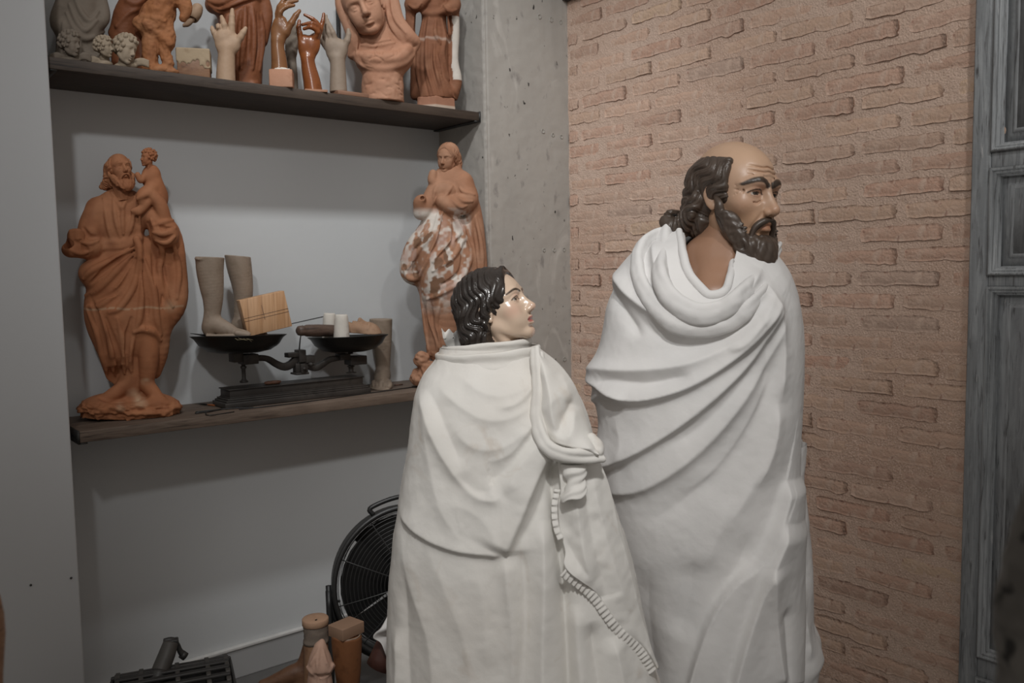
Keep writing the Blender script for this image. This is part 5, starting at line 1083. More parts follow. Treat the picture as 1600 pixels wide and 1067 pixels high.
# hands
def hand(name, label, x0, y0, k, fr, yb, arm, palm, fingers, m, h=4., base=None, nails=None):
    P = [np.array(c[0], float) for c in fingers] + [np.array(arm[0], float)]; al = np.vstack([p[:, :3] for p in P]); lo = al.min(0) - 90; hi = al.max(0) + 90; hi[1] = yb + 10
    S = Clay(x0, y0, k, fr, lo, hi, h); S.chain(arm[0], arm[1], 0, n=5)
    for c, r in palm: S.ell(c, r, 26)
    for pts, r in fingers:
        r = [q * .88 for q in r]; S.chain(pts, r, 7, n=5); tip = np.array(pts[-1], float)
        for q, w_ in zip(pts[1:-1], r[1:-1]): S.ell(q, w_ * 1.07, 5)
        S.ell((tip[0], tip[1], tip[2]), r[-1] * 1.02, 3)
    S.box((arm[0][0][0], yb + 60, 0), (400, 60, 300), 0, 's')
    V, Q = S.done(); return S, V, Q
fr, yb = top(358, 95, 2.635, k, x0, y0)
S, V, Q = hand('', '', x0, y0, k, fr, yb, ([(1338, yb + 20, 0), (1338, 520, 0), (1342, 420, 0), (1345, 350, 0)], [72, 68, 62, 60]), [((1345, 300, 5), (86, 92, 42)), ((1320, 260, 8), (60, 50, 36)), ((1400, 320, 12), (45, 60, 36))],
     [([(1400, 330, 15), (1440, 275, 25), (1462, 240, 30), (1478, 212, 28)], [36, 30, 25, 17]), ([(1378, 250, 10), (1380, 180, 14), (1382, 120, 8), (1384, 72, -2)], [32, 27, 23, 16]), ([(1335, 240, 10), (1326, 185, 18), (1316, 150, 12), (1308, 122, 4)], [29, 25, 21, 15]), ([(1302, 250, 8), (1290, 210, 18), (1284, 190, 20), (1284, 205, 34)], [25, 22, 19, 15]), ([(1272, 275, 6), (1254, 235, 10), (1244, 212, 8), (1240, 196, 2)], [23, 21, 18, 13])], m_beige)
W_ = S.world(V); W_[:, 2] = np.maximum(W_[:, 2], ZS1 + .0005); solo('hand_sculpture', 'beige plaster hand with raised fingers, in front of the brown robed statue', 'sculpture', W_, outward(W_ - W_.mean(0), Q), m_beige, group=None)
# brown robed statue, cut by the top of the picture
fr, yb = top(385, 90, 2.735, k, x0, y0); S = Clay(x0, y0, k, fr, (1170, -720, -200), (1720, yb + 8, 230), 8.)
S.chain([(1480, yb - 60, 0), (1460, 300, 0), (1440, 80, 0), (1450, -120, 0), (1460, -300, 0)], [118, 150, 165, 120, 100], 30); S.chain([(1260, 40, 40), (1340, 60, 70), (1500, 10, 80), (1600, -60, 60)], [70, 70, 60, 50], 30); S.chain([(1590, 0, 20), (1625, 120, 20), (1600, 300, 10)], [60, 50, 40], 25); S.chain([(1350, -250, 0), (1290, -120, 40), (1380, -40, 100)], [60, 55, 40], 25); S.chain([(1570, -250, 0), (1620, -130, 40), (1540, -60, 100)], [60, 55, 40], 25)
S.folds([[(1480, 90), (1470, 300), (1450, 520)], [(1530, 90), (1540, 300), (1530, 520)], [(1420, 150), (1400, 320), (1400, 520)], [(1590, 120), (1600, 300), (1580, 520)], [(1220, 60), (1300, 110), (1420, 70), (1580, 0)], [(1210, 30), (1300, 60), (1420, 20), (1560, -40)], [(1360, 120), (1340, 250), (1350, 400)]], 22, .15, 14); S.grooves([[(1505, 100), (1505, 300), (1490, 520)], [(1450, 120), (1435, 300), (1425, 520)], [(1240, 90), (1320, 130), (1440, 90), (1560, 40)], [(1560, 120), (1570, 300), (1555, 500)]], 13)
S.ell((1530, yb - 40, 70), (40, 24, 50), 10); S.ell((1440, yb - 40, 70), (36, 24, 46), 10); S.box((1500, yb - 12, 10), (120, 16, 120), 4); S.box((1450, yb + 60, 0), (400, 60, 300), 0, 's'); S.add(*mini_head((1460, -500, 20), 250, 10, 0, 0, .03, hair='bob'))
sculpture('robed_statue', 'dark red-brown robed statue with fluted skirt, cut off by the top of the picture', 'statue', S, m_redclay, base_z=ZS1)
x0, y0, k = 400, 0, 4.444
# brown hand on a cube
fr, yb = top(440, 120, 2.635, k, x0, y0); t = thing('hand_sculpture', 'glossy brown carved hand standing on a small terracotta cube', 'sculpture', tuple(fr.w(np.array([[x0 + 172 / k, yb / k, 0.]]))[0])); t.location.z = ZS1
S, V, Q = hand('', '', x0, y0, k, fr, 520, ([(165, 510, 0), (160, 420, 0), (152, 350, 0), (150, 290, 0)], [60, 54, 48, 46]), [((160, 225, 5), (58, 84, 36)), ((170, 160, 8), (48, 50, 34)), ((205, 215, 16), (40, 50, 32))],
     [([(205, 230, 20), (245, 170, 34), (275, 120, 36), (300, 86, 30)], [32, 27, 23, 15]), ([(160, 150, 15), (168, 95, 30), (205, 62, 36), (262, 46, 30)], [25, 22, 19, 13]), ([(165, 140, 5), (172, 70, 18), (215, 30, 22), (285, 10, 16)], [25, 22, 19, 13]), ([(160, 130, -8), (165, 50, -4), (200, -5, 0), (250, -40, -4)], [24, 21, 18, 12]), ([(150, 150, -18), (148, 90, -18), (158, 40, -18), (180, 0, -20)], [22, 19, 16, 11])], m_varn)
solid_part('carved_hand', t, S.world(V), Q, m_varn2)
zc = fr.w(np.array([[440, 496 / k, 0.]]))[0][2]; pc = fr.w(np.array([[x0 + 178 / k, 110, 0.]]))[0]; hb = (zc - ZS1)
V, Q = bevbox((pc[0], pc[1], ZS1 + hb / 2), (.036, .036, hb / 2), .003, rotm((0, 0, 1), 30), 3, .0004); part('cube_base', t, V, Q, m_pinkclay)
V, Q = lathe([(.001, -.002), (.033, -.002), (.030, .005), (.026, .006), (.02, .005)], (pc[0], pc[1], zc), (0, 0, 1), 40); V += np.random.default_rng(3).normal(0, .0012, V.shape); part('plaster_ring', t, V, Q, m_white)
# grey hand behind
fr, yb = top(455, 100, 2.75, k, x0, y0)
S, V, Q = hand('', '', x0, y0, k, fr, yb, ([(245, yb + 20, 0), (243, 520, 0), (240, 420, 0), (243, 380, 0)], [52, 46, 40, 38]), [((246, 325, 0), (46, 66, 26)), ((262, 290, 6), (28, 40, 22))],
     [([(270, 330, 12), (285, 290, 18), (290, 250, 18)], [22, 19, 12]), ([(255, 280, 0), (268, 225, 6), (272, 160, 2)], [17, 15, 9]), ([(240, 275, 0), (245, 210, 6), (250, 150, 2)], [17, 15, 9]), ([(225, 280, 0), (222, 220, 6), (225, 165, 2)], [16, 14, 9]), ([(212, 295, 0), (202, 250, 4), (200, 205, 0)], [15, 13, 8])], m_putty)
W_ = S.world(V); solo('hand_sculpture', 'grey plaster hand standing behind the brown hand on the cube', 'sculpture', W_, outward(W_ - W_.mean(0), Q), m_greyclay)
# orange pinching hand
fr, yb = top(487, 120, 2.635, k, x0, y0)
S, V, Q = hand('', '', x0, y0, k, fr, yb, ([(402, yb + 20, 0), (388, 570, 0), (368, 480, 0), (358, 415, 0)], [66, 60, 52, 47]), [((362, 340, 0), (68, 82, 36)), ((335, 300, 8), (42, 60, 32)), ((405, 300, 5), (42, 70, 30))],
     [([(318, 310, 15), (303, 240, 25), (296, 195, 22), (300, 152, 14)], [28, 23, 19, 14]), ([(405, 280, 15), (428, 235, 42), (385, 205, 60), (335, 214, 52)], [24, 21, 18, 13]), ([(410, 260, 5), (435, 205, 32), (390, 176, 50), (322, 184, 44)], [24, 20, 17, 12]), ([(425, 270, -5), (448, 205, -2), (462, 150, -6), (470, 94, -14)], [24, 20, 17, 12]), ([(415, 260, -8), (432, 180, 6), (395, 138, 14), (338, 106, 12)], [23, 19, 16, 11])], m_varn)
W_ = S.world(V); W_[:, 2] = np.maximum(W_[:, 2], ZS1 + .004); pv = W_.mean(0); t = solo('hand_sculpture', 'varnished orange-brown hand with finger and thumb pinched together', 'sculpture', W_, outward(W_ - pv, Q), m_varn)
pb = fr.w(np.array([[x0 + 412 / k, 140, 0.]]))[0]; V, Q = bevbox((pb[0], pb[1], ZS1 + .0035), (.036, .03, .0035), .001, rotm((0, 0, 1), 20), 5, .0005); part('foot_plate', t, V, Q, m_pinkclay)
# grey hand on a slab
fr, yb = top(527, 120, 2.64, k, x0, y0); t = thing('hand_sculpture', 'grey plaster hand with long fingers held upright beside the veiled bust', 'sculpture', tuple(fr.w(np.array([[x0 + 570 / k, yb / k, 0.]]))[0])); t.location.z = ZS1
S, V, Q = hand('', '', x0, y0, k, fr, yb - 30, ([(572, yb - 10, 0), (570, 540, 0), (568, 460, 0), (565, 410, 0)], [62, 57, 53, 52]), [((558, 350, 0), (74, 84, 40)), ((530, 310, 5), (54, 50, 34)), ((600, 340, 12), (36, 54, 30))],
     [([(605, 345, 15), (632, 290, 24), (642, 250, 24), (641, 213, 18)], [30, 26, 21, 14]), ([(552, 290, 10), (534, 235, 22), (514, 190, 18), (496, 140, 6)], [25, 21, 17, 11]), ([(525, 290, 5), (505, 230, 14), (492, 170, 8), (488, 108, -4)], [24, 20, 16, 10]), ([(500, 305, 0), (480, 255, 4), (470, 205, 0), (472, 160, -8)], [22, 18, 15, 10]), ([(486, 330, -4), (462, 295, -4), (452, 260, -6), (450, 225, -10)], [20, 17, 14, 10])], m_putty)
solid_part('hand', t, S.world(V), Q, m_putty); pb = fr.w(np.array([[x0 + 612 / k, 145, 0.]]))[0]; hb = (30 / k) * fr.s; V, Q = bevbox((pb[0] + .02, pb[1], ZS1 + hb / 2), (.058, .03, hb / 2), .002); part('slab', t, V, Q, mat('reddish_wood', (.21, .105, .062), .55, extra=wood_extra((.15, .07, .04), (.26, .14, .09))))
# dark rod against the wall
p = onY(529, 60, 2.85); V, Q = tube([(p[0], p[1], ZS1 + .0005), (p[0], p[1], onY(526, 8, 2.85)[2])], .007, 10, 1); solo('iron_rod', 'thin black iron rod standing between the grey hand and the veiled bust', 'rod', V, Q, m_iron)
# veiled bust
fr, yb = top(590, 120, 2.665, k, x0, y0); S = Clay(x0, y0, k, fr, (500, -260, -260), (1170, yb + 8, 260), 7.)
S.chain([(880, yb + 10, 0), (880, 600, 0), (880, 520, 0)], [150, 146, 140], 0, n=1); S.ell((888, 400, 0), (205, 150, 110), 30); S.ell((860, 300, 0), (150, 120, 95), 40); S.chain([(690, 405, 30), (755, 470, 85), (885, 506, 125), (1015, 462, 85), (1080, 392, 30)], [24, 26, 26, 26, 24], 14); S.chain([(720, 400, 50), (800, 430, 95), (890, 440, 110), (990, 420, 90), (1050, 360, 50)], [40, 50, 52, 50, 40], 20)
S.chain([(760, 60, -40), (820, 200, -10), (855, 310, 0)], [120, 110, 105], 40)
S.ell((760, 8, -50), (190, 215, 170), 30, rot=rotm((0, 0, 1), 24)); S.ell((746, 92, 200), (152, 192, 180), 24, 's', rot=rotm((0, 0, 1), 24))      # veil over the head, opened for the face
S.chain([(585, -60, 40), (590, 60, 50), (640, 190, 55), (680, 290, 50), (665, 390, 30)], [34, 36, 38, 44, 30], 18); S.chain([(900, -120, 50), (950, 30, 55), (985, 160, 55), (1060, 270, 45), (1110, 310, 20), (1060, 400, 10)], [40, 44, 46, 52, 34, 24], 20); S.chain([(870, -60, 60), (912, 60, 64), (940, 180, 70), (1010, 280, 60), (1050, 400, 30)], [18, 22, 24, 26, 16], 12)
S.folds([[(600, 20), (650, 160), (700, 280), (700, 400)], [(620, 90), (680, 220), (730, 300)], [(930, -20), (960, 150), (1040, 260)], [(905, 60), (930, 190), (990, 290)], [(760, 300), (830, 320), (930, 300)], [(730, 330), (830, 350), (960, 320)]], 12)
S.grooves([[(740, 400), (790, 380), (820, 410), (790, 440), (760, 430)], [(770, 460), (830, 430), (880, 460), (850, 480)], [(900, 450), (960, 420), (950, 380), (910, 390)], [(850, 340), (850, 400), (856, 420)], [(870, 340), (872, 410), (860, 425)], [(730, 420), (740, 460), (800, 490)], [(980, 340), (985, 400), (960, 440)], [(715, 440), (760, 490), (820, 510)], [(790, 400), (830, 380), (850, 340)], [(880, 380), (930, 380), (960, 340)]], 6.5)
for i in range(9): a = rng.uniform(740, 1000); b = rng.uniform(550, 690); S.lay([(a, b), (a + 30, b + 12 * rng.normal()), (a + 62, b + 20 * rng.normal())], [3, 7, 3], -.1, 3, 's')
S.box((880, yb + 60, 0), (400, 60, 400), 0, 's'); S.add(*mini_head((747, 70, 74), 405, -2, -10, -23, .017, fem=1, eyes='closed', hair=None, neck=True, nose=.9))
sculpture('veiled_bust', 'pink terracotta bust of a veiled woman with bowed head and engraved collar', 'bust', S, m_pinkclay, rough_=(3.2, 46, lambda V: (V[:, 1] > 530) * 1.), base_z=ZS1)
# draped headless-looking statue on a hexagonal base at the right end
fr, yb = top(678, 120, 2.685, k, x0, y0); t = thing('draped_statue', 'red-brown draped statue on a hexagonal base at the right end of the top shelf', 'statue', tuple(fr.w(np.array([[x0 + 1250 / k, yb / k, 0.]]))[0])); t.location.z = ZS1
S = Clay(x0, y0, k, fr, (1010, -480, -200), (1470, 720, 220), 5.5)
S.chain([(1235, 700, 0), (1225, 480, 0), (1230, 300, 0), (1235, 150, 0), (1235, 30, 0), (1230, -120, 0)], [122, 112, 108, 86, 92, 70], 25); S.ell((1250, 650, 0), (150, 60, 100), 40); S.chain([(1140, -80, 0), (1085, 40, 30), (1130, 60, 80), (1190, 20, 95)], [50, 55, 42, 26], 20); S.chain([(1320, -80, 0), (1370, 40, 20), (1330, 90, 70)], [50, 54, 40], 20)
S.chain([(1075, 90, 20), (1075, 250, 20), (1110, 420, 10), (1110, 660, 10)], [36, 34, 40, 40], 18); S.chain([(1370, 60, 0), (1380, 220, -10), (1370, 420, -10), (1385, 560, -10), (1360, 680, -10)], [40, 34, 36, 46, 40], 18); S.lay([(1150, 105), (1235, 118), (1325, 100)], 18, .1)
S.folds([[(1160, 150), (1140, 300), (1120, 480), (1150, 690)], [(1200, 150), (1185, 320), (1190, 500), (1240, 690)], [(1240, 330), (1240, 470), (1300, 690)], [(1250, 380), (1290, 540), (1380, 690)], [(1290, 150), (1310, 280), (1300, 400), (1340, 560)], [(1100, 120), (1080, 280), (1090, 400)], [(1330, 120), (1345, 250), (1340, 380)], [(1250, 160), (1245, 260), (1280, 330)], [(1060, 60), (1110, 90), (1150, 60)], [(1300, 60), (1340, 110), (1390, 90)]], 14, .2, 10); S.grooves([[(1180, 160), (1165, 320), (1160, 500), (1200, 690)], [(1225, 340), (1222, 480), (1275, 690)], [(1270, 400), (1300, 540), (1350, 660)], [(1110, 140), (1100, 300), (1110, 480)]], 10)
S.add(*mini_head((1235, -270, 20), 220, -15, -10, 0, .03, hair='bob'))
S.box((1235, 740, 0), (400, 46, 400), 0, 's'); V, Q = S.done()
def rp(V):
    C = const(V, (0.243, 0.102, 0.0535)); C = blend(C, (0.302, 0.148, 0.0856), np.clip(vnoise(V, 60, 3), 0, 1) * .7); C = blend(C, (0.168, 0.0657, 0.0334), np.clip(vnoise(V, 34, 8), 0, 1) * .6)
    l = np.abs(V[:, 1] - 292 - 10 * vnoise(V, 30, 4)); C = blend(C, (.5, .38, .31), np.clip(1 - l / 16, 0, 1) * .7 * (V[:, 2] > 20)); w = (V[:, 0] > 1362 + 10 * vnoise(V, 40, 1)) & (V[:, 1] > 120) & (V[:, 1] < 560); C[w] = (.60, .55, .49); return C
solid_part('figure', t, S.world(V), Q, m_terra_p, rp(V)); pc = fr.w(np.array([[x0 + 1252 / k, 160, 0.]]))[0]; zc = fr.w(np.array([[678, 690 / k, 0.]]))[0][2]
V, Q = lathe([(.001, 0), (.086, 0), (.085, .012), (.084, .016), (.083, (zc - ZS1) * .9), (.078, zc - ZS1), (.001, zc - ZS1)], (pc[0], pc[1], ZS1 + .0005), (0, 0, 1), 6, (1, .8)); Cb = np.where((V[:, 2] < ZS1 + .014)[:, None], np.array([[.5, .4, .32]]), np.array([[.36, .175, .11]])); part('base', t, V, Q, m_terra_p, Cb, smooth=False)
# ------------------------------------------------------------------ balance scale and what lies on it
x0, y0, k = 290, 380, 3.951
def c4(x, y): return x0 + x / k, y0 + y / k
m_cast = terracotta('dusty_cast_iron', (.035, .031, .028), (.06, .052, .046), (.02, .018, .016), rough=.5, bump=.0006)
m_pan = mat('dark_pan_metal', (.03, .029, .027), .38, metal=.55, var=.35, scale=18)
pf = onZ(*c4(245, 985), ZS2); pr = onZ(*c4(1145, 915), ZS2); YB0 = 2.655; XB0, XB1 = onY(*c4(245, 985), YB0)[0], onY(*c4(1145, 915), YB0)[0]
SC = thing('balance_scale', 'old black iron balance scale with two dark metal pans', 'scale', ((XB0 + XB1) / 2, YB0 + .06, ZS2))
dep = .115; YC = YB0 + dep / 2
ztop = onY(*c4(700, 862), YB0 + .012)[2]; h = ztop - ZS2
pl = []
for a, b, ins in ((0, .30, 0), (.30, .40, .006), (.40, .50, .012), (.50, .56, .020)): pl.append(ab(XB0 + ins, XB1 - ins, YB0 + ins * .7, YB0 + dep - ins * .7, ZS2 + .0006 + h * a, ZS2 + .0006 + h * b, .0022))
part('plinth', SC, *jq(*pl), m_cast)
part('body_case', SC, *jq(ab(XB0 + .022, XB1 - .022, YB0 + .016, YB0 + dep - .016, ZS2 + h * .55, ZS2 + h * .94, .002), ab(XB0 + .018, XB1 - .018, YB0 + .012, YB0 + dep - .012, ZS2 + h * .94, ZS2 + h, .0015)), m_cast)
P4 = lambda x, y, Y=None: onY(*c4(x, y), YC if Y is None else Y)
s4 = np.linalg.norm(P4(700, 700) - P4(710, 700)) / 10
def blockq(x0_, y0_, x1_, y1_, dy_, bev=.002, Y=None):
    a, b = P4(x0_, y1_, Y), P4(x1_, y0_, Y); return bevbox((a + b) / 2, (abs(b[0] - a[0]) / 2, dy_, abs(b[2] - a[2]) / 2), bev)
# beam arms: curved bars swept between blocks
def bar(pts, hgt, dy_):
    L = spline(pts, 8); P = np.array([P4(x, y) for x, y in L]); hh = np.interp(np.linspace(0, 1, len(P)), np.linspace(0, 1, len(hgt)), hgt) * s4; T = np.gradient(P, axis=0); T /= np.linalg.norm(T, axis=1)[:, None]; U = np.cross(T, [0, 1., 0]); U /= np.linalg.norm(U, axis=1)[:, None]
    V = np.concatenate([np.stack([p + u * q * a + np.array([0, dy_ * b, 0]) for a, b in ((-.75, -1), (-1, -.7), (-1, .7), (-.75, 1), (.75, 1), (1, .7), (1, -.7), (.75, -1))]) for p, u, q in zip(P, U, hh)]); n = 8; i = np.arange(len(P) - 1)[:, None] * n; j = np.arange(n)[None, :]; j2 = (j + 1) % n
    return V, np.stack([i + j, i + j2, i + n + j2, i + n + j], -1).reshape(-1, 4)
part('beam', SC, *jq(bar([(425, 708), (500, 712), (560, 745), (605, 762), (645, 750), (680, 715), (700, 690)], [16, 17, 19, 22, 22, 20, 20], .010), bar([(720, 700), (760, 755), (800, 768), (845, 745), (890, 718), (960, 705)], [20, 20, 19, 18, 16, 15], .010), blockq(622, 672, 690, 706, .017), blockq(688, 655, 728, 735, .02), blockq(725, 690, 785, 740, .017), blockq(672, 735, 745, 800, .014)), m_cast)
part('fulcrum', SC, *jq(blockq(665, 792, 745, 812, .024), blockq(695, 740, 722, 800, .026), lathe([(.0001, -.03), (.006, -.03), (.006, .03), (.0001, .03)], P4(756, 745), (0, 1, 0), 14), lathe([(.0001, -.032), (.0055, -.032), (.0055, .03), (.0001, .03)], P4(712, 772), (0, 1, 0), 14)), m_cast)
part('needle', SC, *tube([P4(702, 655), P4(708, 590), P4(722, 505)], [.0028, .0022, .0008], 8), m_cast)
for nm, a, b in (('pan_support', (282, 652, 340, 735), (340, 680, 432, 748)), ('pan_support', (940, 678, 1000, 722), (1000, 690, 1098, 752))):
    part(nm, SC, *jq(blockq(*a, .022), blockq(*b, .026), lathe([(.0001, 0), (.009, 0), (.009, .012), (.014, .02), (.0001, .022)], P4((a[0] + b[2]) / 2, b[1] - 8) , (0, 0, 1), 16)), m_cast)
def column(x, ya, yb_, r): 
    a, b = P4(x, yb_), P4(x, ya); H = b[2] - a[2]; return lathe([(.0001, 0), (r * 2.1, 0), (r * 2.1, H * .06), (r * 1.3, H * .14), (r, H * .2), (r, H * .72), (r * 1.5, H * .78), (r * 1.5, H * .86), (r, H * .9), (r, H), (.0001, H)], a, (0, 0, 1), 18)
part('column', SC, *column(361, 745, 858, 11 * s4), m_cast); part('column', SC, *column(1022, 750, 800, 15 * s4), m_cast)
def pan(name, cx, yrim, rx, drop, tilt, hook):
    c = P4(cx, yrim); r = rx * s4; d = drop * s4; ax = rotm((0, 1, 0), tilt) @ np.array([0, .045, 1.])
    V, Q = lathe([(.0001, -d), (r * .42, -d), (r * .66, -d * .86), (r * .84, -d * .52), (r * .93, -d * .14), (r * 1.0, 0), (r * 1.012, d * .04), (r * .985, d * .02), (r * .91, -d * .12), (r * .82, -d * .48), (r * .64, -d * .80), (r * .4, -d * .93), (.0001, -d * .93)], c, ax, 56)
    o = part('pan', SC, V, Q, m_pan); return o, c, r, d, ax
YCs = YC; p1, pc1, pr1, pd1, _ = pan('pan', 330, 572, 252, 92, 1.5, 1); p2, pc2, pr2, pd2, _ = pan('pan', 1004, 575, 236, 92, .5, 1)
V, Q = tube([P4(420, 655, YC - .045), P4(500, 648, YC - .055), P4(560, 628, YC - .06), P4(583, 600, YC - .06)], [.0022, .0025, .0025, .001], 8); part('hook', p1, V, Q, m_cast)
V, Q = tube([P4(1060, 660, YC - .05), P4(1095, 640, YC - .056), P4(1100, 622, YC - .057), P4(1128, 626, YC - .057)], [.0015, .0015, .0015, .0008], 8); part('hook', p2, V, Q, m_cast)
# plaster legs in the left pan
def leg(name, label, pts, rad, foot, frad, toes, ytop, m, lo, hi, Y, cut_b=None, tilt=0., group=None, extra=None):
    fr = Frame(*c4(pts[0][0], pts[0][1]), P4(pts[0][0], pts[0][1], Y)); S = Clay(x0, y0, k, fr, lo, hi, 4.); S.chain(pts, rad, 0, n=5); S.chain(foot, frad, 22, n=5)
    for p, r in toes: S.chain(p, r, 5, n=3)
    if extra: extra(S)
    S.box(((foot[0][0] + foot[-1][0]) / 2 + 5, 565, 40), (abs(foot[-1][0] - foot[0][0]) / 2 + 30, 6, 55), 3)
    S.box((pts[0][0], ytop - 60, 0), (300, 60, 300), 0, 's', rot=rotm((0, 0, 1), tilt))
    if cut_b: S.box((pts[0][0], cut_b + 80, 0), (500, 80, 300), 0, 's')
    return sculpture(name, label, 'sculpture', S, m)
def knobs(S): S.ell((78, 96, 30), (22, 16, 30), 8); S.ell((110, 100, 60), (40, 12, 20), 8)
leg('foot_sculpture', 'beige plaster lower leg and foot standing at the front of the left pan', [(150, 70, 0), (150, 160, 2), (160, 260, 4), (168, 340, 4), (166, 420, 2), (155, 500, 0)], [92, 86, 76, 64, 54, 52], [(150, 528, -8), (178, 500, 10), (240, 522, 36), (300, 546, 56), (322, 554, 60)], [50, 54, 46, 31, 14],
    [([(318, 550, 88), (356, 556, 98), (382, 561, 102)], [21, 18, 15]), ([(322, 540, 66), (362, 548, 74), (390, 556, 76)], [16, 13, 11]), ([(320, 536, 46), (356, 542, 52), (384, 550, 54)], [15, 12, 10]), ([(315, 540, 36), (346, 541, 38), (364, 546, 38)], [13, 11, 8]), ([(305, 540, 22), (334, 541, 22), (350, 545, 22)], [12, 10, 8])], 86, m_putty, (20, 40, -130), (430, 620, 160), YC - .035, 570, -2, extra=knobs)
leg('foot_sculpture', 'beige plaster lower leg at the back of the left pan, half behind the wooden block', [(318, 60, 0), (330, 140, 0), (348, 240, 4), (356, 330, 4), (345, 420, 0), (335, 500, 0)], [80, 78, 68, 58, 48, 46], [(325, 520, -5), (360, 505, 14), (420, 530, 40), (470, 552, 55)], [52, 50, 42, 26], [([(460, 548, 68), (490, 556, 74)], [18, 13]), ([(460, 545, 50), (488, 552, 54)], [14, 10]), ([(452, 545, 34), (478, 550, 36)], [13, 9])], 78, m_putty, (200, 30, -130), (540, 620, 150), YC + .05, 582, -5)
# block of wood with pencil lines
q = np.array([P4(345, 352, YC - .075), P4(605, 290, YC - .075), P4(665, 518, YC - .075), P4(402, 575, YC - .075)]); c = q.mean(0); ux = (q[1] - q[0]); uz = (q[0] - q[3]); lx, lz = np.linalg.norm(ux), np.linalg.norm(uz); ux /= lx; uz = uz - ux * (uz @ ux); uz /= np.linalg.norm(uz); uy = np.cross(uz, ux)
RB = rotm((0, 0, 1), -9); ux, uy, uz = RB @ ux, RB @ uy, RB @ uz; RT = np.stack([ux, uy, uz]); th = .026; off = c - np.sign(uy[1]) * uy * 0 + np.array([0, th, 0])
WB = thing('wood_block', 'pale pine block with pencil lines leaning in the left pan', 'block', tuple(off - uz * lz / 2))
def pine(N, L, tc, src, mixin, noise, ramp):
    src = mixin(src, ramp(noise(9, 5, (9, 2, .35), 1.2), .42, .62), (.50, .275, .135)); return mixin(src, ramp(noise(16, 4, (10, 2, .25), .6), .60, .70), (.40, .215, .11))
m_pine = mat('pine', (.60, .36, .20), .55, extra=pine); m_pencil = mat('pencil_line', (.07, .045, .03), .6)
part('block', WB, *bevbox(off, (lx / 2, th, lz / 2), .0015, RT), m_pine)
for f in (.50, .585):
    zc = lz * (.5 - f); V, Q = boxq(off + uz * zc - np.array([0, 0, 0]) - uy * np.sign(uy[1]) * th, (lx / 2, .0003, .0007), RT); part('pencil_mark', WB, V, Q, m_pencil)
V, Q = boxq(off + ux * (-.06 * lx) - uy * np.sign(uy[1]) * th + uz * (.05 * lz), (.0006, .0003, lz * .2), RT); part('pencil_mark', WB, V, Q, m_pencil)
V, Q = tube([P4(640, 500, YC - .0), P4(865, 450, YC + .03)], .0017, 8, 1); solo('wire_rod', 'thin black wire reaching from the pine block to the white cups', 'rod', V, Q, m_iron)
V, Q = tube([P4(30, 557, YC - .02), P4(100, 566, YC - .02), P4(165, 574, YC - .015)], [.001, .003, .0045], 8); V[:, 1] = YC - .02 + (V[:, 1] - YC + .02) * 2.2; solo('spatula', 'dark modelling spatula sticking out over the left edge of the left pan', 'tool', V, Q, m_iron)
S_ = []
for i in range(7):
    a = 300 + 14 * i + rng.uniform(-6, 6); b = a + rng.uniform(12, 46)
    S_.append(tube([P4(a, 586 + rng.uniform(-2, 4), YC - .147), P4((a + b) / 2, 592 + rng.uniform(0, 8), YC - .150), P4(b, 588 + rng.uniform(0, 22), YC - .149)], .00045, 5, 3))
V, Q = jq(*S_); solo('straw', 'wisps of pale straw hanging over the front rim of the left pan', 'straw', V, Q, mat('straw', (.30, .25, .15), .8), kind='stuff')
# right pan: tool handle, two cups, clay face
zr = P4(1004, 575)[2]
def between(a, b, prof, n=24):
    a, b = np.asarray(a), np.asarray(b); L = np.linalg.norm(b - a); return lathe([(r, t * L) for r, t in prof], a, b - a, n)
V, Q = between(P4(690, 540, YC - .05), P4(940, 538, YC - .03), [(.0001, 0), (18 * s4, .0), (27 * s4, .03), (30 * s4, .12), (28 * s4, .16), (34 * s4, .22), (36 * s4, .5), (33 * s4, .85), (30 * s4, 1), (.0001, 1)]); solo('turned_stick', 'dark brown turned wooden tool handle resting on the rim of the right pan', 'tool', V, Q, mat('worn_dark_wood', (.085, .052, .038), .5, extra=wood_extra((.05, .03, .022), (.13, .085, .065)), bump=.0006))
def cup(label, xa, xb, yt, ybm, Y):
    c = P4((xa + xb) / 2, ybm, Y); H = P4(xa, yt, Y)[2] - c[2]; r = (xb - xa) / 2 * s4; V, Q = lathe([(.0001, 0), (r * 1.02, 0), (r * 1.03, H * .04), (r * .98, H * .3), (r * .88, H * .75), (r * .80, H * .93), (r * .70, H), (r * .5, H * .985), (.0001, H * .97)], c, (.03, 0, 1), 30); V += .0009 * vnoise(V, .012, 3)[:, None]; solo('plaster_cup', label, 'cup', V, Q, m_white)
cup('small white plaster cup in front, upside down in the right pan', 918, 1008, 441, 590, YC - .06); cup('paler white plaster cup standing behind the front cup in the right pan', 846, 932, 433, 590, YC + .01)
fr = Frame(*c4(1110, 560), P4(1110, 560, YC - .01)); V, Q = head_field(.016, fem=.8, eyes='closed', neck=False, hi=(.5, .68, .6), lo=(-.5, -.62, -.7)).mesh(); Sx = SDF((-.5, -.62, -.7), (.5, .68, .6), .016); Sx.F = head_field(.016, fem=.8, eyes='closed', neck=False, lo=(-.5, -.62, -.7)).F; Sx.box((0, -.55, 0), (1, .66, 1), .01, 's'); V, Q = Sx.mesh(); V = relax(V, Q, 1)
fx = np.array([[0, 1., 0], [0, 0, 0], [0, 0, 0]]); f_ = np.array([.05, -1., .12]); f_ /= np.linalg.norm(f_); u_ = np.array([1., .05, 0]); u_ -= f_ * (u_ @ f_); u_ /= np.linalg.norm(u_); s_ = np.cross(u_, f_); V = V @ np.stack([s_, f_, u_]) * 228 + np.array([1105, 574, 0]); V[:, 1] = np.minimum(V[:, 1], 600)
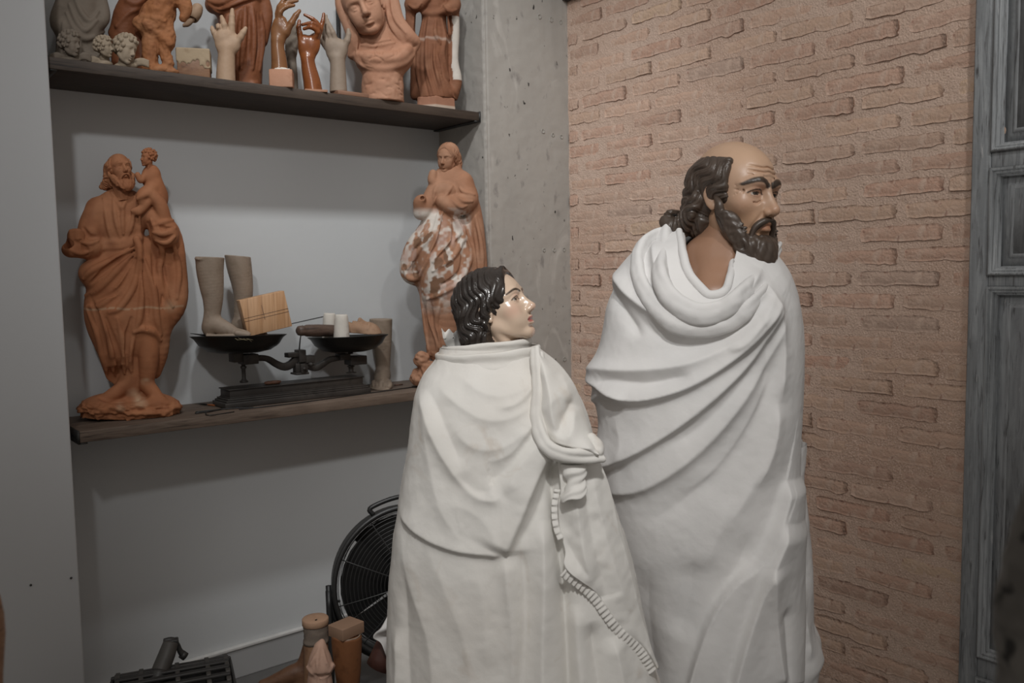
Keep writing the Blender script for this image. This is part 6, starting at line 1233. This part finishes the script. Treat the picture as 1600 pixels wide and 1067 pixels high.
W_ = fr.w(np.c_[x0 + V[:, 0] / k, y0 + V[:, 1] / k, V[:, 2] / k]); solo('face_mask', 'brown clay face mask lying on its back in the right pan', 'sculpture', W_, outward(W_ - W_.mean(0), Q), terracotta('tan_clay', (.33, .20, .125), (.39, .25, .165), (.25, .145, .09)))
# leg and foot standing on the shelf at the right of the scale
YL = 2.808
fr = Frame(*c4(1205, 700), P4(1205, 700, YL)); ybs = ubase(fr, x0, y0, k, ZS2); S = Clay(x0, y0, k, fr, (1040, 430, -110), (1340, ybs + 8, 300), 4.)
S.chain([(1205, 440, 0), (1207, 560, 2), (1215, 660, 4), (1218, 750, 6), (1216, ybs - 60, 10)], [72, 67, 54, 45, 46], 0); S.chain([(1218, ybs - 34, -22), (1214, ybs - 62, 30), (1211, ybs - 44, 90), (1208, ybs - 26, 150)], [40, 48, 48, 34], 22); S.ell((1208, ybs - 8, 90), (70, 16, 125), 8)
for i, (xx, r, dd) in enumerate(((1252, 23, 188), (1226, 17, 196), (1203, 16, 190), (1182, 15, 180), (1163, 14, 166))): S.chain([(xx - 2, ybs - 34, dd - 50), (xx, ybs - 24, dd - 16), (xx, ybs - 16, dd)], [r * .9, r, r * .8], 4)
S.ell((1208, ybs - 2, 110), (72, 11, 128), 3); S.box((1205, 400, 0), (300, 66, 300), 0, 's'); S.ell((1206, 462, 0), (56, 12, 56), 3, 's'); S.box((1205, ybs + 60, 0), (400, 60, 400), 0, 's'); sculpture('foot_sculpture', 'beige plaster leg and bare foot standing on the shelf behind the right pan', 'sculpture', S, m_putty, base_z=ZS2)
# small things lying on the shelf
a = np.array([P4(415, 852, YB0 + .05), P4(640, 838, YB0 + .06)]); zt2 = ZS2 + h; mid = a.mean(0); V, Q = lathe([(.0001, 0), (.8, 0), (1, .004), (.96, .009), (.7, .011), (.0001, .011)], (0, 0, 0), (0, 0, 1), 40, (.030, .016)); V = V @ rotm((0, 0, 1), -2) ; V[:, 0] *= 1; xs = V[:, 0] / .03
V[:, :2] *= np.c_[np.ones(len(V)), 1 - .3 * np.exp(-((xs + .1) / .3) ** 2)]; V = V[:, [1, 0, 2]] if False else V; V += np.array([mid[0], YB0 + .045, zt2 + .0006]); solo('clay_sole', 'small flat brown clay sole lying on the scale base', 'sculpture', V, Q, mat('dark_brown_clay', (.14, .062, .036), .6, var=.25, scale=30))
def onS(x, y, dz_=.0): return onZ(*c4(x, y), ZS2 + dz_)
pn = thing('paintbrush', 'thin orange paintbrush with a dark tip lying on the lower shelf', 'brush', tuple(onS(220, 1002, .003)))
A_, B_ = onS(76, 990, .003), onS(335, 1016, .003); at_ = lambda t: A_ + (B_ - A_) * t
part('bristles', pn, *tube([at_(0), at_(.12), at_(.24)], [.0006, .0028, .0022], 8), m_iron); part('handle', pn, *tube([at_(.22), at_(.5), at_(.82)], [.0022, .003, .0022], 8), mat('orange_lacquer', (.45, .135, .04), .35)); part('tail', pn, *tube([at_(.81), at_(.9), at_(1)], [.0022, .0018, .0008], 8), mat('blue_black_lacquer', (.03, .04, .06), .3))
V, Q = jq(tube([onS(60, 1050, .0025), onS(160, 1036, .0025), onS(215, 1026, .003)], [.003, .0028, .002], 8), tube([onS(62, 1042, .0025), onS(170, 1030, .003), onS(250, 1022, .003), onS(420, 1012, .002)], [.0022, .002, .0018, .0015], 8), tube([onS(240, 1020, .003), onS(170, 1032, .004), onS(125, 1046, .003), onS(135, 1060, .003), onS(180, 1058, .0025), onS(300, 1040, .002)], .0015, 8)); solo('forceps', 'black wire forceps with ring handles lying at the shelf edge below the scale', 'tool', V, Q, m_iron)
V, Q = tube([onS(330, 1026, .0022), onS(700, 984, .0022), onS(1130, 925, .0022), onS(1450, 882, .0022)], .0019, 8, 2); solo('steel_rod', 'long thin dark steel rod lying along the front of the lower shelf', 'rod', V, Q, m_iron)
V, Q = tube([onS(1290, 876, .003), onS(1340, 871, .003)], [.003, .0026], 8, 1); solo('nail', 'short rusty nail lying on the shelf right of the plaster foot', 'nail', V, Q, mat('rust', (.09, .045, .03), .7))
# ------------------------------------------------------------------ things on the floor, lower left
x0, y0, k = 400, 940, 6.667
def floor_frame(x, y, D): p = ray(x, y) * D; return Frame(x, y, p)
def c6(x, y): return x0 + x / k, y0 + y / k
# leg form with a round top and a bandage
fr = floor_frame(*c6(610, 300), 2.50); yb = ubase(fr, x0, y0, k, ZF); u_ = fr.s / k
t = thing('leg_form', 'round-topped plaster leg form bound with a grey bandage, on the floor', 'sculpture', tuple(fr.w(np.array([[x0 + 640 / k, yb / k + y0, 0.]]))[0])); t.location.z = ZF
S = Clay(x0, y0, k, fr, (350, 380, -330), (960, yb + 10, 420), 13); S.chain([(620, 380, 0), (630, 600, 0), (640, 1100, 0), (640, 1500, 10), (635, 1800, 10), (630, yb - 120, 0)], [128, 130, 150, 140, 105, 110], 0); S.chain([(630, yb - 100, -40), (625, yb - 110, 60), (615, yb - 60, 240)], [115, 120, 70], 40); S.box((620, 300, 0), (400, 110, 400), 0, 's'); S.box((620, yb + 100, 0), (500, 100, 500), 0, 's')
V, Q = S.done(); part('leg', t, S.world(V), outward(V, Q), terracotta('ochre_clay', (.31, .17, .095), (.37, .22, .135), (.22, .11, .06)))
cc = fr.w(np.array([[c6(617, 0)[0], c6(0, 165)[1], 0.]]))[0]; V, Q = lathe([(.0001, -.003), (.138, -.004), (.140, -.05), (.128, -.065), (.0001, -.06)], cc, (.02, 0, 1), 40); V[:, :2] = cc[:2] + (V[:, :2] - cc[:2]) * (u_ / .001 * .001 * 1000 / 1000); V[:, 2] = cc[2] + (V[:, 2] - cc[2]) * 1.
def disc(prof, c, ax=(0, 0, 1), n=44): return lathe([(r * u_, hh * u_) for r, hh in prof], c, ax, n)
V, Q = disc([(.0001, 12), (60, 12), (132, 8), (139, 0), (139, -58), (132, -66), (.0001, -60)], cc - np.array([0, 0, 10 * u_])); V += .6 * u_ * 6 * vnoise(V, .02, 3)[:, None] * .3; part('top_disc', t, V, Q, terracotta('plaster_disc', (.42, .26, .17), (.47, .31, .21), (.34, .2, .12)))
V, Q = disc([(122, -50), (132, -60), (126, -74), (131, -88), (125, -110), (130, -128), (124, -160), (127, -190), (124, -215), (134, -232), (136, -260), (120, -262)], cc - np.array([0, 0, 6 * u_])); V += .0011 * vnoise(V, .012, 5)[:, None]; part('bandage', t, V, Q, mat('grey_bandage', (.23, .185, .15), .9, var=.3, scale=40, bump=.0006, bscale=200))
V, Q = tube([cc + np.array([-.01, -.02, .0012]), cc + np.array([-.006, -.024, .004])], .0015, 6, 1); part('nail', t, V, Q, m_iron)
# leg form with a square block on top
fr = floor_frame(*c6(945, 300), 2.46); yb = ubase(fr, x0, y0, k, ZF); u_ = fr.s / k
t = thing('leg_form', 'brown lacquered leg form with a square wooden block on top', 'sculpture', tuple(fr.w(np.array([[c6(950, 0)[0], yb / k + y0, 0.]]))[0])); t.location.z = ZF
S = Clay(x0, y0, k, fr, (700, 280, -330), (1260, yb + 10, 420), 13); S.chain([(942, 320, 0), (945, 450, 0), (955, 700, 0), (962, 900, 0), (965, 1300, 0), (965, yb - 130, 0)], [160, 158, 138, 118, 105, 108], 0); S.chain([(960, yb - 100, -40), (965, yb - 110, 60), (980, yb - 60, 240)], [110, 118, 70], 40); S.box((940, 300, 0), (400, 40, 400), 0, 's'); S.box((960, yb + 100, 0), (500, 100, 500), 0, 's')
V, Q = S.done(); part('leg', t, S.world(V), outward(V, Q), terracotta('lacquered_leg', (.20, .082, .036), (.25, .11, .05), (.12, .05, .024), rough=.4))
ct = fr.w(np.array([[*c6(940, 280), 0.]]))[0]; V, Q = bevbox(ct + np.array([0, 0, 0]), (148 * u_, 118 * u_, 62 * u_), .002, rotm((0, 0, 1), -12)); part('top_block', t, V, Q, mat('dull_block', (.33, .205, .135), .7, var=.15, scale=12, bump=.0005)); 
V, Q = disc([(140, -4), (150, -2), (152, 3), (140, 7)], ct - np.array([0, 0, 68 * u_])); V += .0016 * vnoise(V, .012, 5)[:, None]; part('glue_bead', t, V, Q, m_putty)
# pink drapery fragment
fr = floor_frame(*c6(680, 700), 2.30); yb = ubase(fr, x0, y0, k, ZF); S = Clay(x0, y0, k, fr, (380, 370, -300), (960, yb + 10, 330), 13)
S.chain([(690, 410, 0), (680, 470, 20)], [26, 46], 10); S.chain([(670, 480, 10), (670, 600, 20), (670, 660, 30)], [70, 118, 132], 30); S.ell((680, 660, 20), (146, 60, 90), 20); S.chain([(665, 740, 0), (665, 1000, 0), (650, 1500, 0), (640, yb - 60, 0)], [120, 150, 190, 220], 12)
S.ell((690, 712, 130), (120, 26, 40), 10, 's'); S.folds([[(660, 440), (640, 560), (640, 700)], [(690, 440), (720, 560), (770, 640)], [(640, 470), (590, 580), (545, 650)]], 20, .2, 16); S.grooves([[(650, 720), (640, 850), (640, 1000)], [(740, 760), (760, 900), (770, 1050)]], 16); S.lay([(540, 655), (600, 700), (650, 722), (740, 690), (810, 610)], 22, .2, 10); S.box((650, yb + 100, 0), (500, 100, 500), 0, 's')
sculpture('drapery_fragment', 'pale pink clay drapery fragment standing in front of the leg forms', 'sculpture', S, terracotta('rose_clay', (.50, .315, .235), (.55, .365, .285), (.42, .25, .175)), base_z=ZF)
# brown foot leaning at the left
fr = floor_frame(*c6(330, 760), 2.62); yb = ubase(fr, x0, y0, k, ZF); S = Clay(x0, y0, k, fr, (-20, 420, -260), (660, yb + 10, 300), 13)
S.chain([(545, 470, 0), (530, 620, 0), (500, 760, 0), (480, 900, 0)], [60, 90, 120, 140], 10); S.chain([(500, 720, 10), (400, 740, 20), (250, 800, 30), (130, 850, 30), (70, 850, 30)], [90, 95, 80, 70, 50], 30); S.chain([(470, 900, 0), (440, 1400, 0), (430, yb - 60, 0)], [150, 160, 190], 20); S.chain([(250, 830, 20), (280, 1000, 10), (330, 1200, 0)], [70, 100, 120], 40); S.box((430, yb + 100, 0), (600, 100, 500), 0, 's')
sculpture('foot_sculpture', 'dark brown wooden foot form on the floor left of the leg forms', 'sculpture', S, terracotta('brown_foot_wood', (.15, .075, .042), (.2, .105, .062), (.09, .042, .024), rough=.5), base_z=ZF)
# ---- floor fan
cx, cy = 640, 909; D = 2.80; fc = ray(cx, cy) * D; ff = Frame(cx, cy, fc); r_ = 117 * ff.s; axf = ff.en * .97 + np.array([ff.ex[0], ff.ex[1], 0]) / ff.s * .20 + np.array([0, 0, .14]); axf /= np.linalg.norm(axf)
m_blk = mat('black_plastic', (.018, .018, .018), .42, var=.25, scale=12); m_wire = mat('black_wire', (.028, .028, .028), .35); m_fanin = mat('black_fan_metal', (.012, .012, .012), .5)
FA = thing('drum_fan', 'black round floor fan with wire grille behind the white cloth', 'fan', (fc[0], fc[1], ZF))
U = np.cross([0, 0, 1.], axf); U /= np.linalg.norm(U); Vv = np.cross(axf, U)
pt = lambda r, a, h=0.: fc + r * (math.cos(a) * U + math.sin(a) * Vv) + axf * h
part('drum', FA, *lathe([(r_ * .97, -.09), (r_ * 1.0, -.085), (r_ * 1.0, -.004), (r_ * 1.035, .004), (r_ * 1.035, .012), (r_ * .97, .012), (r_ * .965, -.08)], fc, axf, 72), m_blk)
for i in range(17):
    q = r_ * (.16 + .79 * i / 16); hz = .030 * (1 - (i / 16) ** 2.2); n = 72; V, Q = tube([pt(q, a, hz) for a in np.linspace(0, 2 * np.pi, n)], .0013, 5, 1, False); part('grille_ring', FA, V, Q, m_wire)
for i in range(10):
    a = 2 * np.pi * i / 10 + .2; V, Q = tube([pt(r_ * .12, a, .031), pt(r_ * .5, a, .026), pt(r_ * .8, a, .013), pt(r_ * .98, a, .002)], .0018, 6, 2); part('grille_spoke', FA, V, Q, m_wire)
part('hub_cap', FA, *lathe([(.0001, .036), (r_ * .1, .036), (r_ * .17, .032), (r_ * .17, .026), (.0001, .026)], fc, axf, 32), m_blk)
part('motor', FA, *lathe([(.0001, -.01), (r_ * .2, -.012), (r_ * .24, -.03), (r_ * .26, -.11), (r_ * .2, -.13), (.0001, -.13)], fc, axf, 32), m_fanin)
for i in range(5):
    a0 = np.pi / 2.5 * i + .5; V = []; 
    for u in np.linspace(0, 1, 9):
        for v in np.linspace(0, 1, 7): V.append(pt(r_ * (.2 + .7 * u), a0 + (v - .5) * 1.32, -.035 - .05 * (v - .5)))
    V = np.array(V); ii = np.arange(8)[:, None] * 7; jj = np.arange(6)[None, :]; Q = np.stack([ii + jj, ii + 7 + jj, ii + 8 + jj, ii + jj + 1], -1).reshape(-1, 4); V2 = V - axf * .002; Q = np.vstack([Q, Q[:, ::-1] + 63]); part('blade', FA, np.vstack([V, V2]), Q, m_fanin)
for i in range(9):
    q = r_ * (.3 + .65 * i / 8); V, Q = tube([pt(q, a, -.09) for a in np.linspace(0, 2 * np.pi, 56)], .0012, 5, 1, False); part('rear_ring', FA, V, Q, m_wire)
yk = [pt(r_ * 1.06, a, -.03) for a in np.linspace(np.pi * .98, np.pi * 2.02, 30)]; V, Q = tube(yk, .009, 10, 1); part('yoke', FA, V, Q, m_blk)
kb = ff.w(np.array([[517, 941, 0.]]))[0]; aS = pt(r_ * 1.0, np.pi if (pt(1, np.pi) - fc) @ ff.ex < 0 else 0, -.03)
V, Q = jq(lathe([(.0001, -.012), (.010, -.012), (.012, 0), (.010, .012), (.004, .014), (.004, .03), (.0001, .03)], kb, U * np.sign((fc - kb) @ U), 18), tube([kb + np.array([0, 0, -.004]), kb + np.array([-.012, 0, .018]), kb + np.array([-.014, 0, .028])], [.004, .003, .002], 8)); part('tilt_knob', FA, V, Q, mat('grey_plastic', (.09, .09, .088), .4))
for sx in (-1, 1):
    b = fc + U * sx * r_ * 1.06; V, Q = tube([b - axf * .03, np.array([b[0], b[1], ZF + .2]) + ff.en * .02, np.array([b[0], b[1], ZF + .012]) + ff.en * .10], .010, 10, 4); part('leg', FA, V, Q, m_blk)
    V, Q = tube([np.array([b[0], b[1], ZF + .012]) + ff.en * .12, np.array([b[0], b[1], ZF + .012]) - ff.en * .12], .011, 10, 1); part('foot_bar', FA, V, Q, m_blk)
hd_ = [pt(r_ * 1.0, np.pi / 2 + .42, -.05), pt(r_ * 1.10, np.pi / 2 + .40, -.05), pt(r_ * 1.12, np.pi / 2, -.05), pt(r_ * 1.10, np.pi / 2 - .40, -.05), pt(r_ * 1.0, np.pi / 2 - .42, -.05)]
V, Q = tube(hd_, .008, 10, 6); part('carry_handle', FA, V, Q, m_blk)
# white rag and a dark red roll beside the woman
fr = Frame(612, 1005, ray(612, 1005) * 2.3); P, Q = sheet(np.array([(606, 962), (596, 975), (583, 992), (596, 1002), (604, 1025), (610, 1046)]), np.array([(640, 955), (642, 975), (640, 1000), (640, 1020), (640, 1035), (640, 1050)]), 40, 30, lambda x, y, u, v: 14 * np.sin(v * 3 + u * 4) + 5 * np.sin(u * 11) + 2 * vnoise(np.c_[x, y, x * 0], 12, 2) - 10 * v); P, Q = slab(P, Q, 5); W_ = fr.w(P)
q = fr.w(np.array([[625, 1000, -4.]]))[0]
RG = thing('rag', 'crumpled white rag hung on a dark red roll between the fan and the woman', 'cloth', (q[0], q[1], ZF)); solid_part('cloth', RG, W_, Q, m_cloth_m)
V, Q = tube([fr.w(np.array([[592, 1052, -22.]]))[0] * 1.0, fr.w(np.array([[612, 1010, -26.]]))[0], fr.w(np.array([[632, 968, -30.]]))[0]], 21 * fr.s, 20, 3); part('roll', RG, V, Q, mat('oxblood_leather', (.085, .034, .026), .4, var=.3, scale=15))
V, Q = tube([(q[0], q[1], ZF), (q[0], q[1], fr.w(np.array([[612, 1030, 0.]]))[0][2])], .03, 14, 1); part('post', RG, V, Q, m_mwood)
# ---- black plastic crate with a handle
x0, y0, k = 150, 980, 6.957
DC = 2.28; fr = Frame(265, 1030, ray(265, 1030) * DC)
def c7(x, y, d=0.): return fr.w(np.array([[x0 + x / k, y0 + y / k, d]]))[0]
CR = thing('tool_crate', 'black slotted plastic crate with a folding handle, at the bottom left', 'crate', tuple(c7(800, 600))); CR.location.z = ZF
m_crate = mat('dark_grey_plastic', (.045, .044, .043), .42, var=.3, scale=10, bump=.0004); m_crate2 = mat('worn_grey_plastic', (.085, .08, .074), .5, var=.3, scale=14)
tl, tr = c7(235, 415), c7(1400, 300); ztop = (tl[2] + tr[2]) / 2; ux = tr - tl; ux[2] = 0; W2 = np.linalg.norm(ux); ux /= W2; uy = np.array([-ux[1], ux[0], 0]); uy *= np.sign(uy @ -fr.en); 
def cb(u, v, z): return tl + ux * (u * W2) + uy * v + np.array([0, 0, z - tl[2] + tl[2] * 0]) - np.array([0, 0, tl[2]]) + np.array([0, 0, tl[2] * 0]) if False else np.array([*(tl + ux * (u * W2) + uy * v)[:2], z])
RC = np.stack([ux, uy, [0, 0, 1.]]); zt_ = ztop; Dp = .20
def cbox(u0, u1, v0, v1, z0, z1, bev=.004): c = (cb(u0, v0, z0) + cb(u1, v1, z1)) / 2; return bevbox(c, (abs(u1 - u0) * W2 / 2, abs(v1 - v0) / 2, abs(z1 - z0) / 2), bev, RC)
part('tub', CR, *jq(cbox(-.06, -.03, -Dp, 0, ZF, zt_ - .05), cbox(1.02, 1.05, -Dp, 0, ZF, zt_ - .05), cbox(-.06, 1.05, -.008, 0, ZF, zt_ - .05), cbox(-.06, 1.05, -Dp, -Dp + .008, ZF, zt_ - .05), cbox(-.06, 1.05, -Dp, 0, ZF, ZF + .01)), m_crate)
# domed lid made of slats
nz = 8
for i in range(nz):
    t_ = i / (nz - 1); v = -Dp * t_; zz_ = zt_ - .055 * (2 * t_ - .6) ** 2 * .55 + (.0 if i else -.004); e = .015 * (2 * t_ - 1) ** 2
    part('slat', CR, *cbox(-.02 - e, 1.02 + e, v - .0085, v + .0085, zz_ - .008, zz_, .003), m_crate)
for u in (.0, .21, .54, .82, 1.0):
    V, Q = jq(*[cbox(u - .022, u + .022, -Dp * (i + 1) / 7 , -Dp * i / 7, zt_ - .055 * (2 * (i + .5) / 7 - .6) ** 2 * .55 - .012, zt_ - .055 * (2 * (i + .5) / 7 - .6) ** 2 * .55 - .0015, .002) for i in range(7)]); part('lid_rib', CR, V, Q, m_crate2)
part('rim', CR, *jq(cbox(-.07, 1.06, .0, .012, zt_ - .062, zt_ - .02), cbox(-.07, 1.06, -Dp - .012, -Dp, zt_ - .09, zt_ - .045), cbox(-.075, -.045, -Dp, 0, zt_ - .075, zt_ - .025), cbox(1.035, 1.065, -Dp, 0, zt_ - .075, zt_ - .025)), m_crate)
hp = [c7(810, 165, 2), c7(770, 260, 12), c7(700, 400, 24), c7(650, 520, 36), c7(620, 680, 44)]; V, Q = tube(hp, [12 * fr.s, 13.5 * fr.s, 14 * fr.s, 14.5 * fr.s, 14.5 * fr.s], 20, 5); H_ = part('handle', CR, V, Q, m_crate2)
V, Q = tube([c7(690, 410, 25), c7(650, 520, 37), c7(615, 700, 46)], 15 * fr.s, 20, 4); part('grip', H_, V, Q, m_crate)
V, Q = jq(bevbox(c7(815, 160, 0), (12 * fr.s, 7 * fr.s, 5 * fr.s), .003, RC), tube([c7(862, 150, 0), c7(890, 200, -2), c7(912, 260, -3), c7(950, 310, -4)], [3.5 * fr.s, 4 * fr.s, 4.5 * fr.s, 6 * fr.s], 10, 3), tube([c7(930, 300, -4), c7(975, 330, -4)], [7 * fr.s, 7 * fr.s], 12, 1), tube([c7(735, 150, 0), c7(810, 138, 0), c7(880, 148, -2)], [4 * fr.s, 5 * fr.s, 4 * fr.s], 10, 3)); part('handle_bracket', CR, V, Q, m_crate)
# ------------------------------------------------------------------ out-of-focus things close to the lens
D = .62; fr = Frame(1590, 1000, ray(1590, 1000) * D); S = SDF((1500, 690, -120), (1800, 1750, 120), 6.)
S.chain([(1640, 760, 0), (1640, 860, 0), (1660, 1000, 0), (1680, 1200, 0), (1690, 1700, 0)], [40, 72, 105, 130, 140], 10)
V, Q = S.mesh(); N = vnormals(V, Q); V = V + N * (9 * vnoise(V, 60, 2) + 4 * vnoise(V, 24, 3))[:, None]
def bex_(N, L, tc, src, mixin, noise, ramp): return mixin(mixin(src, ramp(noise(14, 4), .5, .65), (.14, .13, .115)), ramp(noise(34, 3), .60, .66), (.02, .018, .016))
W_ = fr.w(V); W_[:, 2] = np.maximum(W_[:, 2], ZF); lowest = W_[:, 2].min()
ST = thing('stone_sculpture', 'blurred dark mottled stone sculpture at the lower right edge of the picture', 'sculpture', (fr.p0[0], fr.p0[1], ZF)); solid_part('stone', ST, W_, Q, mat('mottled_dark_stone', (.10, .092, .082), .8, extra=bex_, bump=.002, bscale=40))
b = np.array([W_[:, 0].mean(), W_[:, 1].mean()]); part('plinth', ST, *bevbox((b[0], b[1], (ZF + lowest + .03) / 2), (.07, .07, (lowest + .03 - ZF) / 2), .006), m_mwood)
fr = Frame(-6, 1010, ray(-6, 1010) * 1.0); V, Q = tube([fr.w(np.array([[-9, 930, 0.]]))[0], fr.w(np.array([[-8, 990, 0.]]))[0], fr.w(np.array([[-8, 1200, 0.]]))[0], np.array([*fr.w(np.array([[-8, 1200, 0.]]))[0][:2], ZF])], [.006, .011, .012, .012], 14, 3); solo('easel_leg', 'dark rounded wooden easel leg at the lower left edge of the picture', 'easel', V, Q, m_mwood)
